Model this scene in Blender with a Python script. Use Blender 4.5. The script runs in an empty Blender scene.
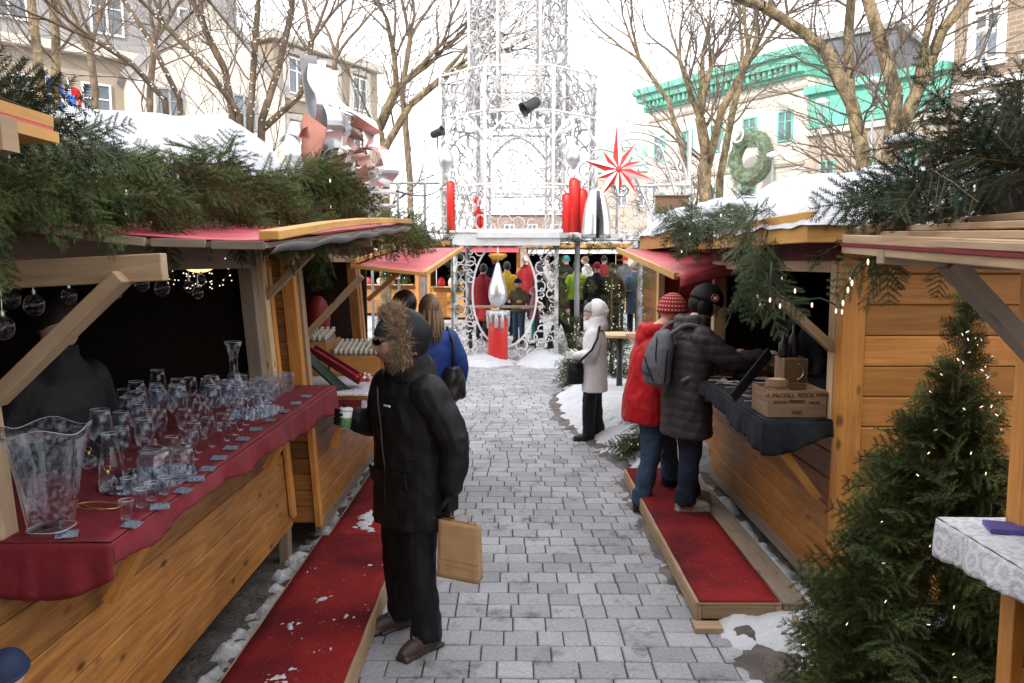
import bpy, math, random
import numpy as np
from mathutils import Vector, Matrix, noise as mnoise
R = math.radians
random.seed(7)
rng = np.random.default_rng(7)
SC = bpy.context.scene
COL = SC.collection

# ------------------------------------------------------------ camera
F, CX, CY, HOR, CAMZ = 800.0, 512.0, 341.5, 262.0, 2.1
PITCH = math.atan((CY - HOR) / F)
cam = bpy.data.cameras.new('camera')
cam.sensor_width = 36.0
cam.lens = 36.0 * F / 1024.0
cam.clip_start = 0.05
cam.clip_end = 3000
camo = bpy.data.objects.new('camera', cam)
COL.objects.link(camo)
camo.location = (0, 0, CAMZ)
camo.rotation_euler = (R(90) - PITCH, 0, 0)
SC.camera = camo

# ------------------------------------------------------------ world, sun, exposure
SUN_EL, SUN_AZ = R(31), R(203)      # azimuth clockwise from +Y
world = bpy.data.worlds.new("World")
SC.world = world
world.use_nodes = True
wn, wl = world.node_tree.nodes, world.node_tree.links
wn.clear()
sky = wn.new('ShaderNodeTexSky'); sky.sky_type = 'NISHITA'; sky.sun_disc = False
sky.sun_elevation = SUN_EL; sky.sun_rotation = SUN_AZ
sky.air_density = 1.0; sky.dust_density = 1.5
tc = wn.new('ShaderNodeTexCoord')
cn = wn.new('ShaderNodeTexNoise'); cn.inputs['Scale'].default_value = 2.2; cn.inputs['Detail'].default_value = 6
mp = wn.new('ShaderNodeMapping'); mp.inputs['Scale'].default_value = (1, 1, 2.5)
wl.new(tc.outputs['Generated'], mp.inputs[0]); wl.new(mp.outputs[0], cn.inputs['Vector'])
rp = wn.new('ShaderNodeValToRGB'); rp.color_ramp.elements[0].position = .3; rp.color_ramp.elements[1].position = .7
rp.color_ramp.elements[0].color = (.68, .68, .68, 1); rp.color_ramp.elements[1].color = (.94, .94, .94, 1)
wl.new(cn.outputs['Fac'], rp.inputs[0])
mx = wn.new('ShaderNodeMixRGB'); mx.inputs[2].default_value = (8.6, 8.5, 8.5, 1)
wl.new(rp.outputs[0], mx.inputs[0]); wl.new(sky.outputs[0], mx.inputs[1])
bg = wn.new('ShaderNodeBackground'); bg.inputs[1].default_value = 0.15
wo = wn.new('ShaderNodeOutputWorld')
wl.new(mx.outputs[0], bg.inputs[0]); wl.new(bg.outputs[0], wo.inputs[0])

sun = bpy.data.lights.new('sun', 'SUN')
sun.energy = 2.0; sun.angle = R(0.6); sun.color = (1, .95, .87)
suno = bpy.data.objects.new('sun', sun)
COL.objects.link(suno)
sd = Vector((math.sin(SUN_AZ) * math.cos(SUN_EL), math.cos(SUN_AZ) * math.cos(SUN_EL), math.sin(SUN_EL)))
suno.rotation_euler = (-sd).to_track_quat('-Z', 'Y').to_euler()
suno.location = (0, 0, 30)

SC.view_settings.view_transform = 'Standard'
SC.view_settings.look = 'None'
SC.view_settings.gamma = 1
SC.view_settings.exposure = 1.2
SC.view_settings.use_curve_mapping = False
SC.render.engine = 'CYCLES'
SC.cycles.max_bounces = 8
SC.cycles.transparent_max_bounces = 24
SC.cycles.diffuse_bounces = 3
SC.cycles.glossy_bounces = 3
SC.cycles.use_denoising = True
SC.cycles.caustics_reflective = False
SC.cycles.caustics_refractive = False

# ------------------------------------------------------------ pixel to place (used only to read real positions off the photo)
_cp, _sp = math.cos(PITCH), math.sin(PITCH)
def _dir(px, py):
    a, b = px - CX, CY - py
    return Vector((a, F * _cp + b * _sp, -F * _sp + b * _cp))
def P(px, py, Y):
    d = _dir(px, py); return Vector((0, 0, CAMZ)) + d * (Y / d.y)
def G(px, py, z=0.0):
    d = _dir(px, py); return Vector((0, 0, CAMZ)) + d * ((z - CAMZ) / d.z)
def PX(px, py, X):
    d = _dir(px, py); return Vector((0, 0, CAMZ)) + d * (X / d.x)

# ------------------------------------------------------------ materials
def newmat(name):
    m = bpy.data.materials.new(name); m.use_nodes = True
    nt = m.node_tree; b = nt.nodes['Principled BSDF']
    return m, nt.nodes, nt.links, b
def rgb(c): return (c[0], c[1], c[2], 1)
def simple(name, col, rough=.6, metal=0, nscale=30, var=.18, bump=.15, bscale=None, spec=.5, island=0.0, coords='Object', emit=0, stretch=None, bdist=.01):
    m, n, l, b = newmat(name)
    t = n.new('ShaderNodeTexCoord')
    src = t.outputs[coords]
    if stretch:
        mp = n.new('ShaderNodeMapping'); mp.inputs['Scale'].default_value = stretch
        l.new(src, mp.inputs[0]); src = mp.outputs[0]
    nz = n.new('ShaderNodeTexNoise'); nz.inputs['Scale'].default_value = nscale; nz.inputs['Detail'].default_value = 5
    l.new(src, nz.inputs['Vector'])
    r = n.new('ShaderNodeMapRange'); r.inputs[1].default_value = .3; r.inputs[2].default_value = .7
    r.inputs[3].default_value = 1 - var; r.inputs[4].default_value = 1 + var
    l.new(nz.outputs['Fac'], r.inputs[0])
    val = r.outputs[0]
    if island:
        g = n.new('ShaderNodeNewGeometry')
        r2 = n.new('ShaderNodeMapRange'); r2.inputs[3].default_value = 1 - island; r2.inputs[4].default_value = 1 + island
        l.new(g.outputs['Random Per Island'], r2.inputs[0])
        mm = n.new('ShaderNodeMath'); mm.operation = 'MULTIPLY'; l.new(val, mm.inputs[0]); l.new(r2.outputs[0], mm.inputs[1]); val = mm.outputs[0]
    v = n.new('ShaderNodeVectorMath'); v.operation = 'SCALE'; v.inputs[0].default_value = col[:3]
    l.new(val, v.inputs['Scale']); l.new(v.outputs[0], b.inputs['Base Color'])
    b.inputs['Roughness'].default_value = rough; b.inputs['Metallic'].default_value = metal
    b.inputs['Specular IOR Level'].default_value = spec
    if bump:
        nb = n.new('ShaderNodeTexNoise'); nb.inputs['Scale'].default_value = bscale or nscale * 2; nb.inputs['Detail'].default_value = 4
        l.new(src, nb.inputs['Vector'])
        bp = n.new('ShaderNodeBump'); bp.inputs['Strength'].default_value = bump; bp.inputs['Distance'].default_value = bdist
        l.new(nb.outputs['Fac'], bp.inputs['Height']); l.new(bp.outputs[0], b.inputs['Normal'])
    if emit:
        b.inputs['Emission Color'].default_value = rgb(col); b.inputs['Emission Strength'].default_value = emit
    return m
def wood(name, light, dark, rough=.6, knots=True, weather=0.0, scale=(1.6, 22)):
    m, n, l, b = newmat(name)
    uv = n.new('ShaderNodeUVMap')
    g = n.new('ShaderNodeNewGeometry')
    sc = n.new('ShaderNodeVectorMath'); sc.operation = 'SCALE'; sc.inputs[0].default_value = (37, 91, 13); l.new(g.outputs['Random Per Island'], sc.inputs['Scale'])
    ad = n.new('ShaderNodeVectorMath'); ad.operation = 'ADD'; l.new(uv.outputs[0], ad.inputs[0]); l.new(sc.outputs[0], ad.inputs[1])
    mp = n.new('ShaderNodeMapping'); mp.inputs['Scale'].default_value = (scale[0], scale[1], 1); l.new(ad.outputs[0], mp.inputs[0])
    nz = n.new('ShaderNodeTexNoise'); nz.inputs['Scale'].default_value = 1.6; nz.inputs['Detail'].default_value = 7; nz.inputs['Roughness'].default_value = .62; nz.inputs['Distortion'].default_value = .9
    l.new(mp.outputs[0], nz.inputs['Vector'])
    cr = n.new('ShaderNodeValToRGB'); cr.color_ramp.elements[0].position = .32; cr.color_ramp.elements[1].position = .68
    cr.color_ramp.elements[0].color = rgb(dark); cr.color_ramp.elements[1].color = rgb(light)
    l.new(nz.outputs['Fac'], cr.inputs[0])
    col = cr.outputs[0]
    rr = n.new('ShaderNodeMapRange'); rr.inputs[3].default_value = .58; rr.inputs[4].default_value = 1.28; l.new(g.outputs['Random Per Island'], rr.inputs[0])
    v = n.new('ShaderNodeVectorMath'); v.operation = 'SCALE'; l.new(col, v.inputs[0]); l.new(rr.outputs[0], v.inputs['Scale']); col = v.outputs[0]
    if knots:
        mk = n.new('ShaderNodeMapping'); mk.inputs['Scale'].default_value = (3.2, 7.5, 1); l.new(ad.outputs[0], mk.inputs[0])
        vo = n.new('ShaderNodeTexVoronoi'); vo.inputs['Scale'].default_value = 1.0; l.new(mk.outputs[0], vo.inputs['Vector'])
        kr = n.new('ShaderNodeMapRange'); kr.inputs[1].default_value = .06; kr.inputs[2].default_value = .15; kr.inputs[3].default_value = .95; kr.inputs[4].default_value = 0
        l.new(vo.outputs['Distance'], kr.inputs[0])
        mk2 = n.new('ShaderNodeMixRGB'); mk2.inputs[2].default_value = rgb([c * .35 for c in dark]); l.new(kr.outputs[0], mk2.inputs[0]); l.new(col, mk2.inputs[1]); col = mk2.outputs[0]
    # broad grime
    t = n.new('ShaderNodeTexCoord'); ng = n.new('ShaderNodeTexNoise'); ng.inputs['Scale'].default_value = 2.3; ng.inputs['Detail'].default_value = 5; l.new(t.outputs['Object'], ng.inputs['Vector'])
    gr = n.new('ShaderNodeMapRange'); gr.inputs[1].default_value = .35; gr.inputs[2].default_value = .75; gr.inputs[3].default_value = 0; gr.inputs[4].default_value = .45 + weather
    l.new(ng.outputs['Fac'], gr.inputs[0])
    mg = n.new('ShaderNodeMixRGB'); mg.inputs[2].default_value = rgb([c * .62 for c in dark] if not weather else (.16, .14, .12)); l.new(gr.outputs[0], mg.inputs[0]); l.new(col, mg.inputs[1])
    l.new(mg.outputs[0], b.inputs['Base Color'])
    b.inputs['Roughness'].default_value = rough
    bp = n.new('ShaderNodeBump'); bp.inputs['Strength'].default_value = .35; bp.inputs['Distance'].default_value = .003
    l.new(nz.outputs['Fac'], bp.inputs['Height']); l.new(bp.outputs[0], b.inputs['Normal'])
    return m
M = {}
M['honey'] = wood('honey_wood', (.49, .225, .055), (.21, .08, .018), .5)
M['amber'] = wood('amber_wood', (.64, .30, .075), (.42, .165, .035), .5)
M['yellow'] = wood('yellow_wood', (.60, .33, .09), (.46, .22, .05), .55, knots=False)
M['pale'] = wood('pale_lumber', (.44, .31, .19), (.28, .18, .10), .7)
M['fresh'] = wood('fresh_lumber', (.66, .48, .30), (.5, .33, .18), .65)
M['grey_wood'] = wood('weathered_wood', (.33, .25, .18), (.2, .15, .105), .8, weather=.2)
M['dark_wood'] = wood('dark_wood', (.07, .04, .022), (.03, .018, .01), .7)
M['box_wood'] = wood('crate_wood', (.33, .20, .10), (.17, .09, .045), .75, weather=.1)
M['snow'] = simple('snow', (.57, .585, .62), .75, nscale=5, var=.07, bump=.8, bscale=14, spec=.3, bdist=.05)
M['snow_dirty'] = simple('trodden_snow', (.52, .52, .54), .7, nscale=7, var=.5, bump=.8, bscale=26, bdist=.03)
M['mud'] = simple('wet_mud', (.10, .085, .075), .55, nscale=6, var=.55, bump=.8, bscale=30, bdist=.03)
M['red_cloth'] = simple('red_cloth', (.165, .008, .016), .75, nscale=9, var=.22, bump=.3, bscale=20, bdist=.02)
M['red_carpet'] = None
M['red_tarp'] = simple('red_tarp', (.50, .075, .095), .5, nscale=4, var=.22, bump=.25, bscale=6, bdist=.03)
M['red_paint'] = simple('red_paint', (.33, .015, .015), .5, nscale=5, var=.2, bump=.1)
M['candle_red'] = simple('candle_red', (.55, .02, .015), .4, nscale=4, var=.12, bump=.1)
M['white_metal'] = simple('white_metal', (.80, .80, .80), .45, nscale=8, var=.08, bump=.05)
M['silver'] = simple('silver', (.72, .72, .74), .28, metal=.85, nscale=6, var=.1, bump=.1, bscale=8)
M['shaded_silver_paint'] = simple('shaded_silver_paint', (.50, .495, .50), .4, metal=.4, nscale=5, var=.2, bump=.1, bscale=8)  # silver darkened in its colour for the backlit look of the scrollwork
M['copper'] = simple('copper', (.52, .22, .16), .34, metal=.5, nscale=5, var=.2, bump=.1, bscale=8)
M['grey_metal'] = simple('grey_metal', (.3, .3, .32), .5, metal=.5)
M['black_metal'] = simple('black_metal', (.02, .02, .022), .45)
M['black_cloth'] = simple('black_cloth', (.018, .020, .026), .9, nscale=14, var=.3, bump=.4, bscale=24, spec=.2, bdist=.02)
M['black_board'] = simple('black_board', (.012, .012, .013), .75, spec=.2)
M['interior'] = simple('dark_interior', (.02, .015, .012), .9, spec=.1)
M['gold'] = simple('gold_wire', (.8, .55, .2), .3, metal=.9, bump=0)
M['slate'] = simple('slate_card', (.16, .20, .25), .6, nscale=160, var=1.0)
M['paper'] = simple('kraft_paper', (.46, .28, .14), .75, nscale=14, var=.1, bump=.25, bscale=10, bdist=.01)
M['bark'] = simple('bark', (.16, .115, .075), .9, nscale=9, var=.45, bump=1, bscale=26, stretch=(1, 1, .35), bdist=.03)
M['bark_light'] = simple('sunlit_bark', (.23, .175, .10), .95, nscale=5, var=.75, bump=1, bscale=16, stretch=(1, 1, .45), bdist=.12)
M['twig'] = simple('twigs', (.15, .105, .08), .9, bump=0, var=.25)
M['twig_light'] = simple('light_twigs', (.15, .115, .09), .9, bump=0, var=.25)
M['bulb'] = simple('warm_bulb', (1, .86, .62), .4, bump=0, emit=.6)
M['bulb_off'] = simple('bulb_glass', (.85, .85, .8), .15, bump=0)
M['wire'] = simple('green_wire', (.02, .05, .03), .5, bump=0)
def needle_mat(name, a, bcol):
    m, n, l, b = newmat(name)
    g = n.new('ShaderNodeNewGeometry')
    cr = n.new('ShaderNodeValToRGB'); cr.color_ramp.elements[0].color = rgb(a); cr.color_ramp.elements[1].color = rgb(bcol)
    t = n.new('ShaderNodeTexCoord'); nz = n.new('ShaderNodeTexNoise'); nz.inputs['Scale'].default_value = 9; l.new(t.outputs['Object'], nz.inputs['Vector'])
    mm = n.new('ShaderNodeMath'); mm.operation = 'MULTIPLY_ADD'; mm.inputs[1].default_value = .45
    l.new(g.outputs['Random Per Island'], mm.inputs[0])
    r = n.new('ShaderNodeMapRange'); r.inputs[1].default_value = .35; r.inputs[2].default_value = .65; r.inputs[3].default_value = 0; r.inputs[4].default_value = .6
    l.new(nz.outputs['Fac'], r.inputs[0]); l.new(r.outputs[0], mm.inputs[2])
    l.new(mm.outputs[0], cr.inputs[0]); l.new(cr.outputs[0], b.inputs['Base Color'])
    b.inputs['Roughness'].default_value = .7; b.inputs['Specular IOR Level'].default_value = .12
    return m
M['fir'] = needle_mat('fir_needles', (.008, .020, .008), (.105, .145, .045))
M['fir_blue'] = needle_mat('blue_fir_needles', (.016, .036, .020), (.12, .165, .085))
M['fir_dark'] = needle_mat('dark_fir_needles', (.006, .013, .008), (.04, .06, .03))
M['stem'] = simple('stem', (.13, .08, .045), .8, bump=0)
def glass_mat(name, tint=(.95, .97, 1), frost=0.0, edge=.55):
    m, n, l, b = newmat(name); n.remove(b)
    out = [x for x in n if x.type == 'OUTPUT_MATERIAL'][0]
    tr = n.new('ShaderNodeBsdfTransparent'); tr.inputs[0].default_value = rgb(tint)
    gl = n.new('ShaderNodeBsdfGlossy'); gl.inputs['Roughness'].default_value = .04; gl.inputs[0].default_value = (1, 1, 1, 1)
    lw = n.new('ShaderNodeLayerWeight'); lw.inputs[0].default_value = edge
    fac = lw.outputs['Facing']
    pw = n.new('ShaderNodeMath'); pw.operation = 'POWER'; pw.inputs[1].default_value = 3.0; l.new(fac, pw.inputs[0])
    ma = n.new('ShaderNodeMath'); ma.operation = 'MULTIPLY_ADD'; ma.inputs[1].default_value = .95; ma.inputs[2].default_value = .02; l.new(pw.outputs[0], ma.inputs[0])
    mix = n.new('ShaderNodeMixShader'); l.new(ma.outputs[0], mix.inputs[0]); l.new(tr.outputs[0], mix.inputs[1]); l.new(gl.outputs[0], mix.inputs[2])
    res = mix.outputs[0]
    if frost:
        df = n.new('ShaderNodeBsdfDiffuse'); df.inputs[0].default_value = (.8, .8, .85, 1)
        t = n.new('ShaderNodeTexCoord'); nz = n.new('ShaderNodeTexNoise'); nz.inputs['Scale'].default_value = 60; nz.inputs['Detail'].default_value = 6; l.new(t.outputs['Object'], nz.inputs['Vector'])
        rr = n.new('ShaderNodeMapRange'); rr.inputs[1].default_value = .52; rr.inputs[2].default_value = .6; rr.inputs[3].default_value = 0; rr.inputs[4].default_value = frost
        l.new(nz.outputs['Fac'], rr.inputs[0])
        m2 = n.new('ShaderNodeMixShader'); l.new(rr.outputs[0], m2.inputs[0]); l.new(res, m2.inputs[1]); l.new(df.outputs[0], m2.inputs[2]); res = m2.outputs[0]
    l.new(res, out.inputs[0])
    return m
M['rim'] = simple('rim_glint', (.45, .47, .5), .08, bump=0, var=.02, spec=1.0)  # pale gloss for added rings that imitate highlights on glass edges
M['glass'] = glass_mat('clear_glass')
M['etched'] = glass_mat('etched_glass', frost=.07)
def carpet_mat():
    m, n, l, b = newmat('red_carpet')
    t = n.new('ShaderNodeTexCoord')
    nz = n.new('ShaderNodeTexNoise'); nz.inputs['Scale'].default_value = 2.2; nz.inputs['Detail'].default_value = 8; l.new(t.outputs['Object'], nz.inputs['Vector'])
    cr = n.new('ShaderNodeValToRGB'); e = cr.color_ramp.elements
    e[0].position = .33; e[0].color = (.075, .008, .012, 1); e[1].position = .62; e[1].color = (.25, .018, .02, 1)
    l.new(nz.outputs['Fac'], cr.inputs[0])
    n2 = n.new('ShaderNodeTexNoise'); n2.inputs['Scale'].default_value = 45; n2.inputs['Detail'].default_value = 3; l.new(t.outputs['Object'], n2.inputs['Vector'])
    rr = n.new('ShaderNodeMapRange'); rr.inputs[1].default_value = .66; rr.inputs[2].default_value = .74; rr.inputs[4].default_value = .5; l.new(n2.outputs['Fac'], rr.inputs[0])
    mxx = n.new('ShaderNodeMixRGB'); mxx.inputs[2].default_value = (.45, .25, .27, 1); l.new(rr.outputs[0], mxx.inputs[0]); l.new(cr.outputs[0], mxx.inputs[1])
    l.new(mxx.outputs[0], b.inputs['Base Color']); b.inputs['Roughness'].default_value = .9; b.inputs['Specular IOR Level'].default_value = .15
    bp = n.new('ShaderNodeBump'); bp.inputs['Strength'].default_value = .5; bp.inputs['Distance'].default_value = .004
    n3 = n.new('ShaderNodeTexNoise'); n3.inputs['Scale'].default_value = 120; l.new(t.outputs['Object'], n3.inputs['Vector'])
    l.new(n3.outputs['Fac'], bp.inputs['Height']); l.new(bp.outputs[0], b.inputs['Normal'])
    return m
M['red_carpet'] = carpet_mat()
def paver_mat():
    m, n, l, b = newmat('grey_pavers')
    t = n.new('ShaderNodeTexCoord'); g = n.new('ShaderNodeNewGeometry')
    nz = n.new('ShaderNodeTexNoise'); nz.inputs['Scale'].default_value = 55; nz.inputs['Detail'].default_value = 6; nz.inputs['Roughness'].default_value = .7; l.new(t.outputs['Object'], nz.inputs['Vector'])
    a = n.new('ShaderNodeMapRange'); a.inputs[1].default_value = .25; a.inputs[2].default_value = .75; a.inputs[3].default_value = .62; a.inputs[4].default_value = 1.3; l.new(nz.outputs['Fac'], a.inputs[0])
    r = n.new('ShaderNodeMapRange'); r.inputs[3].default_value = .82; r.inputs[4].default_value = 1.16; l.new(g.outputs['Random Per Island'], r.inputs[0])
    mu = n.new('ShaderNodeMath'); mu.operation = 'MULTIPLY'; l.new(a.outputs[0], mu.inputs[0]); l.new(r.outputs[0], mu.inputs[1])
    n9 = n.new('ShaderNodeTexNoise'); n9.inputs['Scale'].default_value = .8; n9.inputs['Detail'].default_value = 4; l.new(t.outputs['Object'], n9.inputs['Vector'])
    r9 = n.new('ShaderNodeMapRange'); r9.inputs[1].default_value = .35; r9.inputs[2].default_value = .65; r9.inputs[3].default_value = .84; r9.inputs[4].default_value = 1.12; l.new(n9.outputs['Fac'], r9.inputs[0])
    m9 = n.new('ShaderNodeMath'); m9.operation = 'MULTIPLY'; l.new(mu.outputs[0], m9.inputs[0]); l.new(r9.outputs[0], m9.inputs[1])
    v = n.new('ShaderNodeVectorMath'); v.operation = 'SCALE'; v.inputs[0].default_value = (.365, .37, .395); l.new(m9.outputs[0], v.inputs['Scale'])
    n2 = n.new('ShaderNodeTexNoise'); n2.inputs['Scale'].default_value = 3.4; n2.inputs['Detail'].default_value = 9; n2.inputs['Roughness'].default_value = .72; l.new(t.outputs['Object'], n2.inputs['Vector'])
    s = n.new('ShaderNodeMapRange'); s.inputs[1].default_value = .54; s.inputs[2].default_value = .66; s.inputs[4].default_value = .8; l.new(n2.outputs['Fac'], s.inputs[0])
    mxx = n.new('ShaderNodeMixRGB'); mxx.inputs[2].default_value = (.10, .095, .095, 1); l.new(s.outputs[0], mxx.inputs[0]); l.new(v.outputs[0], mxx.inputs[1])
    l.new(mxx.outputs[0], b.inputs['Base Color']); b.inputs['Roughness'].default_value = .72
    bp = n.new('ShaderNodeBump'); bp.inputs['Strength'].default_value = .5; bp.inputs['Distance'].default_value = .004
    l.new(nz.outputs['Fac'], bp.inputs['Height']); l.new(bp.outputs[0], b.inputs['Normal'])
    return m
M['paver'] = paver_mat()

# ------------------------------------------------------------ object bookkeeping
MW = {}
def tag(o, label=None, cat=None, group=None, kind=None):
    if label: o['label'] = label
    if cat: o['category'] = cat
    if group: o['group'] = group
    if kind: o['kind'] = kind
    return o
def thing(name, label, cat, loc=(0, 0, 0), rotz=0.0, group=None):
    o = bpy.data.objects.new(name, None); o.empty_display_size = .1
    COL.objects.link(o); o.location = loc; o.rotation_euler = (0, 0, rotz)
    MW[o.name] = Matrix.Translation(Vector(loc)) @ Matrix.Rotation(rotz, 4, 'Z')
    return tag(o, label, cat, group)
def copy_thing(o, loc=None, rotz=None, label=None, group=None, parent=None):
    c = o.copy(); COL.objects.link(c)
    if parent: c.parent = parent
    if loc is not None: c.location = loc
    if rotz is not None: c.rotation_euler = (0, 0, rotz)
    if label: c['label'] = label
    if group: c['group'] = group
    for ch in list(o.children): copy_thing(ch, parent=c)
    return c
class MB:
    """collects quads and tubes with uvs; build() links ONE mesh object"""
    def __init__(s, f=None):
        s.v = []; s.f = []; s.uv = []; s.T = f
    def pt(s, p):
        p = Vector(p); s.v.append(tuple(s.T(p)) if s.T else tuple(p)); return len(s.v) - 1
    def face(s, idx, uv=None):
        s.f.append(tuple(idx)); s.uv.append(uv if uv else [(0, 0)] * len(idx))
    def hexa(s, c, a, b, d):
        """box with centre c, half vectors a (longest), b, d"""
        c, a, b, d = Vector(c), Vector(a), Vector(b), Vector(d)
        if a.cross(b).dot(d) < 0: d = -d
        n0 = len(s.v)
        for sa in (-1, 1):
            for sb in (-1, 1):
                for sd_ in (-1, 1): s.pt(c + a * sa + b * sb + d * sd_)
        L, W, D = a.length * 2, b.length * 2, d.length * 2
        o = random.random() * 5
        def q(i, j, k, m, u, w): s.face((n0 + i, n0 + j, n0 + k, n0 + m), [(o, o), (o + u[0], o + u[1]), (o + u[0] + w[0], o + u[1] + w[1]), (o + w[0], o + w[1])])
        q(0, 2, 6, 4, (0, W), (L, 0)); q(1, 5, 7, 3, (L, 0), (0, W))
        q(0, 4, 5, 1, (L, 0), (0, D)); q(2, 3, 7, 6, (0, D), (L, 0))
        q(0, 1, 3, 2, (0, D), (W * .3, 0)); q(4, 6, 7, 5, (W * .3, 0), (0, D))
    def box(s, x0, x1, y0, y1, z0, z1):
        h = [Vector(((x1 - x0) / 2, 0, 0)), Vector((0, (y1 - y0) / 2, 0)), Vector((0, 0, (z1 - z0) / 2))]
        h.sort(key=lambda t: -t.length)
        s.hexa(((x0 + x1) / 2, (y0 + y1) / 2, (z0 + z1) / 2), *h)
    def beam(s, p0, p1, w, h, up=(0, 0, 1)):
        p0, p1 = Vector(p0), Vector(p1); a = (p1 - p0) / 2; d = a.normalized()
        upv = Vector(up)
        side = d.cross(upv)
        if side.length < 1e-4: side = d.cross(Vector((0, 1, 0)))
        side.normalize(); u2 = side.cross(d).normalized()
        s.hexa((p0 + p1) / 2, a, side * w / 2, u2 * h / 2)
    def tube(s, pts, rad, seg=8, closed=False, caps=True, flat=None):
        pts = [Vector(p) for p in pts]; n = len(pts)
        if not hasattr(rad, '__len__'): rad = [rad] * n
        rings = []; prev = None; L = 0
        for i, p in enumerate(pts):
            if closed: t = pts[(i + 1) % n] - pts[i - 1]
            else: t = pts[min(i + 1, n - 1)] - pts[max(i - 1, 0)]
            if t.length < 1e-9: t = Vector((0, 0, 1))
            t.normalize()
            if prev is None:
                prev = t.cross(Vector((0, 0, 1)))
                if prev.length < .1: prev = t.cross(Vector((0, 1, 0)))
            x = prev - t * prev.dot(t)
            if x.length < 1e-6: x = t.orthogonal()
            x.normalize(); y = t.cross(x); prev = x
            if i: L += (p - pts[i - 1]).length
            r = rad[i]
            rings.append(([s.pt(p + (x * math.cos(2 * math.pi * k / seg) + y * math.sin(2 * math.pi * k / seg) * (flat or 1)) * r) for k in range(seg)], L))
        m = n if closed else n - 1
        for i in range(m):
            a, la = rings[i]; b_, lb = rings[(i + 1) % n]
            for k in range(seg):
                k2 = (k + 1) % seg
                v0, v1 = k / seg * .2, (k + 1) / seg * .2
                s.face((a[k], a[k2], b_[k2], b_[k]), [(la, v0), (la, v1), (lb, v1), (lb, v0)])
        if caps and not closed:
            s.face(list(reversed(rings[0][0]))); s.face(rings[-1][0])
    def ribbon(s, pts, width, thick, wdir):
        """strip along pts: width along wdir, thickness across"""
        pts = [Vector(p) for p in pts]; wd = Vector(wdir).normalized() * width / 2; n = len(pts); rings = []
        for i, p in enumerate(pts):
            t = pts[min(i + 1, n - 1)] - pts[max(i - 1, 0)]
            nn = t.cross(wd)
            if nn.length < 1e-9: nn = wd.orthogonal()
            nn = nn.normalized() * thick / 2
            rings.append([s.pt(p + wd + nn), s.pt(p - wd + nn), s.pt(p - wd - nn), s.pt(p + wd - nn)])
        for i in range(n - 1):
            a, b_ = rings[i], rings[i + 1]
            for k in range(4): s.face((a[k], a[(k + 1) % 4], b_[(k + 1) % 4], b_[k]))
        s.face(list(reversed(rings[0]))); s.face(rings[-1])
    def lathe(s, prof, seg=20, c=(0, 0, 0), axis=None, sq=None):
        c = Vector(c); ax = Vector(axis or (0, 0, 1)).normalized()
        q = Vector((0, 0, 1)).rotation_difference(ax)
        rings = []
        for r, z in prof:
            rg = []
            for k in range(seg):
                a = 2 * math.pi * k / seg; rr = r
                if sq: rr = r / (abs(math.cos(a)) ** sq + abs(math.sin(a)) ** sq) ** (1 / sq)
                rg.append(s.pt(c + q @ Vector((rr * math.cos(a), rr * math.sin(a), z))))
            rings.append(rg)
        for i in range(len(rings) - 1):
            a, b_ = rings[i], rings[i + 1]
            for k in range(seg):
                k2 = (k + 1) % seg
                s.face((a[k], a[k2], b_[k2], b_[k]), [(k / seg, prof[i][1]), ((k + 1) / seg, prof[i][1]), ((k + 1) / seg, prof[i + 1][1]), (k / seg, prof[i + 1][1])])
        if prof[0][0] > 1e-5: s.face(list(reversed(rings[0])))
        if prof[-1][0] > 1e-5: s.face(rings[-1])
    def open_lathe(s, prof, **k):
        s.lathe(prof, **k)
    def prism(s, pts, off):
        """flat outline pts extruded by vector off"""
        off = Vector(off); n = len(pts)
        a = [s.pt(p) for p in pts]; b_ = [s.pt(Vector(p) + off) for p in pts]
        s.face(list(reversed(a)), [(Vector(pts[i])[0] + Vector(pts[i])[1], Vector(pts[i])[2]) for i in reversed(range(n))])
        s.face(b_, [(Vector(pts[i])[0] + Vector(pts[i])[1], Vector(pts[i])[2]) for i in range(n)])
        for i in range(n):
            j = (i + 1) % n; s.face((a[i], a[j], b_[j], b_[i]))
    def grid(s, fn, nu, nv):
        idx = [[s.pt(fn(i / nu, j / nv)) for j in range(nv + 1)] for i in range(nu + 1)]
        for i in range(nu):
            for j in range(nv):
                s.face((idx[i][j], idx[i + 1][j], idx[i + 1][j + 1], idx[i][j + 1]), [(i / nu, j / nv), ((i + 1) / nu, j / nv), ((i + 1) / nu, (j + 1) / nv), (i / nu, (j + 1) / nv)])
    def ball(s, c, r, seg=10, rings=7, sc=(1, 1, 1), q=None):
        c = Vector(c); idx = []
        for i in range(1, rings):
            th = math.pi * i / rings
            rg = []
            for k in range(seg):
                a = 2 * math.pi * k / seg
                p = Vector((math.sin(th) * math.cos(a) * r * sc[0], math.sin(th) * math.sin(a) * r * sc[1], math.cos(th) * r * sc[2]))
                if q: p = q @ p
                rg.append(s.pt(c + p))
            idx.append(rg)
        tp = Vector((0, 0, r * sc[2])); 
        if q: tp = q @ tp
        t = s.pt(c + tp); b_ = s.pt(c - tp)
        for k in range(seg):
            k2 = (k + 1) % seg
            s.face((t, idx[0][k], idx[0][k2])); s.face((b_, idx[-1][k2], idx[-1][k]))
            for i in range(len(idx) - 1): s.face((idx[i][k], idx[i + 1][k], idx[i + 1][k2], idx[i][k2]))
    def mesh(s, name='m', inv=None):
        me = bpy.data.meshes.new(name)
        vs = [tuple(inv @ Vector(v)) for v in s.v] if inv is not None else s.v
        me.from_pydata(vs, [], s.f)
        uvl = me.uv_layers.new(name='UVMap')
        flat = [c for f in s.uv for u in f for c in u]
        uvl.data.foreach_set('uv', flat)
        return me
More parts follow.
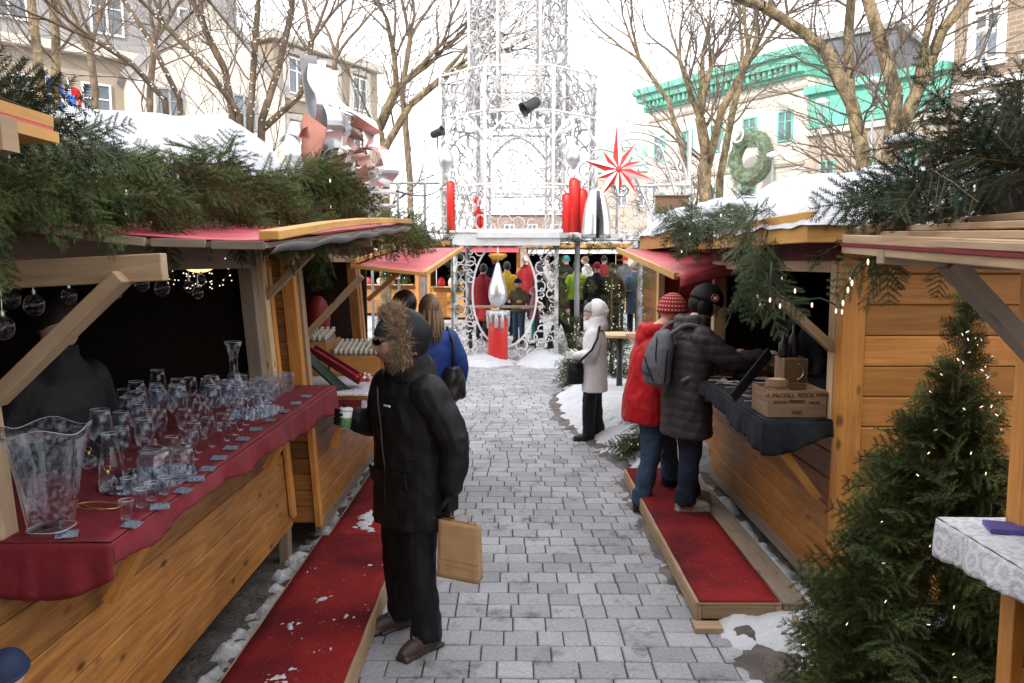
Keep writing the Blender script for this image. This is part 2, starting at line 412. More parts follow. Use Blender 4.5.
    def build(s, name, mat, parent=None, smooth=False, bevel=0, local=False, thick=0, sub=0):
        if not s.v: return None
        inv = MW[parent.name].inverted() if (parent is not None and not local and parent.name in MW) else None
        me = s.mesh(name, inv)
        return link_mesh(me, name, mat, parent, smooth, bevel, thick, sub)
def link_mesh(me, name, mat, parent=None, smooth=False, bevel=0, thick=0, sub=0):
    for m_ in (mat if isinstance(mat, (list, tuple)) else [mat]): me.materials.append(m_)
    if smooth:
        me.polygons.foreach_set('use_smooth', [True] * len(me.polygons))
    o = bpy.data.objects.new(name, me); COL.objects.link(o)
    if parent is not None:
        o.parent = parent
        if parent.name in MW: MW[o.name] = MW[parent.name].copy()
    else: MW[o.name] = Matrix.Identity(4)
    if thick:
        t = o.modifiers.new('t', 'SOLIDIFY'); t.thickness = thick; t.offset = 0
    if bevel:
        b = o.modifiers.new('b', 'BEVEL'); b.width = bevel; b.segments = 1; b.limit_method = 'ANGLE'; b.angle_limit = R(50)
    if sub:
        b = o.modifiers.new('s', 'SUBSURF'); b.levels = sub; b.render_levels = sub
    return o
def np_mesh(name, V, Fc, mat, parent=None, world=True, smooth=False, matidx=None):
    """V (n,3), Fc (m,k) arrays -> one object, fast"""
    if parent is not None and world and parent.name in MW:
        iv = np.array(MW[parent.name].inverted()); V = V @ iv[:3, :3].T + iv[:3, 3]
    me = bpy.data.meshes.new(name)
    n, m, k = len(V), len(Fc), Fc.shape[1]
    me.vertices.add(n); me.vertices.foreach_set('co', V.astype(np.float32).ravel())
    me.loops.add(m * k); me.loops.foreach_set('vertex_index', Fc.astype(np.int32).ravel())
    me.polygons.add(m); me.polygons.foreach_set('loop_start', np.arange(0, m * k, k, dtype=np.int32)); me.polygons.foreach_set('loop_total', np.full(m, k, dtype=np.int32))
    me.update(calc_edges=True)
    o = link_mesh(me, name, mat, parent, smooth)
    if matidx is not None: me.polygons.foreach_set('material_index', matidx.astype(np.int32))
    return o
def fbm(x, y, z=0., s=1., o=4):
    return mnoise.fractal(Vector((x * s, y * s, z)), 1.0, 2.0, o)
def smooth(a, b, x):
    t = min(1, max(0, (x - a) / (b - a))); return t * t * (3 - 2 * t)

ORD = ['first', 'second', 'third', 'fourth', 'fifth', 'sixth', 'seventh', 'eighth', 'ninth', 'tenth', 'eleventh', 'twelfth', 'thirteenth', 'fourteenth', 'fifteenth']
# ============================================================ SETTING: ground, pavers, snow
def gz(y): return .33 * smooth(17.5, 26, y)
def ground_mat():
    m, n, l, b = newmat('winter_ground')
    t = n.new('ShaderNodeTexCoord')
    nz = n.new('ShaderNodeTexNoise'); nz.inputs['Scale'].default_value = 1.3; nz.inputs['Detail'].default_value = 10; nz.inputs['Roughness'].default_value = .65; l.new(t.outputs['Object'], nz.inputs['Vector'])
    cr = n.new('ShaderNodeValToRGB'); e = cr.color_ramp.elements
    e[0].position = .36; e[0].color = (.06, .055, .052, 1); e[1].position = .66; e[1].color = (.42, .42, .44, 1)
    sx = n.new('ShaderNodeSeparateXYZ'); l.new(t.outputs['Object'], sx.inputs[0])
    mr = n.new('ShaderNodeMapRange'); mr.inputs[1].default_value = 12; mr.inputs[2].default_value = 19; mr.inputs[3].default_value = -.16; mr.inputs[4].default_value = .14; l.new(sx.outputs[1], mr.inputs[0])
    ad = n.new('ShaderNodeMath'); l.new(nz.outputs['Fac'], ad.inputs[0]); l.new(mr.outputs[0], ad.inputs[1])
    l.new(ad.outputs[0], cr.inputs[0]); l.new(cr.outputs[0], b.inputs['Base Color']); b.inputs['Roughness'].default_value = .7
    bp = n.new('ShaderNodeBump'); bp.inputs['Strength'].default_value = .8; bp.inputs['Distance'].default_value = .04
    n2 = n.new('ShaderNodeTexNoise'); n2.inputs['Scale'].default_value = 12; n2.inputs['Detail'].default_value = 6; l.new(t.outputs['Object'], n2.inputs['Vector'])
    l.new(n2.outputs['Fac'], bp.inputs['Height']); l.new(bp.outputs[0], b.inputs['Normal'])
    return m
xs = [-500, -200, -80, -40, -20] + [x * 1.0 for x in range(-12, 13)] + [20, 40, 80, 200, 500]
ys = [-300, -100, -30, -8] + [y * 1.0 for y in range(-4, 40)] + [50, 70, 100, 200, 400, 900]
g = MB()
for y in ys:
    for x in xs: g.pt((x, y, gz(y) - .035))
nx = len(xs)
for j in range(len(ys) - 1):
    for i in range(nx - 1): g.face((j * nx + i, j * nx + i + 1, (j + 1) * nx + i + 1, (j + 1) * nx + i))
tag(g.build('ground', ground_mat(), smooth=True), kind='structure')

# right-hand limit of the clear pavers
RB = [(2.0, 1.25), (4.0, 1.22), (4.6, 1.12), (5.2, 1.02), (7.2, 1.0), (8.0, 1.1), (8.6, .95), (9.4, .78), (10.4, .56), (12.2, .55), (13.6, .95), (15, 1.25), (17, 1.5)]
def rb(y):
    for (a, xa), (b, xb) in zip(RB, RB[1:]):
        if a <= y <= b: return xa + (xb - xa) * (y - a) / (b - a)
    return RB[0][1] if y < RB[0][0] else RB[-1][1]
g = MB(); y = 2.3; rw = .1745; row = 0
rr = random.Random(3)
while y < 17.3:
    x = -2.4 - rr.random() * .2
    xe = rb(y) + .25
    while x < xe:
        w = rr.choice([.145, .19, .19, .24]); gp = .007; sk = .018
        zz = rr.uniform(-.003, .003); tl = rr.uniform(-.0025, .0025)
        def rot(px_, py_): return (px_ + math.sin(py_ * .35) * .02, py_ - (px_) * sk)
        x0, x1, y0, y1 = x + gp / 2, x + w - gp / 2, y + gp / 2 + rr.uniform(-.002, .002), y + rw - gp / 2
        bv = .006; n0 = len(g.v)
        for (a, b_, c) in ((x0, y0, -.03), (x1, y0, -.03), (x1, y1, -.03), (x0, y1, -.03), (x0, y0, zz - bv), (x1, y0, zz - bv), (x1, y1, zz - bv), (x0, y1, zz - bv),
                         (x0 + bv, y0 + bv, zz + tl), (x1 - bv, y0 + bv, zz - tl), (x1 - bv, y1 - bv, zz - tl), (x0 + bv, y1 - bv, zz + tl)):
            q = rot(a, b_); g.pt((q[0], q[1], c))
        for k in range(4):
            k2 = (k + 1) % 4
            g.face((n0 + k, n0 + k2, n0 + 4 + k2, n0 + 4 + k)); g.face((n0 + 4 + k, n0 + 4 + k2, n0 + 8 + k2, n0 + 8 + k))
        g.face((n0 + 8, n0 + 9, n0 + 10, n0 + 11))
        x += w
    y += rw; row += 1
tag(g.build('path', M['paver']), kind='structure')
g = MB(); g.grid(lambda u, v: (-2.6 + 4.0 * u, 2.2 + 15.2 * v, -.016), 4, 10)
tag(g.build('path_bed', simple('joint_sand', (.045, .042, .04), .9, nscale=30, var=.4)), kind='structure')

def field(name, x0, x1, y0, y1, hf, mat, res=.05, kind='structure', cut=-.012):
    nx_, ny_ = int((x1 - x0) / res) + 1, int((y1 - y0) / res) + 1
    H = [[hf(x0 + i * res, y0 + j * res) for i in range(nx_)] for j in range(ny_)]
    g = MB(); idx = {}
    def vid(i, j):
        if (i, j) not in idx: idx[(i, j)] = g.pt((x0 + i * res, y0 + j * res, H[j][i]))
        return idx[(i, j)]
    for j in range(ny_ - 1):
        for i in range(nx_ - 1):
            if max(H[j][i], H[j][i + 1], H[j + 1][i], H[j + 1][i + 1]) > cut:
                g.face((vid(i, j), vid(i + 1, j), vid(i + 1, j + 1), vid(i, j + 1)))
    return tag(g.build(name, mat, smooth=True), kind=kind)
# mud where the pavers end
def h_mud(x, y):
    d = x - rb(y) + .10 * fbm(x, y, 3., 3.) + .03 * fbm(x, y, 9., 14, 3)
    return min(.03, d * .3 - .004) + .012 * fbm(x, y, 1., 9) - (0 if y < 17 else .1)
field('wet_mud', .2, 5.5, 2.8, 17.2, h_mud, M['mud'], .06)
# snow inside of it
def h_snow(x, y):
    d = x - rb(y) - .17 + .09 * fbm(x, y, 5., 2.6) + .05 * fbm(x, y, 8., 9)
    k = .0
    if y > 7.75: d += .10
    if y > 7.75: k = min(.30, d * .55) - .01
    elif y < 4.6: k = min(.07, (d + .10) * .25) - .002 + .045 * fbm(x, y, 2., 3)
    else: k = -.05
    if y < 4.35: k += .03 * smooth(1.5, 2.2, x)
    return k + .022 * fbm(x, y, 6., 5) + .01 * fbm(x, y, 4., 17)
field('snow_bank', .3, 4.2, 2.8, 17.6, h_snow, M['snow'], .045)
def h_gate(x, y):
    a = ((x + .62) / .75) ** 2 + ((y - 16.75) / .85) ** 2
    b = ((x - .68) / .62) ** 2 + ((y - 16.7) / .95) ** 2
    return max(.16 * (1 - a), .24 * (1 - b)) + .05 * fbm(x, y, 2., 3) - .01
field('snow_bank', -2.4, 1.6, 15.6, 18, h_gate, M['snow'], .06)
def h_left(x, y):
    d = 1 - ((x + 1.49 + .03 * math.sin(y * 5)) / .10) ** 2
    return .05 * d + .05 * fbm(x, y, 2., 6) + .04 * fbm(x, y, 7., 15, 6) - .03
field('snow_strip', -1.75, -1.2, 2.9, 8.9, h_left, M['snow_dirty'], .022)
def h_right(x, y):
    d = 1 - ((x - 1.795 - .02 * math.sin(y * 4)) / .09) ** 2
    return .06 * d + .05 * fbm(x, y, 11., 3) + .025 * fbm(x, y, 7., 16, 6) + .002
field('snow_strip', 1.6, 2.0, 4.5, 7.8, h_right, M['snow'], .022)
# wet dark ground under the left sheds
field('wet_mud', -2.6, -1.3, 2.2, 9.6, lambda x, y: .006 + .008 * fbm(x, y, 1., 8), M['mud'], .08)

# ============================================================ evergreen maths
def twig_arrays(n=30, L=.12, nl=.022, w=.0022, seed=0, flat=.45):
    r = np.random.default_rng(seed)
    t = np.repeat(np.linspace(.02, 1, n), 2); side = np.tile([1, -1], n)
    m = len(t)
    base = np.stack([t * L, np.zeros(m), np.zeros(m)], 1)
    ang = np.radians(r.uniform(38, 62, m)); el = r.normal(.25, flat, m)
    ln = nl * (1 - .45 * t ** 3) * r.uniform(.8, 1.15, m)
    d = np.stack([np.cos(ang), side * np.sin(ang) * np.cos(el), np.sin(ang) * np.sin(el)], 1)
    tip = base + d * ln[:, None]
    wv = np.stack([np.full(m, 1.0), np.zeros(m), np.zeros(m)], 1) * (w / 2)
    V = np.stack([base - wv, base + wv * 1.0 + d * ln[:, None] * .0, tip], 1).reshape(-1, 3)
    return V
def rotm(ax, a):
    return np.array(Matrix.Rotation(a, 3, ax))
def bough_arrays(L=.5, nt=7, tl=.2, seed=0, nn=25, nl=.031, w=.0062, droop=.0):
    """returns needle triangle verts (k*3,3) and stem quads"""
    r = np.random.default_rng(seed); out = []; st = []
    tv = twig_arrays(int(nn * L / .3), L, nl, w, seed); out.append(tv); st.append((np.zeros(3), np.array([L, 0, 0]), .004))
    for i in range(nt):
        t = (i + .6) / (nt + .3)
        for s_ in (1, -1):
            l = tl * (1 - t) ** .7 * r.uniform(.75, 1.15) + .035
            v = twig_arrays(max(6, int(nn * l / .12 * .75)), l, nl, w, seed * 31 + i)
            a = R(r.uniform(38, 58)) * s_
            Rm = rotm('Z', a) @ rotm('Y', r.uniform(-.25, .2))
            v = v @ Rm.T + np.array([t * L, 0, 0]); out.append(v)
            st.append((np.array([t * L, 0, 0]), np.array([t * L, 0, 0]) + Rm @ np.array([l, 0, 0]), .002))
    return np.concatenate(out), st
BOUGHS = [bough_arrays(seed=i, L=.42 + .04 * (i % 3)) for i in range(6)]
def place_boughs(items, kinds=BOUGHS):
    """items: list of (base, dir, roll, scale, droop) -> needle V, stem MB"""
    allv = []; mb = MB()
    for (b, d, roll, s, dr) in items:
        V, st = kinds[random.randrange(len(kinds))]
        d = Vector(d).normalized(); q = Vector((1, 0, 0)).rotation_difference(d)
        Rm = np.array((q.to_matrix() @ Matrix.Rotation(roll, 3, 'X')))
        W = (V * s) @ Rm.T; dist = np.linalg.norm(W, axis=1)
        W[:, 2] -= dr * dist ** 2
        allv.append(W + np.array(b))
        for (p0, p1, r_) in st:
            if r_ < .003 and random.random() < .5: continue
            q0 = Rm @ (p0 * s); q1 = Rm @ (p1 * s); qm = (q0 + q1) / 2
            pts = []
            for q_ in (q0, qm, q1):
                q_ = q_.copy(); q_[2] -= dr * np.dot(q_, q_); pts.append(Vector(q_) + Vector(b))
            mb.tube(pts, [r_ * s, r_ * s * .8, r_ * s * .4], 3, caps=False)
    V = np.concatenate(allv); Fc = np.arange(len(V)).reshape(-1, 3)
    return V, Fc, mb
def greenery(name, label, cat, items, mat='fir', bulbs=(), group=None, loc=None):
    V, Fc, mb = place_boughs(items)
    base = loc or tuple(np.mean(V, axis=0))
    t = thing(name, label, cat, base, 0, group)
    np_mesh('needles', V, Fc, M[mat], t)
    mb.build('twigs', M['stem'], t)
    if len(bulbs):
        b = MB()
        for p in bulbs: b.ball(p, .0045, 6, 4, (1, 1, 2.4))
        b.build('fairy_lights', M['bulb'], t)
    return t

# ============================================================ SHEDS
def plank_wall(mb, axis, const, a0, a1, z0, z1, h=.168, th=.022, out=1, lap=.004):
    """horizontal boards; axis 'y' -> wall in the x=const plane, 'x' -> wall in the y=const plane"""
    z = z0
    while z < z1 - .02:
        zt = min(z + h, z1); j = random.uniform(-.002, .002)
        if axis == 'y': mb.box(const - th / 2 + j, const + th / 2 + j, a0, a1, z + lap, zt)
        else: mb.box(a0, a1, const - th / 2 + j, const + th / 2 + j, z + lap, zt)
        z += h
def lean_fn(k, z0=.25):
    return lambda p: (p[0] - k * max(0, p[2] - z0), p[1], p[2])

def snow_mound(name, pts_fn, nu, nv, label=None):
    g = MB(); g.grid(pts_fn, nu, nv); o = g.build(name, M['snow'], smooth=True, sub=1)
    return tag(o, kind='stuff', label=label)

# ---- left shed 1 (glass stall)
L1 = lean_fn(.075)
s1 = thing('market_shed', 'honey coloured wooden stall selling glassware behind a red cloth, nearest on the left', 'market stall', (-2.6, 4.0, 0), 0, 'wooden market stalls')
XW, Y0, Y1 = -1.56, 2.35, 5.52
w = MB(L1); plank_wall(w, 'y', XW, 1.9, Y1, .24, 1.14, .18); w.build('front_wall', M['honey'], s1, bevel=.004)
w = MB(L1); w.beam((XW + .03, Y1 - .05, .34), (XW + .03, Y1 - .05, 1.16), .025, .10, (0, 1, 0)); w.build('corner_board', M['amber'], s1, bevel=.003)
for yy in (2.5, 5.44):
    w = MB(L1); w.box(XW - .07, XW + .02, yy - .045, yy + .045, 1.2, 2.2); w.build('post', M['pale'] if yy < 3 else M['fresh'], s1, bevel=.003)
w = MB(L1); w.box(XW - .07, XW + .03, 5.49, 5.56, .3, 2.2); w.build('post', M['amber'], s1, bevel=.003)
w = MB(L1); w.box(XW - .11, XW - .02, 5.28, 5.40, 1.2, 2.2); w.build('post', M['grey_wood'], s1, bevel=.003)
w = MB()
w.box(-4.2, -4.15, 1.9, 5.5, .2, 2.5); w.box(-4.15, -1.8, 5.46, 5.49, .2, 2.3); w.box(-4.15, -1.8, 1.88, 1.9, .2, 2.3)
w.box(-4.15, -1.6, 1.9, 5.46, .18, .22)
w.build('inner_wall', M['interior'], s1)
w = MB(L1); w.box(-4.3, XW + .22, 1.85, 5.62, 2.3, 2.36); w.build('roof', M['dark_wood'], s1)
w = MB(L1); w.box(XW - .12, XW - .02, 1.9, 5.5, 2.06, 2.2); w.build('header_beam', M['grey_wood'], s1, bevel=.003)
w = MB(L1); w.box(XW + .0, XW + .02, 1.9, 5.55, 2.19, 2.30); w.build('red_valance', M['red_cloth'], s1)
w = MB(L1); w.box(XW + .20, XW + .24, 1.85, 5.62, 2.26, 2.40); w.box(-3, XW + .2, 5.60, 5.64, 2.26, 2.40); w.build('fascia', M['yellow'], s1, bevel=.003)
# shelf + brackets
w = MB(); w.box(-2.25, -1.28, 2.45, 5.62, 1.185, 1.215); w.build('counter', M['honey'], s1)
for yy in (2.95, 4.9):
    w = MB(); w.beam((XW + .03, yy, .82), (-1.33, yy, 1.17), .045, .09, (0, 1, 0)); w.build('bracket', M['amber'], s1, bevel=.003)
for yy in (5.4, 2.6):
    w = MB(); w.box(-1.62, -1.56, yy, yy + .1, 0, .26); w.build('foot_post', M['grey_wood'], s1)
# arms and braces of the flap
w = MB(); w.beam((-1.66, 2.5, 2.055), (-1.08, 2.5, 2.085), .045, .085); w.build('flap_arm', M['pale'], s1, bevel=.003)
w = MB(); w.beam(P(-6, 402, 2.47), P(124, 276, 2.47), .045, .085, (0, 1, 0)); w.build('flap_brace', M['pale'], s1, bevel=.003)
w = MB(); w.beam(P(251, 313, 5.45), P(312, 252, 5.45), .045, .075, (0, 1, 0)); w.build('flap_brace', M['pale'], s1, bevel=.003)
w = MB(); w.beam((-1.75, 5.45, 2.17), (-.95, 5.45, 2.24), .045, .07); w.build('flap_arm', M['pale'], s1, bevel=.003)
fl = MB()
A, B_, C_, D_ = Vector((-1.74, 2.55, 2.25)), Vector((-1.70, 5.65, 2.46)), Vector((-.74, 5.7, 2.35)), Vector((-.82, 2.72, 2.155))
def quad_pt(u, v, dz=0):   # u along Y, v outwards
    p = (A * (1 - v) + D_ * v) * (1 - u) + (B_ * (1 - v) + C_ * v) * u
    return p + Vector((0, 0, dz - .03 * math.sin(math.pi * v) * 1))
for k in range(6):
    a, b = k / 6 + .004, (k + 1) / 6 - .004
    fl.beam(quad_pt(.0, (a + b) / 2), quad_pt(1.0, (a + b) / 2), .14, .018)
fl.build('flap_boards', M['grey_wood'], s1)
fl = MB(); fl.grid(lambda u, v: quad_pt(u, v, .018 + .006 * fbm(u * 9, v * 4, 1.)), 24, 8); fl.build('flap_cover', M['red_tarp'], s1, smooth=True, thick=.003)
fl = MB()
ptsb = [quad_pt(u, 1.0, .035 + .025 * math.sin(math.pi * u)) for u in [0, .25, .5, .75, 1]]
for a, b in zip(ptsb, ptsb[1:]): fl.beam(a, b, .07, .032)
fl.build('flap_edge_board', M['yellow'], s1, bevel=.003)
fl = MB(); fl.beam(quad_pt(0, .05, .05), quad_pt(.62, .08, .05), .05, .03); fl.beam(quad_pt(.72, .1, .05), quad_pt(1, .12, .05), .05, .03); fl.build('flap_batten', M['fresh'], s1, bevel=.003)
fl = MB()
for k in range(5): fl.beam(quad_pt(0, k / 5 + .01, -.0) + Vector((0, -.02, 0)), quad_pt(0, (k + 1) / 5 - .01, 0) + Vector((0, -.02, .004 * (k % 2))), .03, .028)
fl.build('flap_end_boards', M['grey_wood'], s1, bevel=.002)
fl = MB(); fl.grid(lambda u, v: quad_pt(u, 1.0, .0) + Vector((.03 * (1 - v), 0, -.03 * v + .006 * math.sin(u * 30))), 30, 2); fl.build('flap_skirt', M['grey_metal'], s1, smooth=True, thick=.002)

# snow on roof of left shed 1
def sn1(u, v):
    y = 1.6 + u * 4.15; 
    x = -1.42 - v * 2.6
    e = min(1, v * 7, (1 - u) * 10)
    h = .30 * (e ** .5) * (1 - .1 * u) * (1 - .25 * smooth(.75, 1, u)) + .05 * fbm(x, y, 2., 1.5) * e + .02 * fbm(x, y, 3., 5) * e
    z = 2.37 + (2.1 + .178 * y + .05 * fbm(x, y, 2., 1.2) + .012 * fbm(x, y, 3., 5) - 2.37) * e ** .4
    return (x - .05 + .05 * fbm(y, 0, 1., 2), y, z)
snow_mound('roof_snow', sn1, 60, 26, 'thick snow on the roof of the glass stall')

# ---- left shed 2 (bottles and spoons stall)
L2 = lean_fn(.07)
s2 = thing('market_shed', 'wooden stall with white cloth and boxes of little bottles, second on the left', 'market stall', (-2.4, 7.4, 0), 0, 'wooden market stalls')
XW2 = -1.42
w = MB(L2); plank_wall(w, 'y', XW2, 5.72, 8.9, .2, 1.1, .15); w.build('front_wall', M['honey'], s2, bevel=.004)
w = MB(L2); plank_wall(w, 'x', 5.70, -4.0, XW2 - .02, .2, 2.3, .12); w.build('side_wall', M['honey'], s2, bevel=.004)
w = MB(L2); w.box(XW2 - .01, XW2 + .03, 5.66, 5.74, .18, 1.12); w.build('corner_board', M['amber'], s2, bevel=.003)
w = MB(L2); w.box(XW2 - .02, XW2 + .02, 5.7, 8.9, .12, .2); w.build('sill_beam', M['grey_wood'], s2)
for xx, yy, mm in ((XW2 - .05, 5.72, 'amber'), (XW2 - .04, 5.86, 'pale'), (XW2 - .04, 7.95, 'honey'), (XW2 - .04, 8.1, 'amber')):
    w = MB(L2); w.box(xx - .045, xx + .045, yy - .045, yy + .045, 1.05, 2.25); w.build('post', M[mm], s2, bevel=.003)
w = MB(); w.box(-3.9, -3.86, 5.8, 8.8, .2, 2.4); w.box(-3.86, -1.6, 8.8, 8.84, .2, 2.3); w.box(-3.86, -1.5, 5.8, 8.8, .16, .2); w.build('inner_wall', M['dark_wood'], s2)
w = MB(L2); w.box(-4.0, XW2 + .1, 5.68, 8.95, 2.3, 2.36); w.build('roof', M['dark_wood'], s2)
w = MB(L2); w.box(XW2 - .09, XW2 - .0, 5.68, 8.95, 2.10, 2.19); w.build('header_beam', M['pale'], s2)
w = MB(L2); w.box(XW2 + .1, XW2 + .13, 5.66, 8.95, 2.28, 2.48); w.build('fascia', M['yellow'], s2)
w = MB(L2); w.box(XW2 + .01, XW2 + .03, 5.7, 8.95, 2.18, 2.28); w.build('red_valance', M['red_cloth'], s2)
w = MB(); w.box(-2.2, -1.06, 5.78, 8.3, 1.095, 1.125); w.build('counter', M['honey'], s2)
w = MB(); w.box(-1.6, -1.1, 5.76, 5.775, 1.0, 1.10); w.build('counter_skirt', M['red_cloth'], s2)
w = MB(); w.beam(P(333, 447, 5.95), P(346, 407, 5.95), .045, .07, (0, 1, 0)); w.build('bracket', M['amber'], s2, bevel=.003)
w = MB(); w.beam(P(304, 338, 5.95), P(362, 276, 5.95), .045, .07, (0, 1, 0)); w.build('flap_brace', M['pale'], s2, bevel=.003)
w = MB(); w.beam(P(368, 300, 8.1), P(400, 272, 8.1), .045, .07, (0, 1, 0)); w.build('flap_brace', M['amber'], s2, bevel=.003)
A2, B2, C2, D2 = P(351, 266, 6.0), P(399, 249, 9.2), P(462, 248, 9.3), P(424, 274, 6.0)
def q2(u, v, dz=0): return (A2 * (1 - v) + D2 * v) * (1 - u) + (B2 * (1 - v) + C2 * v) * u + Vector((0, 0, dz + .012 * fbm(u * 5, v * 3, 4.)))
fl = MB(); fl.grid(lambda u, v: q2(u, v), 16, 6); fl.build('flap_cover', M['red_tarp'], s2, smooth=True, thick=.012)
fl = MB(); fl.beam(q2(0, 1), q2(1, 1), .04, .04); fl.beam(q2(0, 0) - Vector((0, .02, 0)), q2(0, 1) - Vector((0, .02, 0)), .03, .03); fl.beam(q2(0, .02, .03), q2(1, .02, .03), .04, .03); fl.build('flap_edge_board', M['yellow'], s2, bevel=.003)
snow_mound('roof_snow', lambda u, v: (-1.35 - v * 2.5, 5.8 + u * 3.3, 2.42 + .28 * min(1, v * 6, u * 8, (1 - u) * 8) ** .5 + .05 * fbm(u * 5, v * 5, 8.)), 24, 14, 'snow on the roof of the bottle stall')

# ---- right shed 1 (wooden wares stall)
s3 = thing('market_shed', 'honey plank stall with black cloth and wooden crate, behind the christmas tree', 'market stall', (3.2, 6, 0), 0, 'wooden market stalls')
XR, RY0, RY1 = 1.86, 4.45, 7.3
w = MB(); plank_wall(w, 'y', XR, RY0 + .02, RY1, .2, 1.16, .16); w.build('front_wall', M['honey'], s3, bevel=.005)
w = MB(); plank_wall(w, 'x', RY0, XR + .1, 5.2, .14, 2.32, .172, .03); w.build('side_wall', M['amber'], s3, bevel=.007)
w = MB(); w.box(XR - .03, XR + .1, RY0 - .03, RY0 + .06, .1, 2.28); w.build('corner_board', M['amber'], s3, bevel=.004)
w = MB(); w.box(XR - .02, XR + .02, RY0, RY1, .12, .2); w.build('sill_beam', M['grey_wood'], s3)
w = MB(); w.box(XR - .035, XR + .02, RY0 + .07, RY0 + .15, 1.2, 2.12); w.build('post', M['fresh'], s3, bevel=.003)
w = MB(); w.box(XR - .04, XR + .05, RY1 - .1, RY1, 1.1, 2.2); w.build('post', M['fresh'], s3, bevel=.003)
w = MB(); w.box(XR - .04, XR + .03, RY0 + .15, RY1 - .1, 2.04, 2.11); w.build('header_beam', M['fresh'], s3, bevel=.003)
w = MB(); w.box(XR - .06, XR - .03, RY0, RY1, 2.11, 2.26); w.build('red_valance', M['red_cloth'], s3)
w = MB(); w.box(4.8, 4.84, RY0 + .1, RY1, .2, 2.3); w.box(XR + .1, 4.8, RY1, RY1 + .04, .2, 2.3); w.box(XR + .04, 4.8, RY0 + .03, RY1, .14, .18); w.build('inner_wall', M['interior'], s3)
w = MB(); w.box(1.56, 5.0, 4.2, RY1 + .1, 2.24, 2.28); w.build('roof', M['dark_wood'], s3)
w = MB(); w.box(1.52, 1.56, 4.2, RY1 + .1, 2.20, 2.36); w.box(1.52, 5.0, 4.16, 4.20, 2.20, 2.36); w.build('fascia', M['yellow'], s3, bevel=.004)
w = MB(); w.box(1.46, 2.75, RY0 + .08, RY1 - .1, 1.165, 1.19); w.build('counter', M['honey'], s3)
w = MB(); w.beam(P(817, 497, 4.6), P(783, 452, 4.6), .045, .07, (0, 1, 0)); w.build('bracket', M['yellow'], s3, bevel=.003)
w = MB(); w.beam(P(832, 348, 4.55), P(764, 286, 4.55), .05, .075, (0, 1, 0)); w.build('flap_brace', M['pale'], s3, bevel=.003)
def sn3(u, v):
    y = 4.1 + u * 3.6; x = 1.50 + v * 3.0
    e = min(1, v * 6, u * 7, (1 - u) * 8) ** .5
    return (x, y, 2.34 + e * (.26 + .14 * smooth(0, .25, v) * (.55 + .45 * u)) + .07 * fbm(x, y, 5., .9) * e - .05 * (1 - e) * (1 + fbm(x, y, 2., 4)))
snow_mound('roof_snow', sn3, 44, 36, 'deep smooth snow on the roof of the plank stall')

# ---- right shed 2 behind it, with its red flap
s4 = thing('market_shed', 'wooden stall with a red flap raised on a brace, second on the right', 'market stall', (3.4, 9, 0), 0, 'wooden market stalls')
w = MB(); plank_wall(w, 'y', XR + .1, 7.5, 10.6, .2, 1.15, .16); w.build('front_wall', M['honey'], s4, bevel=.004)
w = MB(); w.box(XR + .06, XR + .14, 7.45, 7.54, 1.1, 2.25); w.build('post', M['fresh'], s4)
w = MB(); w.box(XR + .06, XR + .14, 10.5, 10.6, 1.1, 2.25); w.build('post', M['fresh'], s4)
w = MB(); w.box(4.6, 4.64, 7.5, 10.6, .2, 2.3); w.box(2.0, 4.6, 10.6, 10.64, .2, 2.3); w.build('inner_wall', M['red_paint'], s4)
w = MB(); w.box(1.75, 4.7, 7.42, 10.7, 2.3, 2.35); w.build('roof', M['dark_wood'], s4)
w = MB(); w.box(1.70, 1.74, 7.42, 10.7, 2.26, 2.44); w.box(1.74, 4.7, 7.40, 7.43, 2.26, 2.44); w.build('fascia', M['yellow'], s4)
w = MB(); w.box(1.5, 2.9, 7.6, 10.5, 1.12, 1.16); w.build('counter', M['honey'], s4)
w = MB(); w.beam(P(721, 304, 7.2), P(691, 277, 7.2), .05, .07, (0, 1, 0)); w.build('flap_brace', M['dark_wood'], s4)
A4, B4, C4, D4 = P(756, 261, 6.9), P(668, 248, 10.4), P(618, 250, 10.4), P(680, 277, 6.75)
def q4(u, v, dz=0): return (A4 * (1 - v) + D4 * v) * (1 - u) + (B4 * (1 - v) + C4 * v) * u + Vector((0, 0, dz + .02 * fbm(u * 4, v * 3, 2.)))
fl = MB(); fl.grid(lambda u, v: q4(u, v), 18, 8); fl.build('flap_cover', M['red_tarp'], s4, smooth=True, thick=.015)
fl = MB(); fl.beam(q4(0.04, 1), q4(1, 1), .045, .06); fl.beam(q4(0, .0, .03), q4(1, .0, .03), .05, .03); fl.build('flap_edge_board', M['yellow'], s4, bevel=.003)
fl = MB(); fl.grid(lambda u, v: q4(0, u) + Vector((0, -.01, -.09 * v)), 10, 3); fl.build('flap_hem', M['red_tarp'], s4, smooth=True, thick=.004)
w = MB(); w.box(1.9, 1.92, 7.9, 8.3, 1.3, 2.1); w.build('red_side_panel', M['red_paint'], s4)
snow_mound('roof_snow', lambda u, v: (1.65 + v * 3.0, 7.6 + u * 3.2, 2.42 + .36 * min(1, v * 6, u * 9, (1 - u) * 8) ** .5 + .06 * fbm(u * 4, v * 4, 18.)), 26, 18, 'snow on the roof of the second right stall')

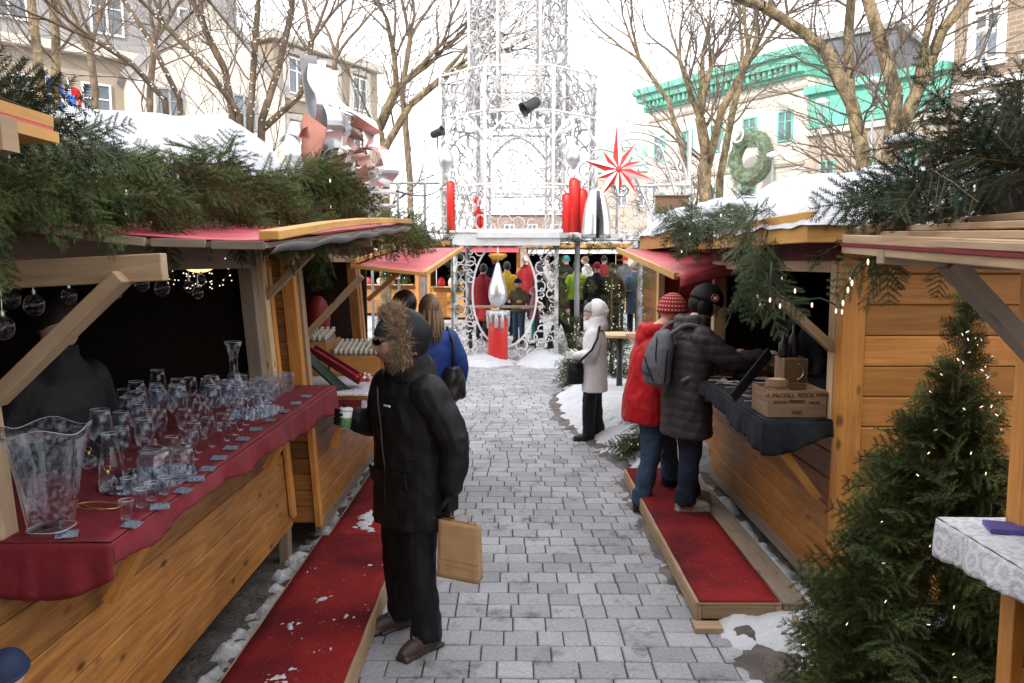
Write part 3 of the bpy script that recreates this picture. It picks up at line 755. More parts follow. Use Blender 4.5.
# ---- nearest right shed: corner, flap and shelf
s5 = thing('market_shed', 'wooden stall at the right edge with a white lace cloth on its shelf', 'market stall', (2.4, 1.8, 0), 0, 'wooden market stalls')
w = MB(); plank_wall(w, 'y', 1.76, .6, 2.66, .2, 1.15, .17); w.build('front_wall', M['honey'], s5, bevel=.004)
w = MB(); w.box(1.71, 1.80, 2.62, 2.70, .08, 2.25); w.build('corner_board', M['amber'], s5, bevel=.003)
w = MB(); plank_wall(w, 'x', 2.68, 1.81, 4.2, .2, 2.3, .17); w.build('side_wall', M['honey'], s5, bevel=.004)
w = MB(); w.box(1.52, 2.3, .6, 2.74, 1.165, 1.19); w.build('counter', M['honey'], s5)
w = MB(); w.box(1.62, 4.3, .6, 2.72, 2.32, 2.36); w.build('roof', M['dark_wood'], s5)
w = MB(); w.box(1.58, 1.62, .6, 2.75, 2.26, 2.38); w.box(1.62, 4.3, 2.72, 2.76, 2.26, 2.38); w.build('fascia', M['dark_wood'], s5)
o0, o1 = P(849, 243, 2.84), P(1180, 262, 1.35)
i0, i1 = P(968, 219, 2.84), P(1300, 190, 1.35)
w = MB()
w.beam(o0 + Vector((0, 0, .014)), o1 + Vector((0, 0, .014)), .05, .03); w.beam(o0 - Vector((0, 0, .022)), o1 - Vector((0, 0, .022)), .05, .028)
w.build('flap_edge_board', M['pale'], s5, bevel=.003)
w = MB(); w.beam(o0 + Vector((-.008, 0, -.004)), o1 + Vector((-.008, 0, -.004)), .05, .010); w.build('flap_cover', M['red_cloth'], s5)
w = MB()
for k in range(4):
    a = o0.lerp(i0, (k + .5) / 4); b = o1.lerp(i1, (k + .5) / 4); w.beam(a, b, .13, .02)
w.build('flap_boards', M['pale'], s5, bevel=.002)
w = MB(); w.beam(o0.lerp(i0, .08) + Vector((0, .02, .035)), i0 + Vector((0, .02, .035)), .06, .03); w.build('flap_batten', M['fresh'], s5, bevel=.003)
w = MB(); w.beam(P(880, 256, 2.5), P(1010, 262, 2.5), .05, .05); w.build('flap_arm', M['grey_wood'], s5, bevel=.003)
w = MB(); w.beam(P(948, 262, 2.5), P(1050, 372, 2.5), .05, .085, (0, 1, 0)); w.build('flap_brace', M['grey_wood'], s5, bevel=.003)
snow_mound('roof_snow', lambda u, v: (1.66 + v * 2.0, .8 + u * 1.85, 2.40 + .22 * min(1, v * 6, (1 - u) * 9) ** .5), 14, 12, 'snow on the roof of the stall at the right edge')

# ---- flap corner of the shed at the far left edge
s6 = thing('market_shed', 'corner of a stall flap with stacked boards at the left edge', 'market stall', (-1.8, .9, 0), 0, 'wooden market stalls')
a, b = P(-60, 112, 1.5), P(24, 124, 1.5); z1_ = Vector((0, -1.0, .0))
w = MB(); w.beam(P(10, 122, 1.5), P(10, 122, 1.5) + z1_, .16, .02); w.build('flap_boards', M['yellow'], s6)
w = MB(); w.beam(P(10, 130, 1.5), P(10, 130, 1.5) + z1_, .16, .012); w.build('flap_cover', M['red_tarp'], s6)
w = MB(); w.beam(P(13, 138, 1.5), P(13, 138, 1.5) + z1_, .17, .02); w.build('flap_edge_board', M['yellow'], s6)
w = MB(); w.beam(P(10, 134, 1.2), (-1.55, 1.2, 2.25), .04, .05); w.build('flap_arm', M['pale'], s6)
w = MB(); plank_wall(w, 'y', -1.6, -.6, 1.75, .2, 1.15, .17); w.box(-1.64, -1.56, 1.66, 1.75, .1, 2.4); w.build('front_wall', M['honey'], s6)
w = MB(); w.box(-4, -1.5, -.6, 1.8, 2.35, 2.41); w.build('roof', M['dark_wood'], s6)

# ============================================================ PLATFORMS
def platform(label, x0, x1, y0, y1, zt, carpet=True, tilt=0):
    t = thing('walk_platform', label, 'platform', ((x0 + x1) / 2, (y0 + y1) / 2, 0), 0, 'boardwalk platforms beside the stalls')
    w = MB(); w.box(x0, x1, y0, y1, zt - .02, zt); w.box(x0, x0 + .035, y0 + .001, y1 - .001, .02, zt - .022); w.box(x1 - .035, x1, y0 + .001, y1 - .001, .02, zt - .022)
    w.box(x0 + .037, x1 - .037, y0, y0 + .035, .03, zt - .022); w.box(x0 + .037, x1 - .037, y1 - .035, y1, .03, zt - .022)
    w.build('frame', M['grey_wood'] if not carpet else M['pale'], t, bevel=.004)
    if carpet:
        def cf(u, v):
            e = .0012 * math.sin(v * 40 + u * 3) * (1 if u in (0, 1) else 0)
            return (x0 + .018 + (x1 - x0 - .03) * u + e, y0 + .0 + (y1 - y0) * v, zt + .006 + .002 * fbm(u * 3, v * 9, 3.))
        w = MB(); w.grid(cf, 8, 60); w.build('carpet', M['red_carpet'], t, smooth=True, thick=.006)
    return t
platform('red carpeted wooden platform under the glass stall', -1.37, -.77, 2.7, 5.55, .15)
platform('red carpeted platform by the bottle stall, with trodden snow', -1.33, -.80, 5.58, 8.8, .14)
platform('red carpeted wooden platform in front of the black cloth stall', 1.07, 1.57, 4.48, 7.5, .13)
t = platform('bare wooden board walk between red carpet and plank stall', 1.585, 1.74, 4.5, 7.5, .12, False)
w = MB(); w.box(1.04, 1.2, 4.35, 4.45, .0, .035); w.build('wood_block', M['pale'], None, bevel=.003)
tag(bpy.data.objects['wood_block'], 'small wood block under the corner of the right red platform', 'wood block')
w = MB(); w.box(1.6, 1.78, 4.28, 4.40, .01, .10); tag(w.build('wood_offcut', M['pale'], None, bevel=.003), 'short snow topped timber at the end of the board walk', 'timber')
w = MB(); w.grid(lambda u, v: (1.6 + .18 * u, 4.28 + .12 * v, .10 + .02 * math.sin(math.pi * u) * math.sin(math.pi * v) + .004), 6, 6); tag(w.build('snow_cap', M['snow'], smooth=True), kind='stuff')
# footprints of snow lying on the left carpet
def h_c(x, y):
    c = max(0, 1 - ((y - 5.85) / .42) ** 2 - ((x + 1.1) / .3) ** 2)
    return .142 + .035 * (fbm(x, y, 4., 5) + .35 * fbm(x, y, 9., 18)) * 1 + .022 * c - .022
field('trodden_snow', -1.3, -.82, 5.0, 7.6, h_c, M['snow'], .018, 'stuff', .158)
def h_c2(x, y): return .15 + .035 * fbm(x, y, 14., 4) + .03 * fbm(x, y, 9., 30, 5) - .019
field('trodden_snow', -1.33, -.8, 3.1, 5.0, h_c2, M['snow'], .011, 'stuff', .160)
# ============================================================ BUILDINGS
M['stone_white'] = simple('white_stone', (.56, .53, .47), .8, nscale=.8, var=.12, bump=.3, bscale=3)
M['stone_beige'] = simple('beige_stone', (.36, .30, .235), .85, nscale=.8, var=.15, bump=.3, bscale=3)
M['verdigris'] = simple('green_copper', (.13, .42, .32), .6, nscale=1.2, var=.25, bump=.1)
M['roof_dark'] = simple('slate_roof', (.10, .10, .12), .6, nscale=2, var=.25)
M['roof_grey'] = simple('grey_roof', (.28, .27, .27), .6, nscale=2, var=.25)
M['pane'] = simple('window_glass', (.12, .15, .18), .12, nscale=.8, var=.5, bump=0, spec=.8)
M['white_paint'] = simple('white_paint', (.80, .80, .78), .6, nscale=3, var=.05, bump=0)
def brick_mat():
    m, n, l, b = newmat('brown_brick')
    t = n.new('ShaderNodeUVMap'); br = n.new('ShaderNodeTexBrick')
    br.inputs['Scale'].default_value = 1.0; br.inputs['Brick Width'].default_value = .62; br.inputs['Row Height'].default_value = .22; br.inputs['Mortar Size'].default_value = .02
    br.inputs['Color1'].default_value = (.27, .20, .14, 1); br.inputs['Color2'].default_value = (.18, .13, .095, 1); br.inputs['Mortar'].default_value = (.32, .28, .23, 1)
    l.new(t.outputs[0], br.inputs['Vector']); l.new(br.outputs['Color'], b.inputs['Base Color']); b.inputs['Roughness'].default_value = .85
    return m
M['brick'] = brick_mat()
class Frame:
    """facade frame from ground point a to ground point b; u metres along, w metres out of the wall, z up"""
    def __init__(s, a, b):
        s.a = Vector((a[0], a[1], 0)); s.d = Vector((b[0] - a[0], b[1] - a[1], 0)); s.L = s.d.length; s.d.normalize()
        n = s.d.cross(Vector((0, 0, 1)))
        if n.dot(Vector((0, 0, 0)) - s.a) < 0: n = -n
        s.n = n
    def p(s, u, w, z): return s.a + s.d * u + s.n * w + Vector((0, 0, z))
    def box(s, mb, u0, u1, w0, w1, z0, z1):
        c = s.p((u0 + u1) / 2, (w0 + w1) / 2, (z0 + z1) / 2)
        h = [s.d * (u1 - u0) / 2, s.n * (w1 - w0) / 2, Vector((0, 0, (z1 - z0) / 2))]
        n0 = len(mb.v); mb.hexa(c, *h)
        for k in range(len(mb.uv) - 6, len(mb.uv)):   # metres for bricks
            f = mb.f[k]; mb.uv[k] = [((Vector(mb.v[i]) - s.a).dot(s.d) + (Vector(mb.v[i]) - s.a).dot(s.n), mb.v[i][2]) for i in f]
def window(fr, par, u, z, w, h, trim, surround=None, bars=True, w0=0.0):
    m_ = MB(); t = .09
    fr.box(m_, u - w / 2, u - w / 2 + t, w0, w0 + .09, z, z + h); fr.box(m_, u + w / 2 - t, u + w / 2, w0, w0 + .09, z, z + h)
    fr.box(m_, u - w / 2 + t, u + w / 2 - t, w0, w0 + .09, z + h - t, z + h); fr.box(m_, u - w / 2 + t, u + w / 2 - t, w0, w0 + .09, z, z + t)
    if bars:
        fr.box(m_, u - .05, u + .05, w0 + .01, w0 + .08, z + t, z + h - t)
        fr.box(m_, u - w / 2 + t, u - .05, w0 + .01, w0 + .07, z + h * .62, z + h * .62 + .06); fr.box(m_, u + .05, u + w / 2 - t, w0 + .01, w0 + .07, z + h * .62, z + h * .62 + .06)
    f = m_.build('window', M[trim], par)
    g_ = MB(); fr.box(g_, u - w / 2 + t * .5, u + w / 2 - t * .5, w0 + .005, w0 + .03, z + t * .5, z + h - t * .5); g_.build('pane', M['pane'], f)
    if surround:
        s_ = MB(); fr.box(s_, u - w / 2 - .28, u - w / 2, w0 - .02, w0 + .12, z - .1, z + h + .15); fr.box(s_, u + w / 2, u + w / 2 + .28, w0 - .02, w0 + .12, z - .1, z + h + .15)
        fr.box(s_, u - w / 2 - .38, u + w / 2 + .38, w0 - .02, w0 + .2, z - .3, z - .1)
        for k in range(5):
            a = (k - 2) / 2; fr.box(s_, u + a * (w / 2 + .05) - .22, u + a * (w / 2 + .05) + .22, w0 - .02, w0 + .14 + .01 * (k % 2), z + h + .152, z + h + .5 - .12 * abs(a))
        s_.build('surround', M[surround], f)
# white building with deep green cornice
b1 = thing('building', 'white stone building under a deep green cornice, with green framed windows and a big wreath', 'building', (13, 50, 0))
f1 = Frame((9.4, 56.2), (16.2, 45))
w = MB(); f1.box(w, 0, f1.L, -2.2, 0, 0, 12.3); w.build('wall', M['stone_white'], b1)
w = MB()
f1.box(w, -.3, f1.L + .1, -2.3, .25, 12.3, 12.6); f1.box(w, -.5, f1.L + .15, -2.4, .75, 12.9, 13.35); f1.box(w, -.6, f1.L + .2, -2.5, 1.0, 13.35, 13.75)
f1.box(w, 0, f1.L, -2.2, .12, 12.6, 12.9)
for k in range(32): u = .2 + k * f1.L / 32; f1.box(w, u, u + .2, .12, .62, 12.45, 12.9)
w.build('cornice', M['verdigris'], b1)
for z in (11.6, 7.5):
    w = MB(); f1.box(w, 0, f1.L, .0, .12, z, z + .18); w.build('string_course', M['stone_beige'], b1)
for z, h in ((8.9, 1.7), (4.9, 1.9), (1.4, 1.9)):
    for k in range(5):
        u = 1.2 + k * (f1.L - 2.6) / 4; window(f1, b1, u, z, 1.05, h, 'verdigris')
# wreath on its wall
wr = thing('wreath', 'giant round evergreen wreath with wire bow on the white building', 'wreath', tuple(P(752, 185, 46.2)))
def ring_boughs(c, ux, uz, nrm, r, n, s, jit=.25):
    it = []
    for k in range(n):
        a = 2 * math.pi * k / n + random.uniform(-.05, .05); rr_ = r * (1 + random.uniform(-jit, jit))
        p = c + ux * math.cos(a) * rr_ + uz * math.sin(a) * rr_ + nrm * random.uniform(0, .3)
        d = (ux * -math.sin(a) + uz * math.cos(a)) + nrm * random.uniform(-.1, .6) + (ux * math.cos(a) + uz * math.sin(a)) * random.uniform(-.8, .8)
        it.append((p, d, random.uniform(0, 6), s, 0))
    return it
cw = P(752, 158, 46.2); ux_ = f1.d; uz_ = Vector((0, 0, 1))
V, Fc, mb_ = place_boughs(ring_boughs(cw, ux_, uz_, f1.n, 1.15, 130, 1.7, .32))
np_mesh('needles', V, Fc, simple('far_wreath_green', (.16, .22, .14), .8, nscale=5, var=.4, bump=0), wr)
w = MB()
w.tube([cw + ux_ * math.cos(t_) * 1.15 + uz_ * math.sin(t_) * 1.15 + f1.n * .1 for t_ in [k * .3 for k in range(21)]], .42, 8, closed=True); w.build('padding', simple('wreath_core', (.14, .19, .12), .9, nscale=4, var=.5, bump=1, bscale=9, bdist=.2), wr)
w = MB()
for s_ in (-1, 1):
    c = cw + ux_ * (-.85 + .42 * s_) + uz_ * (1.0 + .3 * s_) + f1.n * .75
    w.tube([c + ux_ * math.cos(t_) * .42 + uz_ * math.sin(t_) * .42 for t_ in [k * .524 for k in range(12)]], .05, 5, closed=True)
w.build('bow', M['white_metal'], wr)
# lower annex with green attic band
b2 = thing('building', 'lower cream stone annex with a flat green attic band', 'building', (18, 42, 0))
f2 = Frame((16.4, 45.2), (20.9, 39.2))
w = MB(); f2.box(w, 0, f2.L, -8, 0, 0, 9.4); w.build('wall', M['stone_beige'], b2)
w = MB(); f2.box(w, -.05, f2.L, -8.1, .12, 9.4, 11.2); f2.box(w, -.1, f2.L, -8.2, .45, 11.2, 11.6); w.build('attic_band', M['verdigris'], b2)
for z in (9.0, 4.2):
    w = MB(); f2.box(w, 0, f2.L, .0, .2, z, z + .3); w.build('string_course', M['stone_white'], b2)
for z, h in ((5.3, 2.3), (1.2, 2.4)):
    for u in (1.2, 3.4, 5.6): window(f2, b2, u, z, 1.0, h, 'verdigris')
b3 = thing('building', 'dark slate clad block rising behind the cream annex', 'building', (22, 54, 0))
f3 = Frame((16.75, 46.6), (20.3, 43.6))
w = MB(); f3.box(w, 0, f3.L, -6, 0, 0, 14.4); w.build('wall', M['roof_dark'], b3)
w = MB(); f3.box(w, -.2, f3.L + .2, -6.2, .2, 14.4, 14.7); w.build('roof', M['roof_grey'], b3)
# brick building at the right
b4 = thing('building', 'brown brick building with white arched window surrounds at the right', 'building', (22, 37, 0))
f4 = Frame((20.95, 39.1), (25.5, 31.2))
w = MB(); f4.box(w, 0, f4.L, -10, 0, 0, 21); w.build('wall', M['brick'], b4)
for z in (10.1, 13.9, 6.2, 17.6):
    w = MB(); f4.box(w, 0, f4.L, 0, .14, z, z + .32); w.build('string_course', M['white_paint'], b4)
for z in (7.3, 11.3, 15.0, 3.3):
    for u in (1.55, 4.15, 6.7): window(f4, b4, u, z, 1.15, 2.1, 'white_paint', 'white_paint')
# left: long beige block with gabled pavilion
b5 = thing('building', 'long beige stone block with grey mansard roof behind the trees at upper left', 'building', (-24, 40, 0))
f5 = Frame((-34, 27), (-14.5, 44))
w = MB(); f5.box(w, 0, f5.L, -9, 0, 0, 11.8); w.build('wall', M['stone_beige'], b5)
w = MB(); f5.box(w, -.3, f5.L, -9, -.3, 12.2, 16.5); w.build('roof', M['roof_grey'], b5)
w = MB(); f5.box(w, -.3, f5.L + .2, -9.3, .5, 11.8, 12.2); w.build('cornice', M['stone_white'], b5)
for z, h in ((8.6, 2.0), (4.6, 2.2), (1.0, 2.2)):
    for k in range(9): window(f5, b5, 1.6 + k * 2.85, z, 1.3, h, 'white_paint')
for k in range(6): window(f5, b5, 3 + k * 4.1, 13.0, 1.5, 2.0, 'white_paint', w0=-.28)
b6 = thing('building', 'pale gabled pavilion with bright stone front at upper left', 'building', (-15, 42, 0))
f6 = Frame((-17.8, 38), (-11.5, 41.5))
w = MB(); f6.box(w, 0, f6.L, -9, 0, 0, 10.5)
ga = [f6.p(0, 0, 10.5), f6.p(f6.L, 0, 10.5), f6.p(f6.L / 2, 0, 14.6)]; w.prism(ga, -f6.n * 9); w.build('wall', M['stone_white'], b6)
w = MB()
for s_ in (0, 1):
    a, b = f6.p(s_ * f6.L, .2, 10.5), f6.p(f6.L / 2, .2, 14.75)
    w.prism([a, b, b + Vector((0, 0, .22)), a + Vector((0, 0, .22)) + f6.d * (s_ * 2 - 1) * .3], -f6.n * 9.3)
w.build('roof', M['roof_grey'], b6)
for z in (2, 5.6, 8.6):
    for u in (1.8, 5.2): window(f6, b6, u, z, 1.2, 1.7, 'roof_grey')
b7 = thing('building', 'beige stone wing with arched windows behind the light wrapped trees', 'building', (-9, 46, 0))
f7 = Frame((-12.3, 42.5), (-8.2, 50))
w = MB(); f7.box(w, 0, f7.L, -9, 0, 0, 13.5); w.build('wall', M['stone_beige'], b7)
w = MB(); f7.box(w, -.3, f7.L + .3, -9.3, .4, 13.5, 13.9); w.build('cornice', M['stone_white'], b7)
for z in (3.0, 7.6, 11.0):
    for u in (1.6, 4.2, 6.8): window(f7, b7, u, z, 1.3, 1.9, 'white_paint', 'stone_white')
b8 = thing('building', 'distant red brick house seen through the iron tower', 'building', (1, 90, 0))
f8 = Frame((-4.5, 95), (6.5, 95))
w = MB(); f8.box(w, 0, f8.L, -8, 0, 0, 7.6); w.build('wall', simple('far_red_brick', (.26, .19, .16), .9, nscale=2, var=.2, bump=0), b8)
w = MB(); f8.box(w, -.4, f8.L + .4, -8.4, .4, 7.6, 8.3); w.build('roof', M['snow'], b8)
for z in (1.5, 4.7):
    for u in (1.5, 4.2, 6.9, 9.6): window(f8, b8, u, z, 1.2, 1.8, 'white_paint')
b9 = thing('building', 'distant pale building with green mansard roof left of the white one', 'building', (10, 80, 0))
f9 = Frame((7.6, 82), (14.5, 80))
w = MB(); f9.box(w, 0, f9.L, -8, 0, 0, 11); w.build('wall', M['stone_beige'], b9)
w = MB(); w.prism([f9.p(0, .2, 11), f9.p(f9.L, .2, 11), f9.p(f9.L - .8, -.8, 14), f9.p(.8, -.8, 14)], -f9.n * 8); w.build('roof', simple('far_green_roof', (.22, .32, .27), .7, nscale=1), b9)
for u in (1.3, 3.5, 5.7): window(f9, b9, u, 7.6, 1.2, 1.8, 'white_paint')

# unseen row of houses added behind the camera, sized to shade the lane
b0 = thing('building', 'unseen tall house row added behind the camera, sized to shade the market', 'building', (0, -14, 0))
w = MB(); w.box(-28, 5, -24, -13, 0, 21.5); w.build('wall', M['stone_beige'], b0)
w = MB(); w.box(-28.5, 5.5, -24.5, -12.6, 21.5, 22.0); w.build('cornice', M['stone_white'], b0)
f0 = Frame((-40, -13), (55, -13)); f0.n = Vector((0, 1, 0))
for z in (3, 8, 13, 17.5):
    for k in range(6): window(f0, b0, 14 + k * 5, z, 1.4, 2.2, 'white_paint')
# lamp posts
def lamp(px, py0, Y, label):
    b = G(px, 262 + 2.1 * 800 / Y); top = P(px, py0, Y)
    t = thing('street_lamp', label, 'street lamp', (top.x, Y, 0), 0, 'slim street lamps by the buildings')
    w = MB(); w.tube([(top.x, Y, 0), (top.x, Y, top.z)], [.09, .05], 8); w.build('pole', M['grey_metal'], t, smooth=True)
    w = MB(); w.lathe([(.06, 0), (.34, .12), (.30, .2), (.1, .3), (0, .32)], 12, (top.x, Y, top.z)); w.build('lamp_head', M['white_metal'], t, smooth=True)
lamp(822, 105, 38, 'slim street lamp before the cream annex, left of the twin tree trunks')
lamp(874, 84, 36, 'slim street lamp before the cream annex, between the twin tree trunks')
lamp(985, 36, 30, 'tall street lamp before the brown brick building')
lamp(773, 158, 40, 'slim street lamp just right of the big wreath')

# flags
def flag(px, py, Y, wd, hh, kind, label):
    top = P(px, py, Y)
    t = thing('flag', label, 'flag', (top.x, Y, 0), 0)
    w = MB(); w.tube([(top.x, Y, 0), (top.x, Y, top.z + .2)], .05, 6); w.build('pole', M['white_metal'], t)
    def wv(u, v): return (top.x + wd * u * .86, Y + .25 * math.sin(u * 5), top.z - hh * v - wd * u * .55 + .05 * math.sin(u * 7))
    w = MB(); w.grid(wv, 20, 6); f_ = w.build('cloth', M['flag_' + kind], t, smooth=True, thick=.02)
    if kind == 'blue':
        for (u0, u1, v0, v1) in ((.43, .57, 0, 1), (0, .43, .4, .6), (.57, 1, .4, .6)):
            w = MB(); w.grid(lambda u, v: Vector(wv(u0 + (u1 - u0) * u, v0 + (v1 - v0) * v)) + Vector((0, -.03, 0)), 6, 3); w.build('white_cross', M['white_paint'], f_, smooth=True, thick=.01)
M['flag_blue'] = simple('blue_flag', (.03, .12, .55), .7, nscale=2, bump=0, var=.08)
M['flag_red'] = simple('red_flag', (.6, .03, .03), .7, nscale=2, bump=0, var=.08)
flag(44, 76, 22, 1.1, .75, 'blue', 'blue flag with white cross hanging limp above the snowy roof')
flag(69, 86, 22.6, .5, .35, 'red', 'small red flag beside the blue one')

# ============================================================ BARE TREES
def seg_tubes(segs, nseg=5):
    """segs: list of (p0,p1,r0,r1) -> arrays"""
    n = len(segs)
    P0 = np.array([s[0] for s in segs]); P1 = np.array([s[1] for s in segs]); R0 = np.array([s[2] for s in segs]); R1 = np.array([s[3] for s in segs])
    d = P1 - P0; L = np.linalg.norm(d, axis=1, keepdims=True); d = d / np.maximum(L, 1e-6)
    ref = np.where(np.abs(d[:, 2:3]) < .9, np.array([[0, 0, 1.]]), np.array([[1., 0, 0]]))
    x = np.cross(d, ref); x /= np.linalg.norm(x, axis=1, keepdims=True); y = np.cross(d, x)
    V = np.zeros((n, 2 * nseg, 3)); 
    for k in range(nseg):
        a = 2 * math.pi * k / nseg; off = x * math.cos(a) + y * math.sin(a)
        V[:, k] = P0 + off * R0[:, None]; V[:, nseg + k] = P1 + off * R1[:, None]
    Fc = np.zeros((n, nseg, 4), int); base = (np.arange(n) * 2 * nseg)[:, None]
    for k in range(nseg):
        k2 = (k + 1) % nseg
        Fc[:, k] = base + np.array([[k, k2, nseg + k2, nseg + k]])
    return V.reshape(-1, 3), Fc.reshape(-1, 4)
def grow(segs, p, d, r, length, depth, rnd, up=.25, spread=.55, steps=5, minr=.004, bulbs=None):
    p = Vector(p); d = Vector(d).normalized(); r0 = r
    for i in range(steps):
        nd = (d + Vector((rnd.gauss(0, .11), rnd.gauss(0, .11), rnd.gauss(0, .08) + up * .12))).normalized()
        q = p + nd * (length / steps); r1 = r0 * (.90 if depth else .85)
        segs[0 if r0 > .05 else 1].append((tuple(p), tuple(q), r0, r1))
        if bulbs is not None and r0 > .03:
            for _ in range(3):
                tt = rnd.random(); o = Vector((rnd.gauss(0, 1), rnd.gauss(0, 1), rnd.gauss(0, 1))).cross(nd).normalized() * r0 * 1.1
                bulbs.append(p.lerp(q, tt) + o)
        if depth > 0 and i >= 1 and rnd.random() < .8:
            ax = nd.orthogonal(); ax = Matrix.Rotation(rnd.random() * 6.28, 3, nd) @ ax
            bd = (nd * math.cos(spread) + ax.normalized() * math.sin(spread) * rnd.uniform(.8, 1.4)).normalized()
            grow(segs, q, bd, r1 * rnd.uniform(.5, .7), length * rnd.uniform(.55, .8), depth - 1, rnd, up, spread, steps, minr, bulbs)
        p, d, r0 = q, nd, r1
    if depth > 0:
        for s_ in (-1, 1):
            ax = Matrix.Rotation(rnd.random() * 6.28, 3, d) @ d.orthogonal()
            grow(segs, p, (d + ax.normalized() * .45 * s_).normalized(), r0 * .75, length * .72, depth - 1, rnd, up, spread, steps, minr, bulbs)
def bare_tree(label, base, stems, depth, seed, light=False, lights=False, up=.25, group='bare winter trees'):
    rnd = random.Random(seed); segs = [[], []]; bl = [] if lights else None
    for (off, d, r, L, pts) in stems:
        p = Vector(base) + Vector(off)
        if pts:   # explicit trunk points first
            prev = p; r *= .60; rr_ = r
            for q in pts:
                q = Vector(q); nn = 4
                for k in range(nn):
                    a_ = prev.lerp(q, k / nn); b_ = prev.lerp(q, (k + 1) / nn); segs[0].append((tuple(a_), tuple(b_), rr_, rr_ * .975)); rr_ *= .975
                    if bl is not None:
                        for _ in range(5):
                            o = Vector((rnd.gauss(0, 1), rnd.gauss(0, 1), 0)).normalized() * rr_ * 1.1; bl.append(a_.lerp(b_, rnd.random()) + o)
                d = (q - prev).normalized()
                if rr_ > .04:
                    for _ in range(3):
                        ax = Matrix.Rotation(rnd.random() * 6.28, 3, d) @ Vector(d).orthogonal()
                        grow(segs, prev.lerp(q, rnd.uniform(.3, .95)), (Vector(d) * .6 + ax.normalized() * .7).normalized(), rr_ * rnd.uniform(.18, .34), L * rnd.uniform(.7, 1.1), 2, rnd, up)
                prev = q
            for _ in range(3):
                ax = Matrix.Rotation(rnd.random() * 6.28, 3, d) @ Vector(d).orthogonal()
                grow(segs, prev, (Vector(d) + ax.normalized() * .4).normalized(), rr_ * .72, L, depth, rnd, up, bulbs=bl)
        else: grow(segs, p, d, r, L, depth, rnd, up, bulbs=bl)
    t = thing('bare_tree', label, 'tree', base, 0, group)
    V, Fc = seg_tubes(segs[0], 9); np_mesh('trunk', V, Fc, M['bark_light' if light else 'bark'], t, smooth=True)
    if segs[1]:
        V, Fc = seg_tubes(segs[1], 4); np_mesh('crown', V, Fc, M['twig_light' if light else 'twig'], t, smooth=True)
    if bl:
        b = MB()
        for p in bl: b.ball(p, .016, 4, 3)
        tag(b.build('string_lights', M['bulb_off'], t), kind='stuff')
    return t
def tp(*a): return [P(x, y, Y) for (x, y, Y) in a]
# right group (sunlit bark)
bare_tree('bare tree with sunlit bark left of the big wreath', tuple(G(706, 262 + 1680 / 26)), [((0, 0, 0), (0, 0, 1), .36, 1.9, tp((705, 185, 26), (706, 150, 26), (700, 118, 26))), ((0, 0, 0), (0, 0, 1), .25, 1.7, tp((707, 170, 26), (722, 110, 25.5), (748, 62, 25)))], 3, 11, True)
bare_tree('slanting bare tree between the wreath and the green cornice', tuple(G(716, 262 + 1680 / 30)), [((0, 0, 0), (0, 0, 1), .26, 2.0, tp((720, 178, 30), (733, 110, 30), (742, 75, 30)))], 3, 12, True)
bare_tree('big forked bare tree whose left trunk crosses the slate block', tuple(G(866, 262 + 1680 / 20)), [((0, 0, 0), (0, 0, 1), .33, 1.6, tp((864, 160, 20), (852, 105, 20), (826, 50, 20), (800, 30, 20), (762, 6, 19.5))), ((0, 0, 0), (0, 0, 1), .27, 1.6, tp((862, 150, 20), (850, 100, 20.4), (848, 40, 20.5), (852, -10, 20.5)))], 3, 13, True)
bare_tree('big bare tree with spreading golden trunks beside the street lamp', tuple(G(890, 262 + 1680 / 19)), [((0, 0, 0), (0, 0, 1), .33, 1.6, tp((888, 165, 19), (896, 95, 19), (880, 40, 19), (862, -20, 19))), ((0, 0, 0), (0, 0, 1), .28, 1.6, tp((892, 150, 19), (925, 75, 18.6), (942, 30, 18.4), (980, -15, 18.2))), ((0, 0, 0), (0, 0, 1), .2, 1.4, tp((892, 140, 19), (915, 90, 19.4), (930, 20, 19.6), (938, -30, 19.6)))], 3, 14, True)
bare_tree('thin bare tree just right of the iron tower', tuple(G(690, 262 + 1680 / 34)), [((0, 0, 0), (0, 0, 1), .2, 2.4, tp((688, 170, 34), (668, 100, 34), (640, 60, 34)))], 3, 15, True)
# centre left
bare_tree('bare tree with spreading crown behind the ribbon sculpture', tuple(G(386, 262 + 1680 / 22)), [((0, 0, 0), (0, 0, 1), .28, 1.8, tp((384, 160, 22), (378, 130, 22), (396, 90, 22))), ((0, 0, 0), (0, 0, 1), .2, 1.8, tp((384, 150, 22), (410, 105, 22), (440, 80, 22)))], 3, 21, True, up=.35)
bare_tree('slender bare tree between the sculpture and the iron tower', tuple(G(412, 262 + 1680 / 30)), [((0, 0, 0), (0, 0, 1), .22, 2.4, tp((410, 180, 30), (402, 90, 30), (410, 40, 30)))], 4, 22, False)
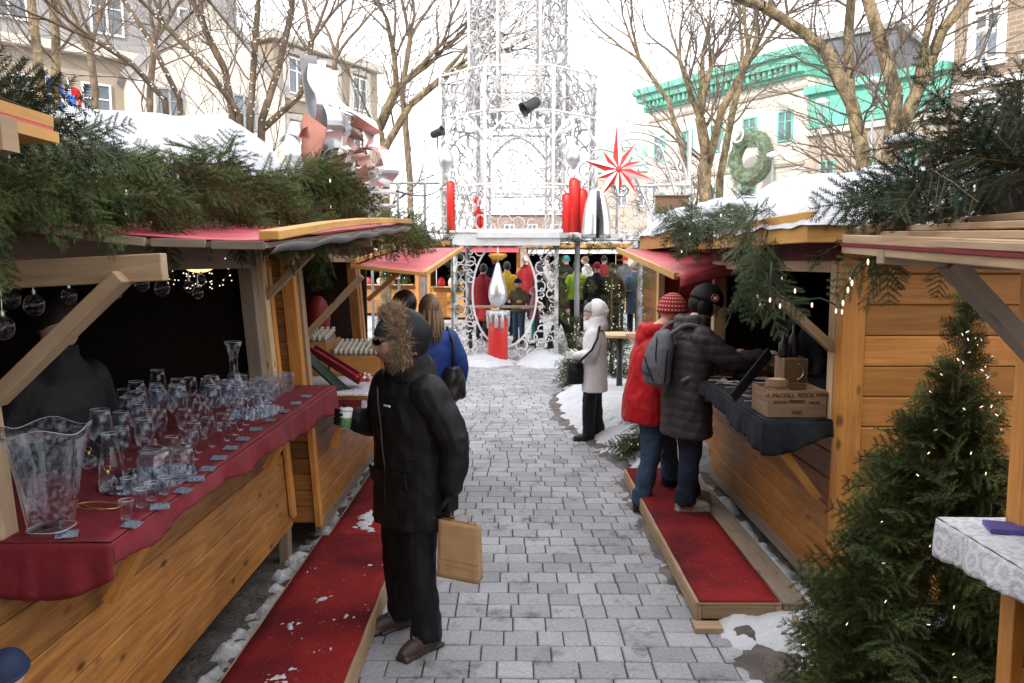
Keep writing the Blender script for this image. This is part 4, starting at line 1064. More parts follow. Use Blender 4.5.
# left, wrapped in light strings
bare_tree('many stemmed tree wrapped in fairy lights behind the ribbon sculpture', tuple(G(250, 262 + 1680 / 14)), [((0, 0, 0), (0, 0, 1), .12, 1.2, tp((232, 112, 14), (225, 70, 14), (205, 30, 13.8))), ((0, 0, 0), (0, 0, 1), .11, 1.2, tp((250, 120, 14), (254, 60, 14), (258, 5, 14))), ((0, 0, 0), (0, 0, 1), .12, 1.2, tp((262, 120, 14), (278, 70, 14.2), (292, 10, 14.4))), ((0, 0, 0), (0, 0, 1), .1, 1.2, tp((240, 115, 14), (208, 70, 13.6), (165, 25, 13.4))), ((0, 0, 0), (0, 0, 1), .11, 1.2, tp((262, 130, 14), (300, 95, 14), (312, 40, 14)))], 2, 31, False, True, group='trees wrapped in fairy lights')
bare_tree('low spreading tree wrapped in fairy lights over the snowy roof', tuple(G(190, 262 + 1680 / 13)), [((0, 0, 0), (0, 0, 1), .09, 1.1, tp((165, 100, 13), (130, 62, 13), (95, 40, 12.8))), ((0, 0, 0), (0, 0, 1), .08, 1.1, tp((180, 100, 13), (150, 40, 13), (120, -5, 13)))], 3, 32, False, True, group='trees wrapped in fairy lights')
bare_tree('pale trunked tree at upper left beside the flag', tuple(G(42, 262 + 1680 / 17)), [((0, 0, 0), (0, 0, 1), .19, 1.5, tp((40, 80, 17), (36, 40, 17), (30, -10, 17)))], 3, 33, True)
bare_tree('pale trunked tree right behind the blue flag', tuple(G(57, 262 + 1680 / 18)), [((0, 0, 0), (0, 0, 1), .19, 1.6, tp((56, 80, 18), (56, 40, 18), (52, -10, 18)))], 3, 34, True)
bare_tree('twiggy dark tree at the upper left corner', tuple(G(95, 262 + 1680 / 24)), [((0, 0, 0), (0, 0, 1), .2, 2.1, tp((95, 90, 24), (90, 50, 24)))], 4, 35, False)
bare_tree('bare tree before the gabled pavilion', tuple(G(150, 262 + 1680 / 27)), [((0, 0, 0), (0, 0, 1), .2, 2.2, tp((150, 90, 27), (155, 40, 27)))], 4, 36, False)
bare_tree('dark twiggy tree behind the many stemmed one', tuple(G(330, 262 + 1680 / 34)), [((0, 0, 0), (0, 0, 1), .22, 2.6, tp((330, 120, 34), (335, 60, 34)))], 4, 37, False)

# ============================================================ WHITE IRON TOWER
def scroll_pts(c, ux, uz, r, kind, a0, n=14):
    c = Vector(c); out = []
    if kind == 'ring':
        for k in range(n + 1): a = a0 + 2 * math.pi * k / n; out.append(c + (ux * math.cos(a) + uz * math.sin(a)) * r)
    elif kind == 'c':
        for k in range(n + 1):
            t = k / n; a = a0 + 4.6 * (t - .5) ; rr_ = r * (1 - .55 * abs(2 * t - 1) ** 3)
            out.append(c + (ux * math.cos(a) + uz * math.sin(a)) * rr_)
    else:
        m_ = n // 2
        for k in range(m_ + 1): t = k / m_; a = a0 + 5.0 * t; rr_ = r * (.22 + .4 * t); out.append(c + uz * r * .62 + (ux * math.cos(a) + uz * math.sin(a)) * rr_)
        e = out[-1]; 
        for k in range(m_ + 1): t = 1 - k / m_; a = a0 + math.pi + 5.0 * t; rr_ = r * (.22 + .4 * t); out.append(c - uz * r * .62 + (ux * math.cos(a) + uz * math.sin(a)) * rr_)
    return out
def scroll_panel(mb, o, ux, uz, nrm, W, H, r, rnd, depth=.05, th=.02, dens=1.0, mask=None):
    """fill the W x H panel from corner o with packed scrolls"""
    nx_, nz_ = max(1, int(W / (2 * r) * dens)), max(1, int(H / (2 * r) * dens))
    for i in range(nx_):
        for j in range(nz_):
            u = (i + .5) * W / nx_ + rnd.uniform(-.15, .15) * r; v = (j + .5) * H / nz_ + rnd.uniform(-.15, .15) * r
            if mask and not mask(u, v): continue
            k = rnd.choice(['ring', 'c', 'c', 's', 's'])
            mb.ribbon(scroll_pts(Vector(o) + ux * u + uz * v, ux, uz, r * rnd.uniform(.8, 1.12), k, rnd.uniform(0, 6.28)), depth, th, nrm)
rt = random.Random(77)
UZ = Vector((0, 0, 1))
tw = thing('scrollwork_tower', 'tall white wrought iron scrollwork tower standing on a deck above the gate', 'tower', (.15, 18.3, 0))
TC = Vector((.15, 18.6, 0)); DZ = 2.72
def poly_ring(r, n, z, a0=math.pi / 8): return [Vector((TC.x + r * math.cos(a0 + 2 * math.pi * k / n), TC.y + r * math.sin(a0 + 2 * math.pi * k / n), z)) for k in range(n)]
def tier(r, n, z0, z1, rs, dens, post, skip=(), arch=False, a0=math.pi / 8):
    w = MB(); lo = poly_ring(r, n, z0, a0); hi = poly_ring(r, n, z1, a0)
    for k in range(n):
        k2 = (k + 1) % n
        w.tube([lo[k], hi[k]], post, 6); w.tube([hi[k], hi[k2]], post * .8, 6); w.tube([lo[k], lo[k2]], post * .8, 6)
    w.build('frame', M['white_metal'], tw, smooth=True)
    w = MB()
    for k in range(n):
        if k in skip: continue
        k2 = (k + 1) % n; e = lo[k2] - lo[k]; W = e.length; ux = e.normalized(); nr = ux.cross(UZ)
        scroll_panel(w, lo[k], ux, UZ, nr, W, z1 - z0, rs, rt, .05, .016, dens)
    w.build('scrollwork', M['shaded_silver_paint'], tw)  # white iron drawn grey, its backlit shade put into the colour
tier(1.85, 8, DZ + 2.5, DZ + 3.4, .20, 1.45, .03)
tier(1.84, 8, DZ + 1.0, DZ + 2.5, .20, 1.3, .03, skip=(4, 5, 6))
tier(1.85, 8, DZ + .05, DZ + 1.0, .15, 1.2, .03)
tier(1.18, 8, DZ + 2.6, DZ + 8.5, .20, 1.45, .04)
tier(1.25, 4, DZ + 1.0, DZ + 3.4, .15, .95, .045, a0=math.pi / 4 + .1)
w = MB()
for p in poly_ring(1.85, 8, DZ): w.tube([p, p + Vector((0, 0, 3.4))], .035, 6)
for k in range(8):
    a, b = poly_ring(1.85, 8, DZ + 2.45)[k], poly_ring(1.85, 8, DZ + 2.45)[(k + 1) % 8]
    w.tube([a.lerp(b, t) + Vector((0, 0, -.55 + .55 * math.sin(math.pi * t))) for t in [i / 10 for i in range(11)]], .03, 5)
w.build('arches', M['white_metal'], tw, smooth=True)
w = MB(); w.prism([Vector((p.x, p.y, DZ - .12)) for p in poly_ring(2.15, 8, 0)], (0, 0, .1)); w.build('deck', M['white_metal'], tw)
for px in (461, 555, 577):
    pass
dk = [(1.40, 17.25), (-1.1, 20.0), (2.75, 17.2)]
w = MB(); w.box(.95, 2.85, 17.1, 17.4, DZ - .16, DZ - .02); w.box(.95, 2.85, 17.4, 20.5, DZ - .08, DZ - .02); w.build('deck_beam', M['white_metal'], tw)
for (x, y) in dk:
    w = MB(); w.tube([(x, y, 0), (x, y, DZ - .1)], .06, 8); w.build('post', M['grey_metal'], tw, smooth=True)
# gate panel in front: rings, oval, scrolls, candle
gt = thing('scroll_gate', 'white iron gate screen of rings and scrolls below the tower', 'gate', (-.12, 16.9, 0))
GY = 17.0
g0, g1 = P(456, 352, GY), P(556, 352, GY)
zt = P(500, 246, GY).z; zb = .06
w = MB()
w.box(g0.x - .04, g1.x + .06, GY - .3, GY + .1, zt, zt + .26); w.box(g0.x - .1, g1.x + .12, GY - .34, GY + .14, zt + .262, zt + .31); w.build('lintel', M['white_metal'], gt, bevel=.01)
for x in (g0.x, g1.x):
    w = MB(); w.tube([(x, GY, 0), (x, GY, zt)], .045, 8); w.build('post', M['white_metal'], gt, smooth=True)
ux = Vector((1, 0, 0)); Wg = g1.x - g0.x; cg = Vector(((g0.x + g1.x) / 2 - .03, GY, 1.42)); ra, rb_ = .68, 1.12
w = MB()
for rr_ in (1.0,):
    w.ribbon([cg + ux * math.cos(a) * ra + UZ * math.sin(a) * rb_ for a in [2 * math.pi * k / 48 for k in range(49)]], .07, .04, (0, 1, 0))
w.build('oval', M['white_metal'], gt)
w = MB()
for i in range(10):
    for j in range(13):
        x = g0.x + (i + .5) * Wg / 10; z = zb + (j + .5) * (zt - zb) / 13
        d = math.hypot((x - cg.x) / (ra + .07), (z - cg.z) / (rb_ + .07))
        if d < 1: continue
        r = rt.uniform(.085, .13)
        w.ribbon(scroll_pts((x + rt.uniform(-.03, .03), GY, z + rt.uniform(-.03, .03)), ux, UZ, r, rt.choice(['ring', 'ring', 'c', 's']), rt.uniform(0, 6)), .05, .026, (0, 1, 0))
w.build('scrollwork', M['white_metal'], gt)
# candle
cn_ = P(498, 360, 16.75)
cd = thing('candle_ornament', 'large red candle ornament with dripping silver wax and bulb flame before the gate', 'candle ornament', (cn_.x, 16.75, 0))
w = MB(); zc = P(498, 312, 16.75).z
w.lathe([(.20, 0), (.21, .02), (.205, .6), (.205, zc), (.0, zc)], 24, (cn_.x, 16.75, 0)); w.build('candle', M['candle_red'], cd, smooth=True)
w = MB()
for k in range(11):
    a = 2 * math.pi * k / 11; h = rt.uniform(.12, .34); c = (cn_.x + .205 * math.cos(a), 16.75 + .205 * math.sin(a))
    w.tube([(c[0], c[1], zc + .03), (c[0], c[1], zc - h)], [.055, .04], 7)
w.lathe([(.25, -.07), (.25, .02), (.0, .03)], 20, (cn_.x, 16.75, zc)); w.build('wax_drips', M['shaded_silver_paint'], cd, smooth=True)
w = MB(); w.lathe([(0, 0), (.07, .012), (.13, .05), (.175, .12), (.198, .21), (.2, .31), (.185, .42), (.15, .54), (.11, .66), (.075, .78), (.045, .9), (0, .98)], 20, (cn_.x, 16.75, zc + .1)); w.tube([(cn_.x, 16.75, zc), (cn_.x, 16.75, zc + .14)], .02, 6)
w.tube([(cn_.x, 16.75, zc + 1.05), (cn_.x, 16.75, zt + .02)], .02, 6)
w.build('flame', M['silver'], cd, smooth=True)
w = MB(); w.lathe([(.0, 0), (.08, .0), (.20, .09), (.17, .14), (0, .15)], 18, (cn_.x, 16.75, zt - .3)); w.build('gold_cap', simple('gold_paint', (.7, .35, .04), .4, metal=.3), cd, smooth=True)
# upper ornaments standing on the deck
def drop(px, py, h, Y, label):
    c = P(px, py, Y); t = thing('silver_drop', label, 'ornament', tuple(c), 0, 'silver flame drops hanging on the tower')
    w = MB(); w.lathe([(0, -h / 2), (h * .1, -h * .46), (h * .24, -h * .2), (h * .26, 0), (h * .16, h * .25), (h * .05, h * .45), (0, h / 2)], 14, tuple(c)); w.build('body', M['silver'], t, smooth=True)
    w = MB(); w.tube([c + Vector((0, 0, h / 2)), c + Vector((0, 0, h / 2 + .5))], .015, 4); w.build('hook', M['white_metal'], t)
drop(446, 158, .62, 17.0, 'silver flame drop hanging at the left side of the tower')
drop(573, 155, .62, 17.0, 'silver flame drop hanging at the right side of the tower')
def red_candles(px, Y, items, label):
    z0 = DZ; x = P(px, 230, Y).x
    t = thing('red_candle_cluster', label, 'candle ornament', (x, Y, z0), 0, 'red candle ornaments on the tower deck')
    for (dx, h, r) in items:
        w = MB(); c = (x + dx, Y + abs(dx) * .3, z0); w.lathe([(r, 0), (r, h - r), (r * .8, h - r * .4), (r * .4, h - .02), (0, h)], 14, c); w.build('candle', M['candle_red'], t, smooth=True)
red_candles(451, 17.3, [(0, 1.12, .09)], 'single thin red candle at the left corner of the tower deck')
red_candles(477, 17.6, [(0, .8, .08), (.12, .55, .06)], 'pair of short red candles behind the left part of the tower rail')
red_candles(573, 17.1, [(-.13, .85, .11), (.02, 1.16, .12), (.2, .95, .1), (.3, .8, .07)], 'cluster of thick red candles under the red star')
# star
sc_ = P(618, 170, 16.6)
st = thing('star_ornament', 'large red and white pointed star ornament on the tower wheel', 'star', tuple(sc_))
for col, par in (('candle_red', 0), ('white_metal', 1)):
    w = MB()
    for k in range(10):
        a = math.pi / 2 + k * math.pi / 5 + .04; L = [.95, .52, .8, .5, .68, .52, .72, .82, .52, .66][k]
        d = Vector((math.cos(a), 0, math.sin(a))); s_ = Vector((-math.sin(a), 0, math.cos(a))) * .115
        tip = sc_ + d * L; b0 = sc_ + d * .1 + s_; b1 = sc_ + d * .1 - s_; f_ = sc_ + Vector((0, -.12, 0)) + d * .06; bk = sc_ + Vector((0, .12, 0)) + d * .06
        i = [w.pt(q) for q in (tip, b0, b1, f_, bk)]
        if par == 0: w.face((i[0], i[3], i[1])); w.face((i[0], i[1], i[4]))
        else: w.face((i[0], i[2], i[3])); w.face((i[0], i[4], i[2]))
    if par == 0: w.ball(sc_, .13, 10, 6)
    w.build('red_facets' if par == 0 else 'white_facets', M[col], st)
w = MB(); w.tube([sc_ + Vector((0, .1, 0)), sc_ + Vector((0, .5, 0))], .03, 6); w.build('bracket', M['grey_metal'], st)
# wheel of scrolls
wh = thing('iron_arch', 'silver scrollwork wheel arch behind the red star', 'wheel ornament', tuple(P(640, 240, 17.2)))
wc = P(634, 186, 17.2); w = MB()
for rr_ in (1.12, .98): w.ribbon([wc + ux * math.cos(a) * rr_ + UZ * math.sin(a) * rr_ for a in [2 * math.pi * k / 40 for k in range(41)]], .12, .03, (0, 1, 0))
w.build('rim', M['shaded_silver_paint'], wh)
w = MB()
for k in range(44):
    a = rt.uniform(0, 6.28); q = rt.uniform(.12, .88); w.ribbon(scroll_pts(wc + (ux * math.cos(a) + UZ * math.sin(a)) * q, ux, UZ, rt.uniform(.1, .19), rt.choice(['c', 's', 'ring']), a), .09, .016, (0, 1, 0))
w.build('scrollwork', M['shaded_silver_paint'], wh)
w = MB()
pts = [P(660 + 20 * math.sin(t * 1.57), 145 + 90 * t, 17.0) for t in [i / 12 for i in range(13)]]; w.ribbon(pts, .14, .03, (0, 1, 0))
pts = [P(592 + 62 * t, 150 + 70 * t - 25 * math.sin(3.14 * t), 16.9) for t in [i / 12 for i in range(13)]]; w.ribbon(pts, .12, .03, (0, 1, 0))
w.tube([P(690, 130, 17.2), (P(690, 130, 17.2).x, 17.2, 0)], .05, 6); w.tube([P(604, 186, 17.1), P(690, 185, 17.1)], .03, 6)
w.build('struts', M['shaded_silver_paint'], wh)
w = MB()
for dx in (-.9, .95): w.tube([wc + ux * dx + UZ * (-.5), (wc.x + dx, 17.2, DZ - .02)], .04, 6)
w.build('legs', M['grey_metal'], wh)
# bell shaped silver shell
bc = P(596, 238, 16.4)
bl = thing('silver_bell', 'dented silver bell shaped shell with a dark opening on the gate roof', 'bell ornament', tuple(bc))
w = MB(); n0 = 22
prof = [(.27, 0), (.29, .3), (.27, .6), (.2, .85), (.08, 1.0), (0, 1.02)]
for i, (r, z) in enumerate(prof): pass
w.grid(lambda u, v: (bc.x + math.cos(-1.15 + u * 5.75) * (.29 * math.cos(v * 1.5) ** .45 + .004), 16.4 + math.sin(-1.15 + u * 5.75) * (.29 * math.cos(v * 1.5) ** .45), bc.z + v * 1.0), 24, 12)
w.build('shell', M['silver'], bl, smooth=True, thick=.015)
w = MB(); w.lathe([(.07, 0), (.06, .38), (0, .46)], 12, (bc.x, 16.4, bc.z)); w.build('dark_core', M['black_metal'], bl, smooth=True)
# spotlights
def spot(px, py, Y, d, label, s=1.0):
    c = P(px, py, Y); d = Vector(d).normalized()
    t = thing('spotlight', label, 'spotlight', tuple(c), 0, 'black spotlights on the tower')
    w = MB(); w.lathe([(.07 * s, -.2 * s), (.11 * s, -.16 * s), (.12 * s, .12 * s), (.15 * s, .2 * s), (.13 * s, .2 * s), (.1 * s, .05 * s), (0, .05 * s)], 14, tuple(c), d); w.build('housing', M['black_metal'], t, smooth=True)
    w = MB(); w.tube([c, c + Vector((0, .15, -.3))], .02, 5); w.build('bracket', M['grey_metal'], t)
spot(531, 105, 16.4, (-.75, -.4, -.5), 'black spotlight at the middle of the tower front')
spot(437, 133, 16.6, (.6, -.3, .2), 'small black spotlight at the left edge of the tower', .7)
# hanging planter box
pb = P(672, 205, 13.5)
tb = thing('planter_box', 'small wooden planter box with twigs hanging near the scroll wheel', 'planter', tuple(pb))
w = MB(); w.box(pb.x - .26, pb.x + .26, 13.4, 13.6, pb.z - .13, pb.z + .13); w.box(pb.x - .29, pb.x + .29, 13.37, 13.63, pb.z + .131, pb.z + .16); w.build('box', M['box_wood'], tb, bevel=.006)
w = MB(); w.tube([(pb.x + .2, 13.7, pb.z), (pb.x + .2, 13.7, 0)], .05, 6); w.build('post', M['grey_wood'], tb)
# left low white rail with rings, joined to tower
rl = thing('scroll_fence', 'low white iron fence of scrolls left of the tower deck', 'fence', tuple(P(400, 240, 19)))
w = MB(); a, b = P(345, 232, 18.5), P(452, 232, 18.5); scroll_panel(w, a, ux, UZ, Vector((0, 1, 0)), b.x - a.x, 1.05, .15, rt, .05, .014, 1.15)
w.build('scrollwork', M['shaded_silver_paint'], rl)
w = MB(); w.tube([a + UZ * 1.1, b + UZ * 1.1], .03, 5); w.tube([a, b], .03, 5)
for k in range(5): q = a.lerp(b, k / 4); w.tube([Vector((q.x, q.y, 0)), q + UZ * 1.1], .035, 5)
w.build('frame', M['grey_metal'], rl)
rl2 = thing('scroll_fence', 'low white iron fence of scrolls right of the tower behind the bell', 'fence', tuple(P(630, 240, 19)))
w = MB(); a, b = P(580, 240, 19.2), P(690, 240, 19.2); scroll_panel(w, a, ux, UZ, Vector((0, 1, 0)), b.x - a.x, 1.4, .16, rt, .05, .014, 1.15)
w.build('scrollwork', M['shaded_silver_paint'], rl2)
w = MB(); w.tube([a, b], .03, 5)
for k in range(4): q = a.lerp(b, k / 3); w.tube([q, q + UZ * 1.4], .035, 5)
w.build('frame', M['grey_metal'], rl2)

# ============================================================ RIBBON SCULPTURE
rs = thing('ribbon_sculpture', 'curled copper and silver metal ribbon sculpture on a white frame', 'sculpture', tuple(G(340, 262 + 1680 / 9.5)))
SY = 9.5
def spx(px, py, dy=0): return P(px, py, SY + dy)
def sribbon(pts, width, mat, wd=(0.3, 1, .1), name='ribbon'):
    pts = [Vector(p) for p in pts]; out = []
    n = len(pts)
    for i in range(n - 1):
        p0, p1, p2, p3 = pts[max(i - 1, 0)], pts[i], pts[i + 1], pts[min(i + 2, n - 1)]
        for k in range(6):
            t = k / 6; out.append(.5 * ((2 * p1) + (p2 - p0) * t + (2 * p0 - 5 * p1 + 4 * p2 - p3) * t * t + (3 * p1 - p0 - 3 * p2 + p3) * t ** 3))
    out.append(pts[-1]); w = MB(); w.ribbon(out, width, .006, wd); w.build(name, M[mat], rs)
def curl(cx, cy, r, turns, a0, width, mat, wd=(.2, 1, .2), sq=.8, shrink=.5):
    pts = []
    for k in range(int(turns * 8) + 1):
        a = a0 + k * math.pi / 4; q = r * (1 - shrink * k / (turns * 8)); pts.append(spx(cx + q * math.cos(a), cy + q * math.sin(a) * sq, k * .02))
    sribbon(pts, width, mat, wd)
curl(352, 163, 18, 1.1, .4, .42, 'copper'); curl(345, 158, 19, .8, 2.2, .35, 'silver'); curl(372, 158, 16, 1.0, 3.5, .4, 'copper')
curl(308, 158, 15, .9, 5.6, .40, 'silver'); curl(318, 135, 14, .8, 3.0, .3, 'copper'); curl(330, 122, 13, .9, 1.0, .3, 'silver')
curl(298, 170, 14, .8, 1.6, .35, 'white_metal'); curl(360, 140, 12, 1.3, .0, .22, 'copper'); curl(350, 118, 10, 1.3, 2.0, .15, 'silver'); curl(376, 172, 10, 1.1, 4.0, .3, 'silver')
curl(366, 180, 12, 1.0, 2.0, .25, 'white_metal'); curl(325, 170, 12, 1.0, 5.0, .3, 'silver'); curl(296, 142, 12, 1.0, 3.2, .3, 'white_metal'); curl(388, 176, 9, 1.0, 1.2, .2, 'silver')
# flat facets of the big bow
def facet(pts, mat, d=.25, name='facet'):
    w = MB(); w.prism([spx(*p) for p in pts], (0, .02, 0)); w.build(name, M[mat], rs)
facet([(304, 112, -.1), (327, 128, -.25), (316, 172, -.1), (300, 165, 0), (298, 138, .1)], 'copper'); facet([(336, 100, 0), (352, 128, -.2), (366, 142, 0), (340, 135, .1), (330, 118, .1)], 'silver')
facet([(352, 112, .05), (382, 132, -.1), (372, 136, .1), (350, 126, .1)], 'copper')
facet([(334, 140, -.1), (326, 176, -.2), (316, 178, 0), (322, 150, .1)], 'silver'); facet([(354, 172, -.25), (366, 164, -.3), (370, 180, -.1), (356, 186, 0)], 'copper')
for q in ([(318, 60, .1), (316, 80, 0), (325, 100, -.1), (322, 130, 0)], [(308, 55, 0), (312, 90, .1), (318, 120, 0), (330, 140, 0)], [(330, 70, .1), (328, 95, 0), (336, 120, -.1), (330, 150, 0)], [(322, 92, -.1), (345, 110, 0), (368, 122, .1), (372, 150, 0)], [(300, 122, 0), (292, 150, -.1), (302, 178, 0)], [(386, 150, 0), (392, 170, 0), (380, 186, 0)]):
    sribbon([spx(*p) for p in q], .20, 'silver', (.9, .5, 0))
w = MB()
for x in (300, 345): w.tube([spx(x, 190), Vector((spx(x, 190).x, SY, 0))], .035, 6)
w.tube([spx(285, 190), spx(396, 192)], .035, 6); w.tube([spx(285, 206, .5), spx(396, 206, .5)], .03, 6); w.build('support_frame', M['white_metal'], rs, smooth=True)
for (a, b, la) in (((396, 191, 9.5), (448, 182, 16.5), 'dark cable running from the sculpture to the tower'),):
    w = MB(); p0, p1 = P(*a), P(*b)
    w.tube([p0.lerp(p1, t) + Vector((0, 0, -.15 * math.sin(math.pi * t))) for t in [i / 12 for i in range(13)]], .012, 4); tag(w.build('cable', M['black_metal'], smooth=True), la, 'cable')
# ============================================================ GREENERY
def rnd_items(n, fb, fd, s0, s1, droop=.5, jit=.35):
    out = []
    for _ in range(n):
        b, k = fb(); d = Vector(fd(k)) + Vector((random.gauss(0, jit), random.gauss(0, jit), random.gauss(0, jit)))
        out.append((b, d, random.uniform(0, 6.28), random.uniform(s0, s1), random.uniform(.3, 1) * droop))
    return out
def bl_pts(items, n, off=.12):
    r = []
    for _ in range(n):
        b, d, _, s, _ = random.choice(items); r.append(Vector(b) + Vector(d).normalized() * random.uniform(.05, .3) * s + Vector((random.gauss(0, .03), -abs(random.gauss(0, .04)), -.03)))
    return r
U = random.uniform
def fbL():
    y = U(1.75, 5.75); k = (y - 1.75) / 4
    return (-1.30 + U(-.14, .06), y, 2.31 + U(-.08, .17) + .055 * (y - 2)), k
it = rnd_items(300, fbL, lambda k: (.5, .55, -.35), .5, .85, .5, .42)
it = [(b, d, rr_, s_ * (.52 + .48 * smooth(2.2, 4.4, b[1])), dr) for b, d, rr_, s_, dr in it]
it += [(b, d, rr_, s_ * .5, dr) for b, d, rr_, s_, dr in rnd_items(170, lambda: ((-1.30 + U(-.1, .06), U(1.7, 3.4), U(2.24, 2.46)), 0), lambda k: (.5, .4, -.3), .5, .85, .5, .5)]
it += rnd_items(20, lambda: ((-1.22 + U(-.04, .03), U(1.83, 1.92), U(2.14, 2.35)), 0), lambda k: (.0, .0, -1), .26, .42, .1, .14)
it = [((b[0], b[1], b[2] + .03 * (1 - smooth(2.0, 2.9, b[1])) * (1 if d[2] > -.9 else 0)), d, r_, s_, dr) for b, d, r_, s_, dr in it]
it += rnd_items(60, lambda: ((-1.25 + U(-.1, .1), U(4.7, 5.9), U(2.38, 2.72)), 0), lambda k: (.6, .6, -.45), .6, .95, .6, .3)
greenery('fir_garland', 'thick fir bough garland under the snow along the glass stall roof', 'garland', it, 'fir', bl_pts(it, 26), 'fir garlands on the stall roofs', (-1.3, 4, 2.4))
it = [(P(x, y, Y), (dx, dy, dz), U(0, 6), s, .4) for (x, y, Y, dx, dy, dz, s) in ((-30, 80, 1.65, 1, .2, -.1, .4), (-20, 90, 1.6, 1, .5, -.3, .45), (-40, 100, 1.7, 1, .2, .0, .55), (0, 118, 1.8, 1, .3, -.15, .62), (-20, 82, 1.7, .9, .2, -.5, .5))]
it = [(b, Vector(d) + Vector((0, U(-.3, .3), U(-.25, .25))), U(0, 6), s, dr) for b, d, _, s, dr in it]
greenery('fir_branch', 'dark fir branch jutting in at the upper left edge over the snow', 'fir branch', it, 'fir_dark', (), None, (-1.4, 1.7, 2.5))
it = rnd_items(38, lambda: ((U(-1.22, -1.0), U(5.9, 8.9), U(2.34, 2.5)), 0), lambda k: (.6, .4, -.3), .6, .9, .5)
it += rnd_items(10, lambda: (P(U(300, 325), U(236, 246), 5.95), 0), lambda k: (.2, .1, -1), .6, .8, .1)
greenery('fir_garland', 'fir garland on the roof edge of the bottle stall, above its red flap', 'garland', it, 'fir', (), 'fir garlands on the stall roofs', (-1.1, 7.4, 2.4))
def fbR():
    y = U(4.75, 7.6); return (1.52 + U(-.06, .10), y, 2.33 + U(-.04, .17) + .03 * (y - 5)), 0
it = rnd_items(115, fbR, lambda k: (-.25, -.35, -.4), .42, .66, .5, .4)
it += rnd_items(34, lambda: ((1.46 + U(-.08, .08), U(4.5, 4.9), U(2.0, 2.3)), 0), lambda k: (-.1, -.1, -1), .5, .8, .2, .35)
greenery('fir_garland', 'fir garland spilling down over the red flap of the plank stall', 'garland', it, 'fir_blue', bl_pts(it, 18), 'fir garlands on the stall roofs', (1.5, 6, 2.3))
def fbN():
    y = U(1.9, 2.95); return (1.62 + max(0, y - 2.3) * .25 + U(-.05, .35), y, 2.34 + U(-.06, .30)), 0
it = rnd_items(170, fbN, lambda k: (-.3, .05, -.1), .35, .62, .5, .55)
it += rnd_items(8, lambda: (P(U(900, 965), U(160, 205), 2.85), 0), lambda k: (-1, .1, -.35), .55, .8, .35, .25)
it += rnd_items(75, lambda: (P(U(925, 1100), U(115, 215), U(2.35, 2.9)), 0), lambda k: (-.7, .1, .1), .42, .66, .4, .5)
greenery('fir_garland', 'dark bushy fir garland at the upper right on the nearest stall roof', 'garland', it, 'fir_dark', bl_pts(it, 8), 'fir garlands on the stall roofs', (1.7, 2.5, 2.4))
it = [(P(888, 252, 2.75), (-1, 0, -.3), 0, .36, 1.2), (P(888, 252, 2.75), (-.4, 0, -1), 1, .45, .3), (P(886, 252, 2.75), (.1, 0, -1), 2, .42, .2), (P(892, 254, 2.75), (.25, 0, -1), 2, .3, .2), (P(945, 262, 2.8), (-.2, 0, -1), 2, .28, .2), (P(972, 262, 2.8), (.1, 0, -1), 0, .3, .2), (P(880, 252, 2.8), (-1, 0, -.9), 2, .5, .5)]
greenery('fir_sprig', 'fir sprigs dangling under the near right flap against the planks', 'fir sprig', it, 'fir_blue', [P(868, 262, 2.7), P(848, 290, 2.7), P(843, 303, 2.7), P(852, 283, 2.7)], None, tuple(P(888, 252, 2.75)))
# string of lights across the plank stall opening
w = MB(); pts = [P(x, y, 4.4) for x, y in ((772, 262), (770, 285), (778, 296), (790, 301), (805, 300), (820, 298), (832, 303), (840, 308), (848, 285), (856, 268), (872, 258))]
sl = thing('string_lights', 'green wire with white bulbs strung across the plank stall opening', 'string lights', tuple(pts[0]))
w.tube(pts, .006, 5); w.build('wire', M['wire'], sl, smooth=True)
for (x, y, dx, dy) in ((795, 291, 1, -2), (770, 300, -1, 2), (842, 312, 1, 2), (836, 311, -1, 2), (850, 280, 1, -1), (812, 305, 0, 2), (780, 306, 0, 2)):
    w = MB(); w.ball(P(x, y, 4.38), .006, 6, 5, (1, 1, 2.4)); w.build('bulb', M['bulb'], sl, smooth=True)

